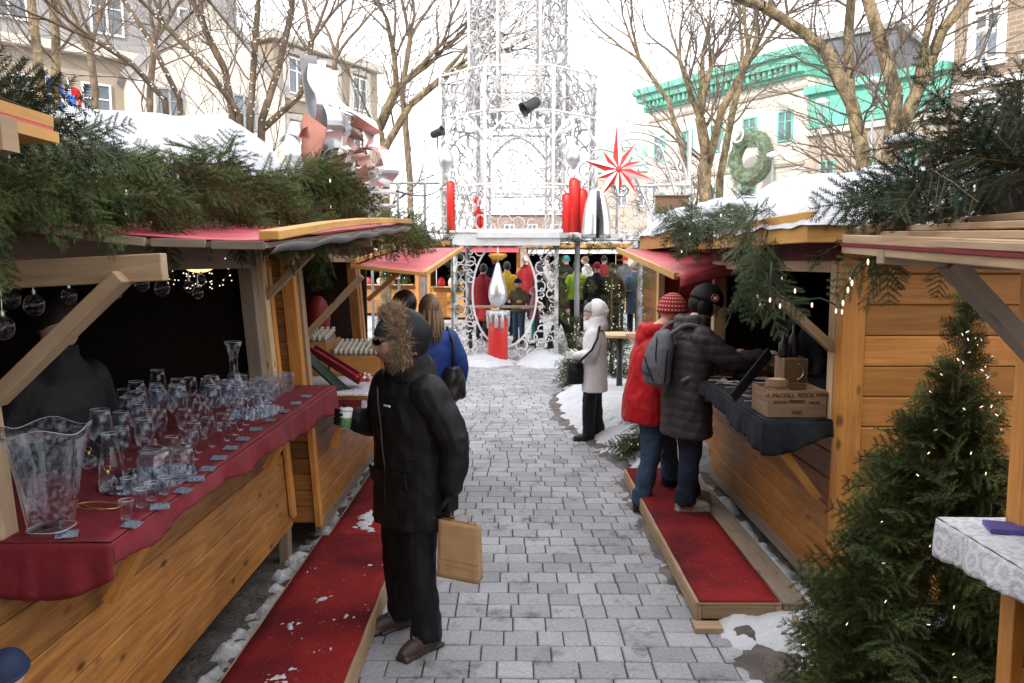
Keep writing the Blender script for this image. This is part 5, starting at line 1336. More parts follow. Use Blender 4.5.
def fir_tree(label, base, top, rmax, z0, n, mat='fir', s=1.0, lights=30, group='christmas trees', seed=1, low=0.0):
    base, top = Vector(base), Vector(top); ax = top - base; items = []
    st = random.getstate(); random.seed(seed)
    for i in range(n):
        h = (i + random.random()) / n; h = h ** 1.25 * (1 - low) + low
        r = rmax * (1 - h) ** .85 * U(.85, 1.08) * min(1, .75 + h * 2.5)
        a = random.uniform(0, 2 * math.pi); c = base + ax * h
        inner = random.random() < .3
        L = .42 * s
        d = Vector((math.cos(a), math.sin(a), U(-.05, .30) + .5 * h ** 3))
        off = max(0, r - L * .8) * (U(.3, .8) if inner else 1)
        sc_ = s * min(1.1, max(.34, (r / L if r < L else 1.0))) * U(.85, 1.12)
        items.append((c + Vector((math.cos(a), math.sin(a), 0)) * off, d, U(0, 6.28) if inner else U(-.5, .5) * 2, sc_, .35))
        if h < .75 and random.random() < .45: items.append((c + Vector((math.cos(a), math.sin(a), 0)) * off * .55, d + Vector((U(-.6, .6), U(-.6, .6), U(-.3, .4))), U(0, 6), sc_ * .8, .35))
    for k in range(5): items.append((base + ax * (.90 + .012 * k), Vector((U(-.5, .5), U(-.5, .5), .9)), U(0, 6), s * .28, 0))
    V, Fc, mb = place_boughs(items)
    t = thing('christmas_tree', label, 'christmas tree', tuple(base), 0, group)
    np_mesh('needles', V, Fc, M[mat], t); mb.build('branches', M['stem'], t)
    w = MB(); w.tube([base, base.lerp(top, .5), top], [.035 * s + .01, .022 * s, .006], 8); w.build('trunk', M['bark'], t, smooth=True)
    if lights:
        b = MB()
        for _ in range(lights):
            h = U(.05, .95); a = U(math.pi, 2 * math.pi); r = rmax * (1 - h) ** .85 * U(.85, 1.03) * min(1, .75 + h * 2.5)
            dd = Vector((U(-1, 1), U(-1, 1), U(-1, 1))).normalized(); p = base + ax * h + Vector((math.cos(a) * r, math.sin(a) * r, U(-.03, .05)))
            b.tube([p, p + dd * .016 * max(s, .8)], .0022 * max(1, base.y / 7), 5)
        tag(b.build('fairy_lights', M['bulb'], t), kind='stuff')
    random.setstate(st); return t
fir_tree('tall fir christmas tree with tiny lights at the right in front of the plank wall', (1.80, 3.50, 0.0), tuple(P(972, 303, 3.55)), .60, 0, 700, 'fir', .68, 55, seed=4)
fir_tree('fir tree behind the person in the red jacket', (1.32, 8.35, 0), tuple(P(686, 266, 8.4)), .36, 0, 130, 'fir', 1.0, 26, seed=5)
fir_tree('lit fir tree behind the woman in the white coat', (1.62, 12.9, 0), tuple(P(612, 268, 12.9)), .60, 0, 130, 'fir', 1.1, 60, seed=6)
fir_tree('low fir tree at the snow edge left of the white coat', (1.08, 13.4, 0), (1.08, 13.4, 1.15), .42, 0, 90, 'fir', 1.0, 30, seed=7)
def post_garland(label, pts, r, n, s=.5, mat='fir', group='garlands on the iron posts', lights=8):
    items = []; pts = [Vector(p) for p in pts]
    for i in range(n):
        t = random.random() * (len(pts) - 1); k = int(t); p = pts[k].lerp(pts[k + 1], t - k)
        o = Vector((random.gauss(0, 1), random.gauss(0, 1), random.gauss(0, .6))).normalized()
        items.append((p + o * r * .3, o + (pts[k + 1] - pts[k]).normalized() * U(-1, .6), U(0, 6), s * U(.7, 1.1), .3))
    return greenery('garland', label, 'garland', items, mat, bl_pts(items, lights), group, tuple(pts[0]))
post_garland('leafy garland wound round the right post of the scroll gate', [P(560, 350, 16.8), P(557, 250, 16.8)], .1, 60, .5)
post_garland('leafy garland wound round the left post of the scroll gate', [P(452, 345, 16.9), P(456, 250, 16.9)], .1, 50, .5)
post_garland('garland draped along the deck edge right of the scroll gate', [P(556, 244, 16.8), P(580, 240, 16.8), P(605, 247, 16.8), P(628, 240, 16.8), P(652, 234, 16.6)], .12, 80, .5)
post_garland('garland hanging down from the deck edge before the yellow stall', [P(648, 236, 16.6), P(650, 262, 16.6)], .1, 26, .5)
post_garland('garland wound round the grey deck post right of the gate', [P(586, 250, 17.2), P(588, 345, 17.2)], .1, 34, .45)
post_garland('garland wound round a white pole beside the yellow stall', [P(643, 262, 15.5), P(641, 330, 15.5)], .09, 30, .5)
post_garland('leafy bush of greens at the left end of the iron deck', [P(392, 222, 12), P(410, 232, 12), P(430, 240, 12), P(452, 246, 13)], .2, 70, .6)
for (px, py, Y, r) in ((42, 160, 2.5, .05), (62, 152, 2.6, .06), (35, 172, 2.4, .045), (88, 160, 2.8, .04), (715, 212, 5.6, .07), (735, 205, 5.6, .06), (905, 140, 2.8, .05), (345, 214, 6.4, .12)):
    c = P(px, py, Y); w = MB(); w.ball(c, r, 14, 9, (1.2, 1.1, .5))
    w.v = [tuple(Vector(v) + (Vector(v) - c) * (.5 * mnoise.noise(Vector(v) * 22))) for v in w.v]; tag(w.build('snow_lump', M['snow'], smooth=True), kind='stuff')

# ============================================================ CLOTHS
def lace_mat():
    m, n, l, b = newmat('white_lace')
    t = n.new('ShaderNodeTexCoord'); vo = n.new('ShaderNodeTexVoronoi'); vo.inputs['Scale'].default_value = 16; l.new(t.outputs['Object'], vo.inputs['Vector'])
    v2 = n.new('ShaderNodeTexVoronoi'); v2.inputs['Scale'].default_value = 160; l.new(t.outputs['Object'], v2.inputs['Vector'])
    w1 = n.new('ShaderNodeMath'); w1.operation = 'SINE'; m1 = n.new('ShaderNodeMath'); m1.operation = 'MULTIPLY'; m1.inputs[1].default_value = 14; l.new(vo.outputs['Distance'], m1.inputs[0]); l.new(m1.outputs[0], w1.inputs[0])
    a = n.new('ShaderNodeMath'); a.operation = 'MULTIPLY_ADD'; a.inputs[1].default_value = .5; l.new(w1.outputs[0], a.inputs[0]); l.new(v2.outputs['Distance'], a.inputs[2])
    cr = n.new('ShaderNodeValToRGB'); cr.color_ramp.elements[0].position = .15; cr.color_ramp.elements[1].position = .75
    cr.color_ramp.elements[0].color = (.50, .51, .55, 1); cr.color_ramp.elements[1].color = (.66, .67, .71, 1)
    l.new(a.outputs[0], cr.inputs[0]); l.new(cr.outputs[0], b.inputs['Base Color']); b.inputs['Roughness'].default_value = .85
    bp = n.new('ShaderNodeBump'); bp.inputs['Strength'].default_value = .6; bp.inputs['Distance'].default_value = .004; l.new(a.outputs[0], bp.inputs['Height']); l.new(bp.outputs[0], b.inputs['Normal'])
    return m
M['lace'] = lace_mat()
def cloth(name, label, cat, xi, xo, y0, y1, z, side, near, mat, s=1, wrinkle=.004, far=None):
    """xi inner, xo outer edge of shelf (s=+1: outer is +x), side(t) skirt depth along the outer edge, near(t) skirt at the near end"""
    w = MB(); ny = 90
    def top(u, v):
        x = xi + (xo - xi) * u; y = y0 + (y1 - y0) * v
        return (x, y, z + abs(fbm(x, y, 3., 5)) * wrinkle + .0015 * math.sin(y * 60) * (u > .8))
    w.grid(top, 24, ny)
    def sk(u, v):
        y = y0 + (y1 - y0) * v; d = side(v) * u
        wv = (.03 * fbm(y, 1.7, xo, 5) + .010 * fbm(y, 3., xo, 19)) * u * 1.3
        return (xo + s * (.006 + .012 * math.sin(u * 1.57) + wv), y, z + .0 - d)
    w.grid(sk, 8, ny)
    if near:
        def nk(u, v):
            x = xi + (xo + s * .012 - xi) * v; d = near(v) * u
            wv = (.04 * fbm(x, 2.2, y0, 7) + .012 * fbm(x, 3., y0, 22)) * u
            return (x, y0 - .008 - .012 * math.sin(u * 1.57) + wv, z - d)
        w.grid(nk, 8, 50)
    o = w.build(name, M[mat], smooth=True, thick=.003)
    return tag(o, label, cat)
cloth('tablecloth', 'dark red satin cloth over the counter of the glass stall', 'tablecloth', -2.22, -1.265, 2.44, 5.66, 1.222, lambda t: .07 + .11 * smooth(.2, 1, t) + .02 * math.sin(t * 20), lambda v: .10 + .10 * math.sin(v * 3.1) + .03 * math.sin(v * 9), 'red_cloth', 1)
cloth('tablecloth', 'white lace cloth over the counter of the bottle stall', 'tablecloth', -2.1, -1.05, 5.8, 8.3, 1.131, lambda t: .11 + .12 * (1 - t) ** 4, lambda v: .02 + .26 * smooth(.86, 1, v), 'lace', 1)
cloth('tablecloth', 'black cloth sagging over the counter of the plank stall', 'tablecloth', 2.7, 1.44, 4.50, 7.15, 1.197, lambda t: .06 + .14 * (1 - t) ** 2, lambda v: .09 + .11 * smooth(.70, .93, v), 'black_cloth', -1, .01)
cloth('tablecloth', 'white lace cloth on the nearest right stall shelf, with a purple booklet on it', 'tablecloth', 2.25, 1.51, .7, 2.76, 1.197, lambda t: .115 + .02 * math.sin(t * 14), None, 'lace', -1, .003)
# purple booklet
pbk = P(1012, 528, 2.62); pbk.z = 1.207
w = MB(); w.hexa(pbk, Vector((.075, -.02, 0)), Vector((.015, .05, 0)), Vector((0, 0, .008))); bk = w.build('booklet', simple('purple_card', (.06, .05, .26), .4, nscale=30, var=.2, bump=0), bevel=.002)
tag(bk, 'small purple booklet lying on the white lace cloth', 'booklet')

# ============================================================ GLASSWARE on the red cloth
CZ = 1.229
KIND = {
 'wine_glass': ([(.036, 0), (.036, .002), (.006, .006), (.0045, .03), (.0045, .085), (.018, .095), (.036, .12), (.041, .15), (.036, .19), (.032, .215)], 'glass', None),
 'goblet': ([(.034, 0), (.034, .002), (.006, .006), (.006, .05), (.028, .065), (.037, .09), (.035, .13), (.031, .15)], 'glass', None),
 'tumbler': ([(0, .004), (.028, .004), (.030, .01), (.034, .10), (.036, .105)], 'etched', None),
 'shot_glass': ([(0, .012), (.016, .01), (.018, .02), (.015, .035), (.021, .06), (.022, .065)], 'glass', None),
 'decanter': ([(0, .003), (.052, .003), (.062, .02), (.058, .06), (.03, .10), (.016, .14), (.018, .20), (.034, .25)], 'etched', None),
 'jar': ([(0, .004), (.055, .004), (.058, .012), (.058, .12), (.05, .14), (.046, .142)], 'etched', None),
 'tall_carafe': ([(0, .003), (.040, .003), (.044, .02), (.040, .10), (.028, .17), (.026, .21), (.03, .215)], 'glass', None),
}
PROTO = {}
def glass_at(kind, x, y, label, group, s=1.0, z=None):
    z = CZ if z is None else z
    if kind not in PROTO:
        prof, mat, sq = KIND[kind]
        t = thing(kind, label, kind.replace('_', ' '), (x, y, z), 0, group)
        top = prof[-1]
        w = MB()
        inner = [(max(r - .0025, 0), zz) for r, zz in prof if zz > prof[-1][1] * .45]
        rings = prof + [(top[0] - .002, top[1] + .001)] + [(max(r - .003, .001), zz) for r, zz in reversed(prof[1:]) if zz > .095 or kind not in ('wine_glass',)][:4]
        # outer surface plus rolled rim; open top
        n0 = len(w.v); seg = 18
        rg = [[w.pt((r * math.cos(2 * math.pi * k / seg), r * math.sin(2 * math.pi * k / seg), zz)) for k in range(seg)] for r, zz in rings]
        for i in range(len(rg) - 1):
            for k in range(seg): w.face((rg[i][k], rg[i][(k + 1) % seg], rg[i + 1][(k + 1) % seg], rg[i + 1][k]))
        w.build('bowl', M[mat], t, smooth=True, local=True)
        w = MB(); w.tube([((top[0] - .0008) * math.cos(a), (top[0] - .0008) * math.sin(a), top[1] + .0012) for a in [i_ * .3491 for i_ in range(18)]], .0009, 4, closed=True); w.build('rim', M['rim'], t, smooth=True, local=True)  # added pale ring as the bright highlight along the lip
        if kind == 'jar':
            w = MB(); w.lathe([(.05, .145), (.052, .15), (.03, .165), (.012, .17), (.016, .185), (0, .195)], 16); w.build('lid', M['glass'], t, smooth=True, local=True)
        t.scale = (s, s, s); PROTO[kind] = t; return t
    return_ = copy_thing(PROTO[kind], (x, y, z), random.uniform(0, 6), label, group); return_.scale = (s, s, s); return return_
# mirrors
def mirror(cx_, cy_, rx, ry, label):
    w = MB(); w.prism([(cx_ + rx * math.cos(a), cy_ + ry * math.sin(a), CZ - .004) for a in [2 * math.pi * k / 28 for k in range(28)]], (0, 0, .005))
    tag(w.build('mirror_tray', simple('mirror', (.75, .78, .8), .04, metal=1, bump=0, var=.02)), label, 'mirror tray')
q = G(155, 478, CZ); mirror(q.x - .02, q.y, .17, .24, 'round mirror tray under the etched jar and tall carafe')
q = G(262, 412, CZ); mirror(q.x - .02, q.y, .13, .24, 'round mirror tray under the slim necked decanter')
# big flaring vase
vb = G(52, 533, CZ)
tv = thing('crystal_vase', 'large square flaring crystal vase with etched flowers at the near end', 'vase', (vb.x, vb.y, CZ))
w = MB(); seg = 32
rings = []
for r, zz in [(.0, .012), (.055, .012), (.060, .002), (.062, .03), (.066, .06), (.085, .20), (.108, .31), (.125, .345), (.121, .346), (.103, .31), (.080, .20), (.058, .05), (0, .04)]:
    rg = []
    for k in range(seg):
        a = 2 * math.pi * k / seg; sq = 3.2 if zz < .33 else 2.6
        rr_ = r / (abs(math.cos(a)) ** sq + abs(math.sin(a)) ** sq) ** (1 / sq)
        dz = .012 * math.sin(4 * a) if zz > .33 else 0
        rg.append(w.pt((vb.x + rr_ * math.cos(a), vb.y + rr_ * math.sin(a), CZ + zz + dz)))
    rings.append(rg)
for i in range(len(rings) - 1):
    for k in range(seg): w.face((rings[i][k], rings[i][(k + 1) % seg], rings[i + 1][(k + 1) % seg], rings[i + 1][k]))
w.build('body', M['etched'], tv, smooth=True)
w = MB(); w.tube([Vector(w_) for w_ in [(vb.x + .123 * math.cos(a) / (abs(math.cos(a)) ** 2.6 + abs(math.sin(a)) ** 2.6) ** (1 / 2.6), vb.y + .123 * math.sin(a) / (abs(math.cos(a)) ** 2.6 + abs(math.sin(a)) ** 2.6) ** (1 / 2.6), CZ + .347 + .012 * math.sin(4 * a)) for a in [i_ * math.pi / 24 for i_ in range(48)]]], .0011, 5, closed=True); w.build('rim', M['rim'], tv, smooth=True)  # added ring, a solid highlight following the vase lip
w = MB(); w.tube([(vb.x + .064 * math.cos(a) / (abs(math.cos(a)) ** 3.2 + abs(math.sin(a)) ** 3.2) ** (1 / 3.2), vb.y + .064 * math.sin(a) / (abs(math.cos(a)) ** 3.2 + abs(math.sin(a)) ** 3.2) ** (1 / 3.2), CZ + .02) for a in [i_ * math.pi / 24 for i_ in range(48)]], .0015, 5, closed=True); w.build('base_glint', M['rim'], tv, smooth=True)  # added ring, a solid highlight round the vase foot
def glx(px, py, kind, label, group=None, s=1.0):
    q = G(px, py, CZ); return glass_at(kind, q.x, q.y, label, group, s)
glx(155, 490, 'jar', 'etched lidded glass jar standing on the mirror tray', None, 1.05)
glx(182, 478, 'jar', 'second etched glass jar just behind the lidded one', None, .85)
glx(112, 492, 'tall_carafe', 'slim clear carafe beside the hanging glass balls', None, 1.05)
glx(235, 405, 'decanter', 'slim necked decanter rising above the other glasses', None, 1.55)
G1, G2, G3 = 'clear stemmed wine glasses crowded on the red cloth', 'etched tumblers at the far end of the red cloth', 'small clear goblets on the red cloth'
rg_ = random.Random(5); placed = []
def free(x, y, d=.072): 
    if any((x - a) ** 2 + (y - b) ** 2 < d * d for a, b in placed): return False
    placed.append((x, y)); return True
for (px, py) in ((155, 490), (182, 478), (112, 492), (235, 405)):
    q = G(px, py, CZ); placed.append((q.x, q.y)); 
placed.append((vb.x, vb.y))
n = 0
for j in range(9):
    for i in range(6):
        y = 3.30 + j * .20 + rg_.uniform(-.03, .03); x = -2.02 + i * .095 + rg_.uniform(-.02, .02)
        if n < 38 and free(x, y, .078): glass_at('wine_glass', x, y, 'clear stemmed wine glass, %s from the back in the %s row from the vase' % (ORD[i], ORD[j]), G1, rg_.choice([.85, 1.0, 1.1, 1.2])); n += 1
for j in range(7):
    for i in range(3):
        y = 4.75 + j * .115; x = -1.78 + i * .13 + rg_.uniform(-.01, .01)
        if free(x, y, .08): glass_at('tumbler', x, y, 'etched straight tumbler, %s from the inside, %s towards the far end of the red cloth' % (ORD[i], ORD[j]), G2, rg_.choice([1.0, 1.15, 1.25]))
for j in range(12):
    y = 3.35 + j * .125; x = -1.43 + rg_.uniform(-.03, .02)
    if free(x, y, .07): glass_at('goblet', x, y, 'small clear goblet, %s in the front row from the near end' % ORD[j], G3, rg_.uniform(.8, 1))
for k_, (px, py) in enumerate(((127, 522), (142, 510), (152, 503), (128, 498), (165, 497))):
    glx(px, py, 'shot_glass', 'little shot glass before the mirror tray, %s' % ['nearest of all', 'second nearest', 'in the middle', 'leftmost behind the nearest', 'rightmost one'][k_], 'little shot glasses by the mirror tray', 1.15)
for (px, py) in ((20, 545), (28, 540)):
    pass
# cards along the front
card_px = [(67, 536), (132, 526), (160, 508), (183, 492), (196, 480), (208, 470), (219, 459), (231, 449), (243, 440), (256, 430), (270, 421), (284, 412), (296, 404), (306, 397)]
for k_, (px, py) in enumerate(card_px):
    q = G(px, py, CZ); a = rg_.uniform(-.4, .4)
    w = MB(); u_ = Vector((math.cos(a), math.sin(a), 0)) * .032; v_ = Vector((-math.sin(a), math.cos(a), 0)) * .02
    w.hexa((q.x, q.y, CZ + .006), u_, v_ + Vector((0, 0, .005)), Vector((0, -.0, .0012)))
    tag(w.build('price_card', M['slate']), 'slate blue price card, %s along the front edge counted from the big vase' % ORD[k_], 'price card', 'price cards along the red cloth')
# glass balls with golden cord lying near the vase
def ball_on(px, py, r, label):
    c = P(px, py, G(px, py + 22, CZ).y)
    t = thing('glass_ball', label, 'glass ornament', tuple(c), 0)
    w = MB(); w.ball(c, r, 18, 12); w.build('body', M['etched'], t, smooth=True)
    w = MB(); w.tube([c + Vector((0, 0, r)), c + Vector((0, 0, r + .012))], .006, 8); w.tube([c + Vector((.012 * math.cos(a), 0, r + .02 + .01 * math.sin(a))) for a in [k * .7 for k in range(9)]], .0012, 4, closed=True); w.build('cap', M['gold'], t, smooth=True)
    return c
c1 = ball_on(89, 462, .031, 'etched glass ball lying back beside the big vase')
c2 = ball_on(108, 482, .031, 'etched glass ball in front with golden cord')
w = MB(); ct = []
base_ = G(100, 508, CZ)
for k in range(70):
    a = k * .33; r1_, r2_ = .07 + .02 * math.sin(k * .21), .035 + .01 * math.cos(k * .37)
    ct.append((base_.x + r1_ * math.cos(a) + .02 * math.sin(k * .13), base_.y + r2_ * math.sin(a), CZ + .004 + .012 * abs(math.sin(k * .17))))
w.tube(ct, .0016, 5); tag(w.build('gold_cord', M['gold'], smooth=True), 'loops of thin golden cord lying on the red cloth', 'cord')
# hanging glass balls inside the stall
tr_ = thing('ornament_rail', 'dark rail with hooks holding glass balls inside the glass stall', 'rail', (-1.9, 3.3, 2.0))
w = MB(); w.tube([(-1.78, 2.4, 2.05), (-1.98, 5.3, 2.17)], .012, 6); w.build('rod', M['black_metal'], tr_)
hb = [(11, 299, 3.0, .034, 'leftmost upper'), (3, 328, 2.6, .036, 'leftmost lower'), (34, 305, 3.0, .038, 'second from left'), (69, 296, 3.2, .03, 'slim third'), (115, 293, 3.6, .03, 'fourth'), (142, 284, 3.8, .034, 'fifth'), (162, 288, 4.0, .038, 'sixth, roundest'), (189, 287, 4.3, .028, 'seventh'), (198, 293, 4.4, .03, 'lowest near the lamp'), (201, 280, 4.5, .028, 'directly under the lamp')]
for (px, py, Y, r, wh_) in hb:
    c = P(px, py, Y)
    t = thing('hanging_ball', 'hanging engraved glass ball, %s in the dark stall opening' % wh_, 'glass ornament', tuple(c), 0, 'glass balls hanging in the stall')
    w = MB(); w.ball(c, r, 16, 10, (1, 1, 1.15)); w.build('body', M['etched'], t, smooth=True)
    w = MB(); w.tube([c + Vector((0, 0, r * 1.1)), c + Vector((0, 0, r * 1.1 + .015))], .007, 7); w.tube([c + Vector((0, 0, r)), Vector((c.x, c.y, 2.10))], .0015, 4); w.build('cap', M['silver'], t)
# warm star lamp
lc = P(199, 266, 4.7)
lt = thing('lamp', 'warm glowing pierced disc lamp hanging inside the glass stall', 'lamp', tuple(lc))
w = MB(); w.ball(lc, .085, 16, 10, (1, 1, .45)); w.build('lamp_shade', simple('lit_shade', (1, .62, .22), .5, emit=1.1, nscale=40, var=.7, bump=0), lt, smooth=True)
w = MB(); w.tube([lc, (lc.x, lc.y, 2.3)], .004, 4); w.build('cord', M['black_metal'], lt)
fd_ = MB(); tfl = thing('fairy_lights', 'cluster of tiny warm lights strung behind the lamp in the stall', 'string lights', tuple(P(215, 275, 4.9)))
for _ in range(60):
    p = P(rg_.uniform(168, 232), rg_.uniform(258, 290) , rg_.uniform(4.7, 5.2)); fd_.ball(p, .0045, 5, 4)
tag(fd_.build('bulbs', M['bulb'], tfl), kind='stuff')
w = MB(); w.tube([P(x, y, 5.0) for x, y in ((165, 262), (185, 282), (205, 264), (220, 286), (235, 262))], .003, 4); w.build('wire', M['wire'], tfl)
# shelves at the back with dim bottles
w = MB(); w.box(-4.1, -3.5, 2.2, 5.4, 1.38, 1.41); w.box(-4.1, -3.6, 2.2, 5.4, 1.72, 1.75); tsh = thing('back_shelf', 'dim wooden shelves at the back of the glass stall', 'shelf', (-3.9, 4, 1.2)); w.build('boards', M['honey'], tsh)
for k in range(8):
    glass_at('tumbler', -3.6, 3.6 + k * .22, 'dim glass on the back shelf of the glass stall, %s from the near side' % ORD[k], 'dim glasses on the back shelf', 1.6, 1.41)
for k in range(5):
    glass_at('jar', -3.1 + .0 * k, 4.0 + k * .3, 'dim lidded jar at the back of the glass stall', 'dim jars at the back of the glass stall', 1.0, 1.2) if False else None

# ============================================================ BOTTLE STALL goods (left 2)
Z2 = 1.137
def wbox(label, x0, x1, y0, y1, z0, z1, mat='honey', t_=.012):
    t = thing('display_box', label, 'box', ((x0 + x1) / 2, (y0 + y1) / 2, z0))
    w = MB(); w.box(x0, x1, y0, y0 + t_, z0, z1); w.box(x0, x1, y1 - t_, y1, z0, z1); w.box(x0, x0 + t_, y0 + t_, y1 - t_, z0, z1); w.box(x1 - t_, x1, y0 + t_, y1 - t_, z0, z1); w.box(x0 + t_, x1 - t_, y0 + t_, y1 - t_, z0, z0 + t_)
    w.build('panels', M[mat], t, bevel=.002); return t
ba = P(372, 375, 7.0)
wbox('low honey wood box full of small bagged bottles on the white cloth', -1.55, -1.13, 6.75, 7.15, Z2, Z2 + .17, 'amber')
wbox('higher honey wood box full of bagged sweets behind the low box', -2.0, -1.57, 6.75, 7.3, Z2, Z2 + .28, 'amber')
M['cream'] = simple('cream_cap', (.75, .7, .58), .6, nscale=20, var=.2)
M['bottle'] = simple('small_bottle', (.30, .25, .16), .15, nscale=20, var=.5, bump=0)
proto_b = None
def small_bottle(x, y, z, group, label):
    global proto_b
    if proto_b is None:
        proto_b = thing('small_bottle', label, 'bottle', (x, y, z), 0, group)
        w = MB(); w.lathe([(.018, 0), (.019, .004), (.019, .085), (.008, .11), (.008, .125), (0, .126)], 10); w.build('body', M['bottle'], proto_b, smooth=True, local=True)
        w = MB(); w.lathe([(.012, .12), (.020, .135), (.013, .15), (.018, .165), (0, .17)], 8); w.build('cap', M['cream'], proto_b, smooth=True, local=True)
        return proto_b
    return copy_thing(proto_b, (x, y, z), U(0, 6), label, group)
for i in range(9):
    for j in range(6): small_bottle(-1.51 + i * .043, 6.80 + j * .058, Z2 + .055 + j * .012, 'little bottles with cream caps in the low box', 'little bottle with cream cap in the low box, column %s, row %s' % (ORD[i], ORD[j]))
for i in range(8):
    for j in range(5): small_bottle(-1.95 + i * .05, 6.82 + j * .08, Z2 + .17 + j * .012, 'little bottles with cream caps in the high box', 'little bottle with cream cap in the higher box, column %s, row %s' % (ORD[i], ORD[j]))
# slanted red rack with green board
rk = thing('slanted_rack', 'slanted red trough rack with dark green side leaning on the white cloth', 'rack', (-1.5, 6.1, Z2))
pA, pB = P(312, 350, 6.3), P(362, 392, 6.1); pB.z = Z2 + .05
w = MB(); w.beam(pA, pB, .16, .015, (.3, 0, 1)); w.build('trough', M['red_paint'], rk, bevel=.002)
w = MB(); w.beam(pA + Vector((0, -.085, .01)), pB + Vector((0, -.085, .01)), .015, .05); w.beam(pA + Vector((0, .085, .01)), pB + Vector((0, .085, .01)), .015, .05); w.build('rails', M['red_cloth'], rk)
w = MB(); w.beam(P(306, 355, 6.1), P(352, 398, 5.98), .02, .1, (0, 1, 0.5)); w.build('side_board', simple('dark_green_board', (.015, .035, .025), .5), rk)
for k in range(9):
    c = pB + Vector((U(-.06, .08), U(-.08, .06), U(.0, .05))); w = MB(); w.ball(c, U(.012, .02), 8, 6)
    tag(w.build('berry', M['candle_red' if k % 3 else 'cream'], smooth=True), 'small %s bauble at the foot of the slanted rack, %s of the cluster' % ('red' if k % 3 else 'cream', ORD[k]), 'bauble', 'baubles at the foot of the rack')
# red shirt / hanging things inside
w = MB(); c = P(318, 318, 7.6); w.ball(c, .12, 12, 8, (1, 1, 1.8)); tag(w.build('red_stocking', M['red_paint'], smooth=True), 'dim red stocking hanging inside the bottle stall', 'stocking')
# purse / tag hanging at the far post
wv = P(424, 262, 9.6)
# hanging basket with lights beyond
it = [(P(U(388, 405), U(262, 285), 10.5), (U(-1, 1), U(-1, 1), U(-1, 1)), U(0, 6), .5, .3) for _ in range(26)]
greenery('hanging_greens', 'ball of lit evergreen twigs hanging beyond the bottle stall', 'hanging greens', it, 'fir', bl_pts(it, 20), None, tuple(P(396, 272, 10.5)))

# ============================================================ PLANK STALL goods (right)
Z3 = 1.206
cr0, cr1 = 1.475, 1.815
def crate(label, x0, x1, y0, y1, z0, z1, mat='box_wood'):
    t = thing('wooden_crate', label, 'crate', ((x0 + x1) / 2, (y0 + y1) / 2, z0))
    w = MB(); h = (z1 - z0)
    # front with hand slot made from four pieces
    cx_ = (x0 + x1) / 2; zc = z0 + h * .58; sw, sh = .045, .012
    w.box(x0, x1, y0, y0 + .012, z0, zc - sh); w.box(x0, cx_ - sw, y0, y0 + .012, zc - sh, zc + sh); w.box(cx_ + sw, x1, y0, y0 + .012, zc - sh, zc + sh); w.box(x0, x1, y0, y0 + .012, zc + sh, z1)
    w.build('front_panel', M[mat], t)
    w = MB(); w.box(x0, x1, y1 - .012, y1, z0, z1); w.box(x0, x0 + .012, y0 + .0125, y1 - .0125, z0, z1); w.box(x1 - .012, x1, y0 + .0125, y1 - .0125, z0, z1); w.box(x0 + .013, x1 - .013, y0 + .013, y1 - .013, z0, z0 + .01)
    w.build('side_panels', M[mat], t); return t
def text(s, loc, size, mat, par, rot=(R(90), 0, 0), name='lettering', sx=1):
    c = bpy.data.curves.new(name, 'FONT'); c.body = s; c.size = size; c.extrude = .0008; c.align_x = 'CENTER'; c.align_y = 'CENTER'
    c.materials.append(M[mat]); o = bpy.data.objects.new(name, c); COL.objects.link(o); o.rotation_euler = rot; o.scale = (sx, 1, 1)
    o.location = MW[par.name].inverted() @ Vector(loc) if par else loc
    dg = bpy.context.evaluated_depsgraph_get(); dg.update(); me = bpy.data.meshes.new_from_object(o.evaluated_get(dg)); o2 = bpy.data.objects.new(name, me); COL.objects.link(o2)
    o2.location, o2.rotation_euler, o2.scale = o.location.copy(), o.rotation_euler.copy(), o.scale.copy(); bpy.data.objects.remove(o); o = o2
    if par: o.parent = par
    return o
cr = crate('old wooden crate with black stencilled lettering on the black cloth', cr0, cr1, 4.56, 4.86, Z3, Z3 + .155)
M['ink'] = simple('black_ink', (.02, .02, .02), .8, bump=0)
text('A. McCOLL  ROCK MTN', ((cr0 + cr1) / 2, 4.556, Z3 + .128), .034, 'ink', cr)
text('SALES', ((cr0 + cr1) / 2, 4.556, Z3 + .032), .022, 'ink', cr)
text('BEST DRY', (cr0 + .075, 4.556, Z3 + .088), .018, 'ink', cr); text('GINGER', (cr0 + .27, 4.556, Z3 + .088), .018, 'ink', cr)
w = MB(); w.lathe([(.0, 0), (.062, 0), (.065, .01), (.063, .04), (0, .045)], 20, (1.565, 4.68, Z3 + .158)); tl_ = thing('wood_slice', 'thick round wood slice box on top of the stencilled crate', 'wood slice', (1.565, 4.68, Z3 + .158)); w.build('body', M['box_wood'], tl_, smooth=False)
w = MB(); w.lathe([(.05, .046), (.05, .05), (0, .05)], 20, (1.565, 4.68, Z3 + .158)); w.build('top_face', M['fresh'], tl_)
w = MB(); w.box(1.50, 1.62, 4.6, 4.75, Z3 + .1555, Z3 + .157); tag(w.build('crate_lid', M['box_wood']), 'small board under the round wood slice', 'board')
tb_ = thing('wooden_case', 'brown wooden case with a curved brass handle behind the crate', 'wooden case', (1.72, 4.95, Z3))
w = MB(); w.box(1.68, 1.83, 4.90, 5.08, Z3, Z3 + .30); w.build('case', M['box_wood'], tb_, bevel=.004)
w = MB(); w.tube([(1.75 + .05 * math.cos(a), 4.892, Z3 + .22 + .05 * math.sin(a)) for a in [-1.3 + k * .26 for k in range(11)]], .005, 6); w.build('handle', M['silver'], tb_, smooth=True)
w = MB()
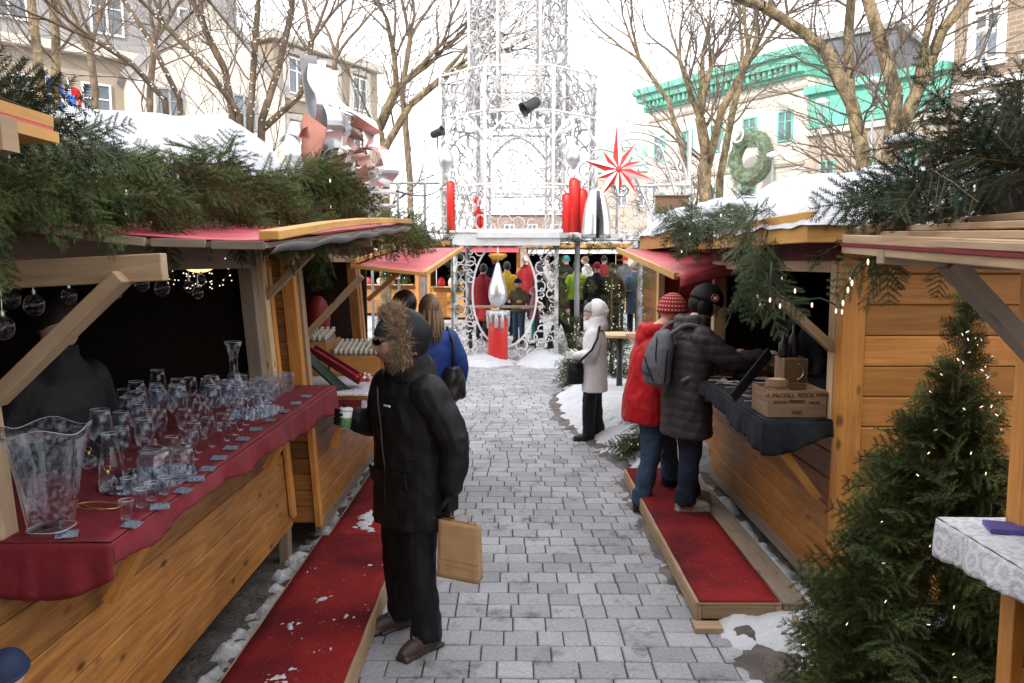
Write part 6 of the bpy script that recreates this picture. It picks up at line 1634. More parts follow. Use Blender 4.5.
for (x, y, h) in ((1.77, 5.0, .2), (1.70, 4.98, .14)): 
    tb2 = thing('dark_bottle', 'dark bottle standing on the wooden case, %s one' % ('taller' if h > .15 else 'shorter'), 'bottle', (x, y, Z3 + .302)); w = MB(); w.lathe([(.03, 0), (.032, .01), (.032, h * .6), (.012, h * .75), (.012, h), (0, h)], 12, (x, y, Z3 + .302)); w.build('body', M['black_metal'], tb2, smooth=True)
# black display boards
for i, (a, b) in enumerate((((733, 398, 4.85), (770, 352, 5.0)), ((788, 345, 5.6), (800, 318, 5.7)))):
    w = MB(); w.beam(P(*a), P(*b), (.12 if i else .07), .012, (1, -.3, .6)); tag(w.build('display_board', M['black_board']), ('black slanted display board beside the crate' if i == 0 else 'larger black display board behind the crate'), 'display board')
# wooden utensils spread on the cloth
sp_m = simple('pale_utensil', (.42, .33, .30), .5, nscale=20, var=.4, island=.4)
pr_u = None
for k in range(46):
    x, y = 1.52 + rg_.uniform(0, .42), 5.0 + rg_.uniform(0, 1.1); a = rg_.uniform(-.5, .9)
    if pr_u is None:
        pr_u = thing('wooden_utensil', 'small pale wooden utensil in the pile on the black cloth', 'utensil', (x, y, Z3 + .006), a, 'wooden utensils spread on the black cloth')
        w = MB(); w.tube([(-.07, 0, 0), (.03, 0, 0)], [.005, .004], 6); w.build('stick', sp_m, pr_u, local=True)
        w = MB(); w.ball((.05, 0, .002), .016, 8, 5, (1.6, 1, .4)); w.build('bowl', sp_m, pr_u, local=True, smooth=True)
    else: copy_thing(pr_u, (x, y, Z3 + .006 + rg_.uniform(0, .012)), a)
for k in range(5):
    x, y = 1.62 + k * .13, 6.2 + (k % 2) * .18
    crt = crate(['dark wooden tray nearest the shoppers', 'second dark wooden tray on the black cloth', 'third dark wooden tray on the black cloth', 'fourth dark wooden tray further in', 'innermost dark wooden tray'][k], x, x + .12, y, y + .15, Z3, Z3 + .07 + .02 * k, 'box_wood')
# far right stall goods: pale jars
for k in range(10):
    glass_at('tumbler', 1.66 + (k % 5) * .08, 7.9 + (k // 5) * .14, 'clear glass on the second right stall counter, %s in the %s row' % (ORD[k % 5], ORD[k // 5]), 'clear glasses on the second right stall', 1.2, 1.165)

# ============================================================ HIGH TABLES, far stalls
def high_table(label, px, py, Y, r, mat='pale', z=None):
    c = P(px, py, Y); zg = gz(Y)
    t = thing('high_table', label, 'table', (c.x, Y, zg), 0, 'round high tables')
    w = MB(); w.lathe([(0, 0), (r, 0), (r, .035), (0, .035)], 28, (c.x, Y, c.z)); w.build('table_top', M[mat], t)
    w = MB(); w.tube([(c.x, Y, zg), (c.x, Y, c.z)], .045, 8); w.lathe([(.25, 0), (.25, .03), (0, .03)], 16, (c.x, Y, zg)); w.build('pedestal', M['black_metal'], t, smooth=True)
    return t
high_table('round pale high table right of the woman in white', 620, 336, 11.6, .36, 'fresh')
high_table('round high table between the standing people in the plaza', 622, 291, 22, .42)
tbm = thing('long_counter', 'long plank counter behind the scroll gate where people stand', 'counter', (-.3, 19, 0))
w = MB(); a, b = P(462, 306, 19), P(545, 306, 19); w.box(a.x, b.x, 18.8, 19.3, a.z - .04, a.z); w.build('top', M['fresh'], tbm)
for x in (a.x + .2, b.x - .2):
    w = MB(); w.box(x - .04, x + .04, 19, 19.08, gz(19), a.z - .04); w.build('leg', M['black_metal'], tbm)
def far_stall(label, x0, x1, y, wallm, roofm='snow', flap='red_tarp', h=2.3, d=2.4):
    z = gz(y); t = thing('market_shed', label, 'market stall', ((x0 + x1) / 2, y + 1, z), 0, 'wooden market stalls')
    w = MB(); plank_wall(w, 'x', y, x0, x1, z + .05, z + 1.0, .2); w.build('front_wall', M[wallm], t)
    for xx in (x0, x1):
        w = MB(); plank_wall(w, 'y', xx, y + .02, y + d, z + .05, z + h, .2); w.build('side_wall', M[wallm], t)
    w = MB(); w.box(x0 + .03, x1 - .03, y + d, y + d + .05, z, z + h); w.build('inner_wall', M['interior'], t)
    for x in (x0, x1):
        w = MB(); w.box(x - .06, x + .06, y - .06, y + .06, z, z + h); w.build('post', M['amber'], t)
    w = MB(); w.box(x0 - .2, x1 + .2, y - .35, y + d + .2, z + h, z + h + .15); w.build('roof', M['yellow'], t)
    w = MB(); w.grid(lambda u, v: (x0 - .2 + (x1 - x0 + .4) * u, y - .35 + (d + .5) * v, z + h + .16 + .3 * min(1, u * 8, (1 - u) * 8, v * 6) ** .5 + .05 * fbm(u * 5, v * 5, x0)), 16, 10); tag(w.build('roof_snow', M['snow'], t, smooth=True), kind='stuff')
    w = MB(); w.hexa(((x0 + x1) / 2, y - .4, z + h - .12), Vector(((x1 - x0) / 2, 0, 0)), Vector((0, .38, .1)), Vector((0, 0, .008))); w.build('flap_cover', M[flap], t)
    w = MB(); w.box(x0 + .1, x1 - .1, y - .25, y + .3, z + 1.0, z + 1.03); w.build('counter', M['fresh'], t)
    for k in range(7):
        w = MB(); c = (x0 + .4 + k * (x1 - x0 - .8) / 6, y, z + 1.03); w.ball((c[0], c[1], c[2] + .1), .13, 8, 6, (1, 1, U(.8, 1.6)))
        tag(w.build('goods_bundle', M[['candle_red', 'cream', 'yellow', 'red_tarp', 'white_paint', 'copper', 'fir'][k]], smooth=True), '%s bundle, %s on the counter of the %s' % (['red', 'cream', 'yellow', 'dusty red', 'white', 'copper', 'green'][k], ORD[k], ' '.join(label.split()[:5])), 'goods', 'bundles of goods on the far stalls')
    return t
far_stall('yellow wooden stall end right of the iron deck behind the red flap', 3.2, 6.2, 17.5, 'amber', d=3)
far_stall('far stall with snowy roof in the middle of the plaza', .6, 4.2, 30, 'honey', flap='white_paint')
far_stall('far stall with red flap seen through the scroll gate', -2.6, .2, 25, 'amber')
far_stall('far stall with pale roof left of the gate', -6.5, -3.2, 27, 'honey', flap='white_paint')
far_stall('far stall at the back right of the plaza', 5.2, 9.0, 31, 'amber')
# low snow heap on the plaza
def h_pl(x, y): return gz(y) - .03 + .05 * fbm(x, y, 2., 1.2) + .02 * fbm(x, y, 5., 5)
field('trodden_snow', -7, 9, 17.4, 34, h_pl, M['snow_dirty'], .16, 'structure', -9)
# ============================================================ PEOPLE
def remesh(mb, vox, it=3, fold=0, fs=6.0, seed=0., quilt=0, qn=.075, zr=None):
    me = mb.mesh('tmp'); o = bpy.data.objects.new('tmp', me); COL.objects.link(o)
    m_ = o.modifiers.new('r', 'REMESH'); m_.mode = 'VOXEL'; m_.voxel_size = vox
    s_ = o.modifiers.new('s', 'SMOOTH'); s_.iterations = it; s_.factor = .5
    dg = bpy.context.evaluated_depsgraph_get(); me2 = bpy.data.meshes.new_from_object(o.evaluated_get(dg))
    bpy.data.objects.remove(o); bpy.data.meshes.remove(me)
    if fold or quilt:
        n = len(me2.vertices); co = np.empty(n * 3, np.float32); no = np.empty(n * 3, np.float32)
        me2.vertices.foreach_get('co', co); me2.vertices.foreach_get('normal', no)
        co = co.reshape(-1, 3); no = no.reshape(-1, 3); d = np.zeros(n)
        for i in range(n):
            x, y, z = co[i]
            if fold:
                v = mnoise.noise(Vector((x * fs + seed, y * fs, z * fs * .55 + 2 * seed))) + .5 * mnoise.noise(Vector((x * fs * 2.1, y * fs * 2.1 + seed, z * fs * 1.5)))
                d[i] += fold * (1 - 2 * abs(v)) * .8
            if quilt:
                w_ = z + .012 * math.sin(y * 20 + seed); d[i] += quilt * (abs(math.sin(math.pi * w_ / qn)) ** .6 - .6)
        co += no * d[:, None]; me2.vertices.foreach_set('co', co.ravel()); me2.update()
    uvl = me2.uv_layers.get('UVMap') or me2.uv_layers.new(name='UVMap')
    return me2
def rloft(mb, secs, seg=20):
    """secs: (cx,cy,cz, rx(depth), ry(width), tilt) stacked rings, closed"""
    rings = []
    for (cx, cy, cz, rx, ry, tl) in secs:
        rings.append([mb.pt((cx + rx * math.cos(a) * math.cos(tl), cy + ry * math.sin(a), cz - rx * math.cos(a) * math.sin(tl))) for a in [2 * math.pi * k / seg for k in range(seg)]])
    for i in range(len(rings) - 1):
        for k in range(seg): mb.face((rings[i][k], rings[i][(k + 1) % seg], rings[i + 1][(k + 1) % seg], rings[i + 1][k]))
    mb.face(list(reversed(rings[0]))); mb.face(rings[-1])
def ctube(mb, pts, rad, seg=12, sub=4):
    pts = [Vector(p) for p in pts]; P_, R_ = [], []; n = len(pts)
    for i in range(n - 1):
        p0, p1, p2, p3 = pts[max(i - 1, 0)], pts[i], pts[i + 1], pts[min(i + 2, n - 1)]
        for k in range(sub):
            t = k / sub; P_.append(.5 * ((2 * p1) + (p2 - p0) * t * .7 + (2 * p0 - 5 * p1 + 4 * p2 - p3) * t * t * .7 + (3 * p1 - p0 - 3 * p2 + p3) * t ** 3 * .7) + (p1 * 0) if False else p1.lerp(p2, t)); R_.append(rad[i] * (1 - t) + rad[i + 1] * t)
    P_.append(pts[-1]); R_.append(rad[-1])
    # relax the joint
    for _ in range(2):
        Q = [p.copy() for p in P_]
        for i in range(1, len(P_) - 1): Q[i] = P_[i] * .5 + (P_[i - 1] + P_[i + 1]) * .25
        P_ = Q
    mb.tube(P_, R_, seg); mb.ball(P_[0], R_[0], 12, 8); mb.ball(P_[-1], R_[-1], 12, 8)
def head_mesh(mb, M4, beard=False):
    """head about .235 high, facing +x"""
    nu, nv = 40, 30; idx = []
    def gsn(d, c, s_): return math.exp(-((d - Vector(c).normalized()).length / s_) ** 2)
    def rad(d):
        x, y, z = d
        p = Vector((x * .098, y * .076, z * .118))
        if z < 0: p.y *= 1 - .28 * (-z) ** 1.5 * (1 if x > -.2 else .4); p.x *= 1 - .10 * (-z) * (1 if x < 0 else .3)
        e = Vector((x, y, z))
        o = 0
        o += .026 * gsn(e, (1, 0, -.14), .17) + .012 * gsn(e, (1, 0, .06), .14)           # nose
        o -= .010 * (gsn(e, (1, .36, .10), .18) + gsn(e, (1, -.36, .10), .18))             # eye sockets
        o += .006 * gsn(e, (1, 0, .30), .3)
        o += .008 * gsn(e, (1, 0, -.52), .14) - .006 * gsn(e, (1, 0, -.40), .08)           # lips
        o += .014 * gsn(e, (1, 0, -.95), .25)                                               # chin
        o += .006 * (gsn(e, (.8, .6, -.2), .25) + gsn(e, (.8, -.6, -.2), .25))
        o += .016 * (gsn(e, (-.05, 1, -.05), .14) + gsn(e, (-.05, -1, -.05), .14))         # ears
        return p + e * o
    rows = []
    for j in range(1, nv):
        th = math.pi * j / nv; rows.append([mb.pt(M4 @ rad(Vector((math.sin(th) * math.cos(2 * math.pi * i / nu), math.sin(th) * math.sin(2 * math.pi * i / nu), math.cos(th))))) for i in range(nu)])
    t = mb.pt(M4 @ rad(Vector((0, 0, 1)))); b_ = mb.pt(M4 @ rad(Vector((0, 0, -1))))
    for i in range(nu):
        i2 = (i + 1) % nu; mb.face((t, rows[0][i], rows[0][i2])); mb.face((b_, rows[-1][i2], rows[-1][i]))
        for j in range(len(rows) - 1): mb.face((rows[j][i], rows[j + 1][i], rows[j + 1][i2], rows[j][i2]))
def hand_mesh(mb, w, d, n, side, curl=.6, s=1.0):
    """w wrist, d direction of the fingers, n palm normal, side +1 left hand / -1 right"""
    w, d, n = Vector(w), Vector(d).normalized(), Vector(n); n = (n - d * n.dot(d)).normalized(); x = d.cross(n) * side
    pc = w + d * .045 * s
    mb.hexa(pc, d * .045 * s, x * .038 * s, n * .013 * s)
    mb.tube([w - d * .03 * s, w + d * .02 * s], [.026 * s, .028 * s], 10)
    for k, (o, L) in enumerate(((-.029, .062), (-.010, .072), (.010, .068), (.028, .052))):
        p = w + d * .085 * s + x * o * s; pts = [p - d * .02 * s, p]; a = 0
        for q in (.42, .33, .25):
            a += curl * (.9 if k else .75); dd = d * math.cos(a) + n * math.sin(a) + x * o * 1.2; p = p + dd.normalized() * L * q * s * 1.15; pts.append(p)
        mb.tube(pts, [.0095 * s, .0095 * s, .009 * s, .008 * s, .0065 * s], 8)
    p = w + d * .03 * s - x * .036 * s; dd = (d * .75 - x * .6 + n * .35).normalized()
    mb.tube([p - dd * .01 * s, p + dd * .03 * s, p + dd * .045 * s + (d * .8 + n * .5).normalized() * .022 * s], [.013 * s, .011 * s, .008 * s], 8)
def shell(mb, M4, r, th0, th1, axis='x', nu=28, nv=14, ph=(0, 2 * math.pi)):
    """open ellipsoid shell measured from +axis between angles th0, th1"""
    full = abs(ph[1] - ph[0] - 2 * math.pi) < 1e-6; cols = nu if full else nu + 1; idx = []
    def fn(u, v):
        th = th0 + (th1 - th0) * v; a = ph[0] + (ph[1] - ph[0]) * u
        if axis == 'x': p = Vector((math.cos(th) * r[0], math.sin(th) * math.cos(a) * r[1], math.sin(th) * math.sin(a) * r[2]))
        else: p = Vector((math.sin(th) * math.cos(a) * r[0], math.sin(th) * math.sin(a) * r[1], math.cos(th) * r[2]))
        return M4 @ p
    for j in range(nv + 1): idx.append([mb.pt(fn(i / nu, j / nv)) for i in range(cols)])
    for j in range(nv):
        for i in range(nu):
            i2 = (i + 1) % cols; mb.face((idx[j][i], idx[j][i2], idx[j + 1][i2], idx[j + 1][i]), [(i / nu, j / nv), ((i + 1) / nu, j / nv), ((i + 1) / nu, (j + 1) / nv), (i / nu, (j + 1) / nv)])
def fabric(name, col, rough=.8, ns=22, var=.15, bump=.35): return simple(name, col, rough, nscale=ns, var=var, bump=bump, bscale=60, spec=.25, bdist=.006)
SKIN = simple('skin', (.68, .43, .33), .55, nscale=30, var=.08, bump=.08)
FB = {'black': fabric('black_fabric', (.008, .008, .010), .6), 'navy_jean': fabric('dark_denim', (.018, .026, .045), .85, 60, .35), 'jean': fabric('blue_denim', (.05, .09, .15), .85, 50, .35), 'red': fabric('red_shell_fabric', (.50, .012, .018), .55, 9, .12),
      'white': fabric('off_white_wool', (.80, .78, .78), .9, 30, .06), 'charcoal': fabric('charcoal_puffer', (.05, .043, .048), .5, 12, .2), 'grey': fabric('grey_fabric', (.13, .13, .15), .8), 'blue': fabric('royal_blue', (.02, .05, .22), .6), 'navy': fabric('navy_fabric', (.018, .03, .07), .7),
      'olive': fabric('olive_fabric', (.12, .09, .05), .8), 'brown': fabric('brown_fabric', (.07, .045, .03), .8), 'yellow': fabric('yellow_fabric', (.62, .40, .03), .7), 'hivis': fabric('hi_vis_fabric', (.30, .52, .03), .6), 'pink': fabric('pink_fabric', (.5, .2, .28), .7), 'teal': fabric('teal_fabric', (.03, .25, .27), .7), 'tan': fabric('tan_fabric', (.3, .22, .14), .8), 'darkred': fabric('dark_red_fabric', (.25, .012, .02), .7),
      'hatgrey': fabric('grey_green_knit', (.045, .055, .052), .9, 80, .3), 'bluegrey': fabric('blue_grey_coat', (.10, .16, .24), .7), 'lightgrey': fabric('pale_grey_fabric', (.4, .4, .42), .8)}
HAIR = {'dark': simple('dark_hair', (.018, .013, .010), .5, nscale=60, var=.4, stretch=(1, 1, .1)), 'brown': simple('brown_blond_hair', (.20, .12, .06), .5, nscale=70, var=.5, stretch=(1, 1, .08)), 'grey': simple('grey_hair', (.3, .28, .26), .6), 'blond': simple('blond_hair', (.5, .35, .16), .5, nscale=60, var=.4)}
SHOE = {'brown': simple('brown_leather', (.05, .03, .025), .5), 'black': simple('black_leather', (.012, .012, .012), .4), 'pale': simple('pale_sneaker', (.36, .34, .31), .7)}
def person(label, loc, face, H=1.75, coat='black', legs='black', shoes='black', hem=.62, lean=0., pose=None, head=(0, 0), hat=None, hatcol='black', hair='dark', hood=None, detail=1, puff=0, glove=None, fold=.006, group=None, bulk=1.0, collar=True):
    """pose: dict with aL,aR (ankles) eL,wL,eR,wR (elbows, wrists) at a 1.75 m scale, +x ahead, +y left"""
    k = H / 1.75; po = dict(aL=(.02, .10, .08), aR=(-.02, -.10, .08), eL=(-.03, .27, 1.14), wL=(.06, .27, .90), eR=(-.03, -.27, 1.14), wR=(.06, -.27, .90), kL=None, kR=None, hL=.5, hR=.5, nL=None, nR=None, dL=None, dR=None)
    po.update(pose or {})
    t = thing('person', label, 'person', loc, face, group)
    W = lambda p: Vector(p) * k
    sl, cl = math.sin(lean), math.cos(lean)
    hip = Vector((0, 0, .93)); top = hip + Vector((sl, 0, cl)) * .49
    def tor(s_, x=0, y=0): return hip + Vector((sl, 0, cl)) * s_ + Vector((cl * x, y, -sl * x))
    neck = tor(.58); hc = neck + Vector((sl * .6 + .025, 0, .125))
    MH = Matrix.Translation(hc * k) @ Matrix.Rotation(head[0], 4, 'Z') @ Matrix.Rotation(head[1], 4, 'Y') @ Matrix.Scale(k * 1.0, 4)
    vox = {2: .0065, 1: .010, 0: .016}[detail]
    # body
    b = MB(); head_mesh(b, MH)
    b.tube([W(tor(.45)), W(neck), W(hc + Vector((-.02, 0, -.06)))], [.075 * k, .058 * k, .056 * k], 14)
    rloft(b, [(*W(tor(s_)), rx * k, ry * k, lean) for s_, rx, ry in ((-.05, .10, .15), (.15, .09, .13), (.35, .11, .16), (.47, .08, .15), (.52, .05, .07))])
    for sd_, e, w_ in ((1, 'eL', 'wL'), (-1, 'eR', 'wR')):
        ctube(b, [W(tor(.45, 0, .15 * sd_)), W(po[e]), W(po[w_])], [.045 * k, .038 * k, .03 * k], 10)
    for sd_, a in ((1, 'aL'), (-1, 'aR')):
        ctube(b, [W(hip + Vector((0, .09 * sd_, 0))), W((Vector(po[a]) + hip) / 2 + Vector((.03, .05 * sd_, 0))), W(Vector(po[a]))], [.07 * k, .045 * k, .035 * k], 10)
    if not glove:
        for sd_, e, w_, h_, n_, d_ in ((1, 'eL', 'wL', 'hL', 'nL', 'dL'), (-1, 'eR', 'wR', 'hR', 'nR', 'dR')):
            d = Vector(po[d_]) if po[d_] else Vector(po[w_]) - Vector(po[e]); n = Vector(po[n_]) if po[n_] else Vector((0, -sd_, 0)) if abs(d.normalized().y) < .8 else Vector((0, 0, -1))
            hand_mesh(b, W(Vector(po[w_]) + d.normalized() * .01), d, n, sd_, po[h_], k)
    bm_ = remesh(b, vox * .72 if detail else .012, 1)
    link_mesh(bm_, 'body', SKIN, t, True)
    if glove:
        for sd_, e, w_, h_, n_, d_ in ((1, 'eL', 'wL', 'hL', 'nL', 'dL'), (-1, 'eR', 'wR', 'hR', 'nR', 'dR')):
            d = Vector(po[d_]) if po[d_] else Vector(po[w_]) - Vector(po[e]); n = Vector(po[n_]) if po[n_] else Vector((0, -sd_, 0))
            g_ = MB(); hand_mesh(g_, W(Vector(po[w_]) + d.normalized() * .01), d, n, sd_, po[h_], k * 1.15)
            link_mesh(remesh(g_, .0045, 1), 'glove', FB[glove], t, True)
    # eyes
    if detail:
        for s_ in (1, -1):
            e_ = MB(); e_.ball(MH @ Vector((.078, .030 * s_, .012)), .0115 * k, 8, 6); e_.build('eye', simple('eye', (.05, .035, .03), .2, bump=0) if 'eye' not in bpy.data.materials else bpy.data.materials['eye'], t, True, local=True)
    # trousers
    b = MB(); rloft(b, [(*W((0, 0, .84)), .12 * k, .17 * k, 0), (*W((0, 0, .95)), .12 * k, .165 * k, 0), (*W((sl * .1, 0, 1.05)), .11 * k, .15 * k, 0)])
    for sd_, a, kk in ((1, 'aL', 'kL'), (-1, 'aR', 'kR')):
        A_ = Vector(po[a]); K_ = Vector(po[kk]) if po[kk] else (A_ * .5 + (hip + Vector((0, .09 * sd_, 0))) * .5) + Vector((.03, 0, 0))
        ctube(b, [W(hip + Vector((0, .088 * sd_, -.03))), W(K_), W(A_ + Vector((0, 0, .05)))], [.105 * k, .082 * k, .072 * k], 14)
        b.tube([W(A_ + Vector((0, 0, .10))), W(A_ + Vector((.005, 0, -.02)))], [.074 * k, .08 * k], 14)
    link_mesh(remesh(b, vox * 1.2, 2, .012 * (detail > 0), 8, U(0, 9)), 'trousers', FB[legs], t, True)
    # shoes
    for sd_, a in ((1, 'aL'), (-1, 'aR')):
        A_ = W(po[a]); g_ = MB(); yaw = .16 * sd_; cs, sn = math.cos(yaw), math.sin(yaw)
        def fp(x, z): return A_ + Vector((x * cs, x * sn, z - .08)) * k
        g_.tube([fp(-.075, .05), fp(-.04, .055), fp(.03, .055), (fp(.11, .046)), fp(.165, .038), fp(.195, .033)], [q * k for q in (.030, .044, .047, .046, .038, .024)], 14, flat=1)
        g_.tube([fp(-.01, .05), fp(-.02, .17)], [.047 * k, .052 * k], 12)
        g_.hexa(fp(.06, .012), Vector((cs, sn, 0)) * .135 * k, Vector((-sn, cs, 0)) * .043 * k, Vector((0, 0, .012)) * k)
        link_mesh(remesh(g_, vox * 1.0, 1), 'shoe', SHOE[shoes], t, True)
    # coat
    b = MB(); B = bulk
    if hem < .9:
        rloft(b, [(*W((0, 0, hem)), .165 * k * B, .225 * k * B, 0), (*W((0, 0, hem + .12)), .16 * k * B, .22 * k * B, 0), (*W((0, 0, .93)), .155 * k * B, .212 * k * B, lean * .4),
                  (*W(tor(.15)), .145 * k * B, .20 * k * B, lean), (*W(tor(.33)), .15 * k * B, .215 * k * B, lean), (*W(tor(.44)), .125 * k * B, .20 * k * B, lean), (*W(tor(.50)), .10 * k, .14 * k, lean), (*W(tor(.55, .0)), .085 * k, .09 * k, lean), (*W(tor(.60, .01)), .078 * k, .082 * k, lean)], 28)
    for sd_, e, w_ in ((1, 'eL', 'wL'), (-1, 'eR', 'wR')):
        S_ = tor(.435, 0, .165 * sd_ * (B * .5 + .5)); ctube(b, [W(S_), W(po[e]), W(Vector(po[w_]) + (Vector(po[e]) - Vector(po[w_])).normalized() * .02)], [.088 * k * B, .073 * k * B, .052 * k * B], 14)
        b.tube([W(Vector(po[w_]) + (Vector(po[e]) - Vector(po[w_])).normalized() * .06), W(po[w_])], [.056 * k * B, .05 * k * B], 14)
    if hood == 'down':
        b.ball(W(tor(.53, -.09)), .10 * k, 16, 10, (.7, 1.15, .6)); b.ball(W(tor(.47, -.12)), .085 * k, 12, 8, (.55, 1.1, 1.1))
        for a in range(-5, 6): b.ball(W(tor(.57, -.02) + Vector((math.cos(a * .45 + 3.14) * .10, math.sin(a * .45 + 3.14) * .11, .0))), .045 * k, 8, 6)
    link_mesh(remesh(b, vox * 1.15, 3, fold, 7, U(0, 9), puff), 'coat', FB[coat], t, True)
    if hood == 'up':
        b = MB(); MHd = MH @ Matrix.Translation((-.045, 0, .014)); hx = .150 if detail == 2 else .14; shell(b, MHd, (hx, .120, .152), R(74 if detail == 2 else 68), R(180), 'x', 32, 14)
        for i_ in range(len(b.v)):
            p_ = Vector(b.v[i_]); q2_ = .012 * mnoise.noise(p_ * 14) + .006 * mnoise.noise(p_ * 30); b.v[i_] = tuple(p_ + (p_ - W(hc)).normalized() * q2_)
        b.build('hood', FB[coat], t, True, local=True, thick=.014, sub=1)
        b = MB(); q_ = [W(tor(.49, -.02)), W(tor(.56, -.035)), W(hc + Vector((-.062, 0, -.06))), W(hc + Vector((-.068, 0, .02)))]
        rloft(b, [(*q_[0], .13 * k, .165 * k, lean), (*q_[1], .125 * k, .135 * k, lean), (*q_[2], .11 * k, .122 * k, lean), (*q_[3], .06 * k, .09 * k, lean)], 24); link_mesh(remesh(b, .012, 3, .008, 8), 'hood_base', FB[coat], t, True)
    if hat == 'beanie':
        b = MB(); MHt = MH @ Matrix.Rotation(R(-12), 4, 'Y') @ Matrix.Translation((-.004, 0, .018)); shell(b, MHt, (.112, .092, .125), .01, R(88), 'z', 28, 12)
        for th in (80, 86, 90): pass
        b.build('hat', FB[hatcol] if hatcol in FB else M[hatcol], t, True, local=True, thick=.012, sub=1)
        b = MB(); b.tube([MHt @ Vector((.113 * math.cos(a), .093 * math.sin(a), .004)) for a in [i * .2618 for i in range(24)]], .016 * k, 8, closed=True, flat=1); b.build('hat_brim', FB[hatcol] if hatcol in FB else M[hatcol], t, True, local=True)
    if hat in ('flaps',):
        b = MB(); MHt = MH @ Matrix.Translation((-.004, 0, .012)); shell(b, MHt, (.132, .112, .142), .01, R(92), 'z', 28, 12)
        for s_ in (1, -1): b.ball(MHt @ Vector((-.015, .080 * s_, -.06)), .062 * k, 12, 9, (1.0, .5, 1.25))
        b.ball(MHt @ Vector((-.055, 0, -.04)), .085 * k, 12, 9, (.8, 1.0, .95))
        b.build('hat', FB[hatcol], t, True, local=True, thick=.01)
    if hair and hat is None and hood != 'up':
        b = MB(); MHt = MH @ Matrix.Rotation(R(-28), 4, 'Y') @ Matrix.Translation((-.006, 0, .008)); shell(b, MHt, (.110, .088, .126), .01, R(105), 'z', 24, 12); b.build('hair', HAIR[hair], t, True, local=True, thick=.014, sub=1)
    return t, MH, W
def cap_extra(t, MH): pass

# --- the man with the kraft bag
mp_ = G(417, 641); 
man, MH, W = person('person in black parka with fur trimmed hood and sunglasses holding cup and kraft bag', (mp_.x - .02, mp_.y + .06, 0), R(224), 1.80, 'black', 'black', 'brown', .66, .07, dict(
    aL=(.04, .16, .08), aR=(-.03, -.15, .08), kL=(.07, .13, .50), kR=(.02, -.13, .5),
    eL=(-.05, .30, 1.13), wL=(-.02, .30, .88), dL=(0, 0, -1), nL=(.3, -1, 0), hL=1.0,
    eR=(-.02, -.30, 1.13), wR=(.20, -.26, 1.20), dR=(1, .1, .25), nR=(.1, 1, .1), hR=.75), (R(-20), R(8)), None, 'black', None, 'up', 2, 0, 'black', .015, None, 1.12)
b = MB(); MHt = MH @ Matrix.Rotation(R(-14), 4, 'Y') @ Matrix.Translation((.0, 0, .016)); shell(b, MHt, (.108, .088, .118), .01, R(88), 'z', 24, 10); b.build('knit_hat', FB['hatgrey'], man, True, local=True, thick=.010, sub=1)
b = MB()
for s_ in (1, -1):
    pts = [MH @ Vector((.100, .010 * s_, .026)), MH @ Vector((.104, .018 * s_, .004)), MH @ Vector((.092, .050 * s_, .000)), MH @ Vector((.074, .064 * s_, .016)), MH @ Vector((.080, .060 * s_, .030))]
    b.prism(pts, (MH.to_3x3() @ Vector((.012, 0, 0))))
    b.beam(MH @ Vector((.082, .068 * s_, .022)), MH @ Vector((-.02, .080 * s_, .02)), .004, .010)
b.beam(MH @ Vector((.108, -.02, .022)), MH @ Vector((.108, .02, .022)), .006, .006); b.build('sunglasses', simple('sunglass_black', (.006, .006, .008), .08, bump=0), man, local=True)
# stubble and mouth
b = MB(); b.tube([MH @ Vector((.100 - .6 * y * y * 10, y, -.062)) for y in (-.024, -.012, 0, .012, .024)], .004, 6); b.build('mouth', simple('lips', (.22, .08, .07), .5, bump=0), man, True, local=True)
b = MB(); shell(b, MH @ Matrix.Translation((0.004, 0, -.012)), (.100, .073, .112), R(108), R(165), 'z', 20, 8, (-1.3, 1.3)); b.build('stubble', simple('stubble', (.42, .26, .19), .9, nscale=150, var=.5), man, True, local=True)
# fur ruff
rn = np.random.default_rng(3); n_ = 9500; th0 = R(76)
MHd = np.array(MH @ Matrix.Translation((-.045, 0, .014))); aa = rn.uniform(0, 2 * math.pi, n_); tt = th0 + rn.normal(0, .16, n_)
base = np.stack([np.cos(tt) * .148, np.sin(tt) * np.cos(aa) * .122, np.sin(tt) * np.sin(aa) * .16], 1)
nd = base / np.linalg.norm(base, axis=1, keepdims=True); dd = nd * rn.uniform(.5, 1.2, (n_, 1)) + np.array([.25, 0, 0]) + rn.normal(0, .45, (n_, 3)); dd /= np.linalg.norm(dd, axis=1, keepdims=True)
L_ = rn.uniform(.03, .068, (n_, 1)); sd2 = np.cross(dd, rn.normal(0, 1, (n_, 3))); sd2 /= np.linalg.norm(sd2, axis=1, keepdims=True)
Vf = np.stack([base - sd2 * .0013, base + sd2 * .0013, base + dd * L_], 1).reshape(-1, 3); Vf = Vf @ MHd[:3, :3].T + MHd[:3, 3]
fur = simple('tan_fur', (.38, .27, .175), .9, bump=0, island=.75, nscale=40, var=.4)
np_mesh('fur_trim', Vf, np.arange(len(Vf)).reshape(-1, 3), fur, man, False)
b = MB(); b.tube([MH @ Matrix.Translation((-.045, 0, .014)) @ Vector((math.cos(th0) * .142, math.sin(th0) * math.cos(a) * .118, math.sin(th0) * math.sin(a) * .155)) for a in [i * .2618 for i in range(24)]], .020, 8, closed=True); b.build('fur_base', simple('fur_base', (.20, .14, .09), .95, nscale=90, var=.6), man, True, local=True)
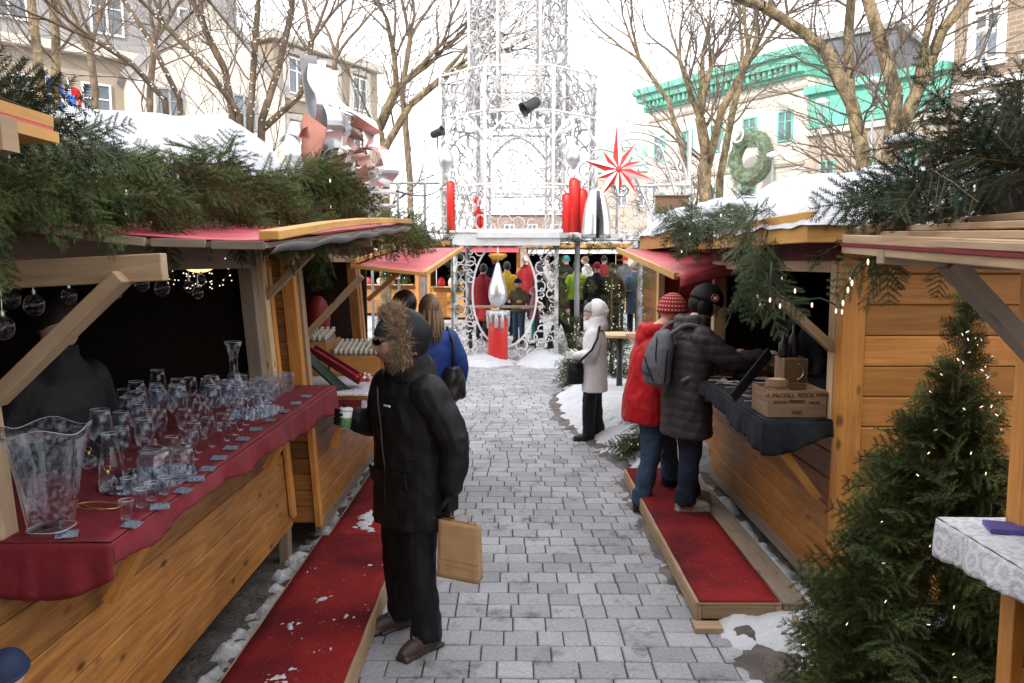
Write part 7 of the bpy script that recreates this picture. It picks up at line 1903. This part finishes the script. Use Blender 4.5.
for ch_ in [c for c in man.children if c.name.startswith('shoe')]:
    me_ = ch_.data; vs_ = np.array([v.co for v in me_.vertices]); zm = vs_[:, 2].min(); c0 = vs_.mean(axis=0)
    b = MB(); b.hexa((c0[0], c0[1], zm + .010), Vector(((vs_[:, 0].max() - vs_[:, 0].min()) * .47, 0, 0)), Vector((0, .045, 0)), Vector((0, 0, .011))); b.build('sole', SHOE['black'], ch_, local=True, bevel=.01)
    for q_ in range(4):
        x = c0[0] + .0 + q_ * .022 - .01; z = max([v[2] for v in vs_ if abs(v[0] - x) < .012 and abs(v[1] - c0[1]) < .02] or [zm + .1])
        b = MB(); b.tube([(x - .008, c0[1] - .022, z - .002), (x, c0[1], z + .004), (x + .008, c0[1] + .022, z - .002)], .0028, 5); b.build('lace', SHOE['pale'], ch_, True, local=True)
# chest badge, pocket flaps, hem seam
b = MB(); c = W((.172, -.02, 1.30)); b.hexa(W((.213, .075, 1.315)), Vector((0, .026, .0)), Vector((.0, 0, .004)), Vector((.004, 0, 0))); b.build('chest_badge', M['white_paint'], man, local=True)
for s_ in (1, -1):
    b = MB(); b.hexa(W((.172, .09 * s_, .92)), Vector((-.012, .075, 0)) if s_ > 0 else Vector((.012, .075, 0)), Vector((.008, 0, .045)), Vector((.006, 0, 0))); b.build('pocket_flap', FB['black'], man, local=True, bevel=.004)
b = MB(); b.tube([W((.178 + max(0, z - .93) * .09, .0, z)) + Vector((.003 * math.sin(z * 30), 0, 0)) for z in [.7 + i * .05 for i in range(15)]], .006, 5); b.build('zip_placket', simple('zip_cover', (.03, .03, .033), .6), man, local=True)
b = MB(); b.tube([W((.012 + .160 * math.cos(a), .225 * math.sin(a) , 1.03 + .008 * math.sin(3 * a))) for a in [i * .2618 for i in range(24)]], .008, 6, closed=True); b.build('waist_cord', FB['black'], man, True, local=True)
MWm = MW[man.name]
# cup in right hand
cpos = MWm @ (W((.275, -.215, 1.215)))
cp = thing('paper_cup', 'white and green paper cup held in a black gloved hand', 'cup', tuple(cpos))
b = MB(); b.lathe([(.0, -.05), (.027, -.05), (.036, .05), (.0, .05)], 20, tuple(cpos), (.1, 0, 1)); b.build('body', M['white_paint'], cp, True)
b = MB(); b.lathe([(.0285, -.045), (.0315, -.04), (.0345, .01), (.0335, .012)], 20, tuple(cpos), (.1, 0, 1)); b.build('green_print', simple('cup_green', (.12, .25, .10), .5, nscale=90, var=.9, bump=0), cp, True)
b = MB(); b.lathe([(.0, .05), (.038, .05), (.0385, .056), (.034, .062), (.0, .060)], 20, tuple(cpos), (.1, 0, 1)); b.build('lid', M['white_paint'], cp, True)
# kraft bag
hp = MWm @ W((-.02, .30, .735)); 
bg_ = thing('paper_bag', 'brown kraft paper carrier bag hanging from a gloved hand', 'paper bag', tuple(hp))
ty = R(-14); uu = Vector((math.cos(ty), math.sin(ty), -.10)); vv = Vector((-math.sin(ty), math.cos(ty), 0)); cb = hp + Vector((.045, -.03, -.165))
b = MB()
def bagpt(u, v, w_):  # u across, v height, w thickness
    th = .018 + .03 * (1 - v); return cb + uu * (u * .112) + Vector((0, 0, (v - .5) * .30)) + vv * (w_ * th + .003 * fbm(u * 2, v * 3, w_))
for w_ in (-1, 1): b.grid(lambda u, v: bagpt(u * 2 - 1, v, w_), 10, 12)
for u_ in (-1, 1): b.grid(lambda u, v: bagpt(u_, v, u * 2 - 1) - uu * u_ * .02 * (1 - abs(u * 2 - 1)) * v, 4, 12)
b.grid(lambda u, v: bagpt(u * 2 - 1, 0, v * 2 - 1), 4, 2); b.build('body', M['paper'], bg_, True, thick=.0012)
for v_ in (.22, .32):
    b = MB(); b.grid(lambda u, v: bagpt(u * 2 - 1, v_ + .008 * v, -1) - vv * .002, 8, 1); b.build('fold_line', simple('kraft_fold', (.36, .215, .10), .8), bg_, thick=.001)
b = MB(); b.tube([bagpt(-.45, 1, 0), bagpt(-.4, 1, 0) + Vector((0, 0, .06)), hp + Vector((0, 0, .0)), bagpt(.4, 1, 0) + Vector((0, 0, .06)), bagpt(.45, 1, 0)], .003, 5); b.build('handle', M['paper'], bg_, True)

# --- woman in white coat
q = G(594, 440)
wm, MH, W = person('person in hooded off white coat and black trousers standing beside the snow bank', (q.x, q.y, 0), R(168), 1.62, 'white', 'black', 'black', .64, .0, dict(
    aL=(.06, .08, .08), aR=(-.05, -.08, .08), eL=(-.02, .26, 1.13), wL=(.22, .16, 1.10), dL=(1, -.4, 0), eR=(-.02, -.26, 1.13), wR=(.20, -.16, 1.08), dR=(1, .4, 0)), (0, R(4)), None, 'white', None, 'up', 1, 0, 'white', .006)
b = MB(); MHt = MH @ Matrix.Rotation(R(-14), 4, 'Y') @ Matrix.Translation((.004, 0, .01)); shell(b, MHt, (.116, .09, .124), .01, R(90), 'z', 24, 10); b.build('knit_hat', FB['lightgrey'], wm, True, local=True, thick=.01)
wb = thing('shoulder_bag', 'black shoulder bag with cross strap at the front of the white coat', 'bag', tuple(MW[wm.name] @ W((.20, .05, .86))))
b = MB(); c = MW[wm.name] @ W((.23, .12, .88)); rloft(b, [(c.x, c.y, c.z - .13, .08, .07, 0), (c.x, c.y, c.z - .11, .10, .09, 0), (c.x, c.y, c.z + .02, .10, .08, 0), (c.x, c.y, c.z + .12, .08, .04, 0)], 20); mm_ = remesh(b, .012, 3, .008, 8); mm_.transform(MW[wb.name].inverted()); link_mesh(mm_, 'body', FB['black'], wb, True)
b = MB(); b.tube([MW[wm.name] @ W(p) for p in ((.21, .17, .98), (.12, .33, 1.08), (.0, .345, 1.20), (-.06, .30, 1.34), (-.07, .18, 1.46), (-.08, .05, 1.49))], .013, 6); b.build('strap', FB['black'], wb, True)
# --- red jacket
q = G(634, 508)
rd, MH, W = person('person in bright red jacket and patterned red knit hat leaning towards the plank stall', (q.x + .10, q.y + .05, .0), R(8), 1.80, 'red', 'jean', 'black', .74, R(9), dict(
    aL=(.26, .13, .21), kL=(.22, .14, .62), aR=(-.06, -.11, .08), kR=(.02, -.12, .52), eL=(.12, .27, 1.16), wL=(.30, .2, .98), eR=(.06, -.28, 1.13), wR=(.20, -.26, .88), dR=(.5, .1, -1)), (R(-4), R(18)), None, 'darkred', None, 'down', 1, 0, None, .012, None, 1.18)
def striped_mat():
    m, n, l, b_ = newmat('patterned_knit'); t_ = n.new('ShaderNodeTexCoord'); sx_ = n.new('ShaderNodeSeparateXYZ'); l.new(t_.outputs['UV'], sx_.inputs[0])
    mu = n.new('ShaderNodeMath'); mu.operation = 'MULTIPLY'; mu.inputs[1].default_value = 44; l.new(sx_.outputs[1], mu.inputs[0]); sn_ = n.new('ShaderNodeMath'); sn_.operation = 'SINE'; l.new(mu.outputs[0], sn_.inputs[0])
    vo = n.new('ShaderNodeMath'); vo.operation = 'MULTIPLY'; vo.inputs[1].default_value = 170; l.new(sx_.outputs[0], vo.inputs[0]); s2 = n.new('ShaderNodeMath'); s2.operation = 'SINE'; l.new(vo.outputs[0], s2.inputs[0])
    ad = n.new('ShaderNodeMath'); ad.operation = 'MULTIPLY_ADD'; ad.inputs[1].default_value = .45; l.new(s2.outputs[0], ad.inputs[0]); l.new(sn_.outputs[0], ad.inputs[2])
    cr = n.new('ShaderNodeValToRGB'); cr.color_ramp.interpolation = 'CONSTANT'; e = cr.color_ramp.elements; e[0].position = 0; e[0].color = (.38, .012, .018, 1); e[1].position = .62; e[1].color = (.02, .012, .012, 1); x_ = e.new(.84); x_.color = (.6, .55, .42, 1)
    l.new(ad.outputs[0], cr.inputs[0]); l.new(cr.outputs[0], b_.inputs['Base Color']); b_.inputs['Roughness'].default_value = .9; return m
b = MB(); MHt = MH @ Matrix.Rotation(R(-16), 4, 'Y') @ Matrix.Translation((-.004, 0, .014)); shell(b, MHt, (.120, .102, .145), .01, R(96), 'z', 28, 14); b.build('knit_hat', striped_mat(), rd, True, local=True, thick=.012)
b = MB(); c = Vector(W((.02, -.335, 1.27))); b.hexa(c, Vector((.022, .0, .003)), Vector((0, .004, .011)), Vector((0, .004, 0))); b.build('sleeve_patch', simple('patch', (.55, .45, .06), .5, nscale=200, var=.8), rd, local=True)
# --- dark puffer with backpack
q = G(684, 508, .13)
dk_, MH, W = person('person in long charcoal puffer coat and black ear flap hat reaching into the plank stall', (q.x, q.y, .137), R(12), 1.76, 'charcoal', 'navy_jean', 'pale', .60, R(6), dict(
    aL=(.10, .12, .08), aR=(-.04, -.10, .08), eL=(.24, .27, 1.22), wL=(.46, .16, 1.22), dL=(1, 0, .1), nL=(0, 0, -1), eR=(.26, -.27, 1.17), wR=(.50, -.22, 1.23), dR=(1, .05, .22), nR=(0, .3, -1), hL=.2, hR=.2), (R(-6), R(20)), 'flaps', 'black', None, 'down', 1, .008, None, .008, None, 1.16)
b = MB(); 
c_ = MH @ Matrix.Translation((.01, -.118, .05))
b.tube([c_ @ Vector((.028 * math.cos(a), -.006 - .0, .028 * math.sin(a))) for a in [i * .35 for i in range(18)]], .004, 6, closed=True); b.build('round_emblem', simple('emblem_red', (.45, .08, .08), .6), dk_, True, local=True)
b = MB(); b.hexa(c_ @ Vector((0, -.006, 0)), Vector((.014, 0, 0)), Vector((0, 0, .012)), Vector((0, .003, 0))); b.build('emblem_star', M['white_paint'], dk_, local=True)
bp_ = thing('backpack', 'grey backpack with black piping worn over the charcoal puffer coat', 'backpack', tuple(MW[dk_.name] @ W((-.25, 0, 1.1))))
MWd = MW[dk_.name]
b = MB(); rloft(b, [(-.245, -.02, 1.00, .05, .11, 0), (-.26, -.02, 1.03, .095, .145, 0), (-.265, -.02, 1.15, .105, .15, .1), (-.235, -.02, 1.30, .095, .14, .1), (-.205, -.02, 1.41, .06, .10, .1), (-.19, -.02, 1.44, .02, .05, 0)], 24)
mm_ = remesh(b, .008, 3, .003, 8); mm_.transform(MWd); mm_.transform(MW[bp_.name].inverted()); link_mesh(mm_, 'body', FB['grey'], bp_, True)
b = MB()
def bpp(x, y, z): return MWd @ Vector((x, y, z))
for pts in ([(-.345, -.15, 1.06), (-.375, -.10, 1.16), (-.37, -.02, 1.24), (-.34, .08, 1.22)], [(-.30, -.15, 1.10), (-.32, -.13, 1.24), (-.30, -.10, 1.36), (-.265, -.02, 1.40)], [(-.26, -.175, 1.05), (-.25, -.175, 1.2), (-.23, -.15, 1.33), (-.21, -.08, 1.42)], [(-.365, -.10, 1.10), (-.38, 0, 1.12), (-.36, .10, 1.10)]):
    ctube(b, [bpp(*p) for p in pts], [.006] * len(pts), 6)
b.build('piping', FB['black'], bp_, True)
b = MB()
for s_ in (1, -1): ctube(b, [bpp(-.20, .10 * s_, 1.40), bpp(-.08, .14 * s_, 1.49), bpp(.06, .15 * s_, 1.46), bpp(.14, .16 * s_, 1.32), bpp(.08, .19 * s_, 1.15), bpp(-.12, .2 * s_, 1.06)], [.018] * 6, 8)
b.build('straps', FB['grey'], bp_, True)
# --- two people behind the man
ph_ = G(418, 262 + 1680 / 7.4)
person('dark haired person in a dark coat at the bottle stall, half hidden behind the parka', (P(412, 300, 7.3).x, 7.3, .0), R(165), 1.83, 'black', 'black', 'black', .7, .05, None, (0, R(10)), None, 'black', 'dark', None, 1)
wq = (P(430, 300, 7.2).x, 7.2, 0)
bw, MH, W = person('person with long brown blond hair in a blue jacket, seen from behind', wq, R(110), 1.80, 'blue', 'navy_jean', 'black', .80, 0, dict(eR=(-.06, -.27, 1.14)), (0, 0), None, 'black', 'brown', None, 1)
b = MB(); rnh = random.Random(2)
for k_ in range(46):
    a = R(180) + rnh.uniform(-1.5, 1.5); p0 = MH @ Vector((.095 * math.cos(a), .082 * math.sin(a), .03)); x = rnh.uniform(-.01, .03)
    b.tube([MH @ Vector((.03 * math.cos(a), .03 * math.sin(a), .115)), p0, p0 + Vector((-.02 + x * math.cos(a), x * math.sin(a), -.16)), p0 + Vector((-.06 + 2 * x * math.cos(a), rnh.uniform(-.03, .03), rnh.uniform(-.34, -.27)))], [.012, .020, .020, .006], 6)
b.build('long_hair', HAIR['brown'], bw, True, local=True)
tb3 = thing('shoulder_bag', 'black leather bag hanging behind the blue jacket', 'bag', tuple(MW[bw.name] @ W((-.2, -.2, .95))))
b = MB(); c = MW[bw.name] @ W((-.14, -.16, 1.02)); rloft(b, [(c.x, c.y, c.z - .17, .08, .13, 0), (c.x, c.y, c.z - .15, .12, .16, 0), (c.x, c.y, c.z, .11, .15, 0), (c.x, c.y, c.z + .12, .06, .13, 0)], 20); mm_ = remesh(b, .012, 3, .01, 8); mm_.transform(MW[tb3.name].inverted()); link_mesh(mm_, 'body', SHOE['black'], tb3, True)
b = MB(); b.tube([c + Vector((0, 0, .1)), MW[bw.name] @ W((-.14, -.17, 1.35)), MW[bw.name] @ W((0, -.15, 1.47))], .012, 6); b.build('strap', SHOE['black'], tb3, True)
# --- sellers
person('smiling stall keeper in dark jacket standing in the shadow of the glass stall', (-1.98, 3.45, .22), R(-20), 1.74, 'black', 'black', 'black', .7, .0, None, (R(10), R(4)), None, 'black', 'dark', None, 1)
person('stall keeper in black inside the plank stall, hardly visible', (2.45, 6.7, .2), R(195), 1.7, 'black', 'black', 'black', .7, .1, None, (0, R(12)), 'beanie', 'black', None, None, 1)
person('small child in dark blue knit cap at the lower left corner', (-1.50, 2.26, 0), R(90), .94, 'navy', 'navy', 'black', .6, 0, None, (0, 0), 'beanie', 'navy', None, None, 1)
# --- people of the plaza
PL = [ # px, top y, Y, face, coat, legs, hat, hatcol, hair, hem, label
 (482, 256, 20.5, 60, 'darkred', 'black', None, 'black', 'dark', .45, 'person in long dark red coat behind the left half of the gate oval'),
 (507, 257, 21.5, 100, 'yellow', 'navy_jean', None, 'black', 'dark', .8, 'person in yellow jacket behind the candle flame'),
 (519, 279, 20.0, 250, 'olive', 'jean', 'beanie', 'black', None, .85, 'short person in olive jacket and black cap at the plank counter'),
 (540, 266, 21.0, 200, 'black', 'black', 'beanie', 'grey', None, .7, 'person in black with grey cap behind the right half of the gate'),
 (535, 288, 19.7, 180, 'pink', 'teal', 'beanie', 'pink', None, .8, 'small child in pink at the plank counter'),
 (560, 267, 18.9, 15, 'brown', 'black', None, 'black', 'dark', .75, 'person in brown jacket walking right just past the gate post'),
 (577, 257, 21.5, 95, 'hivis', 'black', None, 'black', 'dark', .85, 'person in bright hi-vis yellow jacket behind the deck post'),
 (597, 255, 21.0, 80, 'black', 'black', 'beanie', 'darkred', None, .6, 'person in black coat with dark red cap beside the hi-vis jacket'),
 (613, 264, 21.4, 250, 'olive', 'navy', 'beanie', 'black', None, .8, 'person in olive scarf drinking at the round high table'),
 (635, 263, 21.8, 100, 'bluegrey', 'navy', None, 'black', 'grey', .5, 'person in long blue grey coat seen from behind at the high table'),
 (470, 262, 22.5, 200, 'black', 'black', None, 'black', 'dark', .7, 'person in black at the far left behind the gate oval'),
 (655, 270, 20.0, 210, 'tan', 'black', None, 'black', 'brown', .7, 'person in tan coat near the red flap of the second right stall'),
 (526, 254, 25.0, 90, 'darkred', 'black', 'beanie', 'white', None, .7, 'far person in red with pale cap between the gate scrolls'),
 (567, 252, 25.5, 140, 'black', 'black', 'beanie', 'teal', None, .7, 'far person in black with a green cap right of the gate post'),
 (588, 250, 27.0, 200, 'white', 'jean', None, 'black', 'brown', .8, 'far person in white jacket in the crowd'),
 (604, 252, 26.0, 60, 'darkred', 'black', 'beanie', 'black', None, .7, 'far person in wine red jacket in the crowd'),
 (495, 253, 26.0, 120, 'navy', 'navy', 'beanie', 'yellow', None, .7, 'far person in navy jacket with yellow cap behind the candle'),
 (642, 258, 27.0, 80, 'navy', 'navy', None, 'black', 'blond', .7, 'far fair haired person in navy at the back of the plaza'),
 (626, 256, 28.0, 250, 'grey', 'black', 'beanie', 'red', None, .7, 'far person in grey with red cap in front of the middle far stall'),
 (548, 254, 27.5, 240, 'lightgrey', 'black', None, 'black', 'dark', .7, 'far person in pale grey at the back of the plaza'),
]
for (px, ty_, Y, fc, co, lg, ht, hcol, hr, hm, lb) in PL:
    zt_ = P(px, ty_, Y).z; zg = gz(Y); H_ = max(1.0, min(1.95, (zt_ - zg)))
    dr = {}
    if 'drinking' in lb: dr = dict(eR=(.14, -.26, 1.2), wR=(.2, -.08, 1.44), dR=(.1, .3, .9))
    if 'walking' in lb: dr = dict(aL=(.28, .08, .08), aR=(-.26, -.08, .12))
    if 'counter' in lb: dr = dict(eL=(.1, .26, 1.15), wL=(.3, .18, 1.15), eR=(.1, -.26, 1.15), wR=(.3, -.18, 1.15))
    person(lb, (P(px, ty_, Y).x, Y, zg), R(fc), H_, co, lg, 'black', hm, U(0, .08), dr, (R(U(-25, 25)), R(U(0, 12))), ht, hcol, hr, None, 0, 0, None, 0)
# mug in front of the drinking person's mouth, cups on the round table
for k_, (px, py, Y) in enumerate(((616, 287, 21.9), (628, 287, 22.1), (620, 288, 21.8))):
    c = P(px, py, Y); c.z = P(622, 291, 22).z + .04; b = MB(); b.lathe([(0, 0), (.04, 0), (.045, .11), (0, .11)], 10, tuple(c)); tag(b.build('cup', M['white_paint'], smooth=True), 'white cup on the round plaza table, %s' % ['leftmost', 'rightmost', 'middle one'][k_], 'cup')
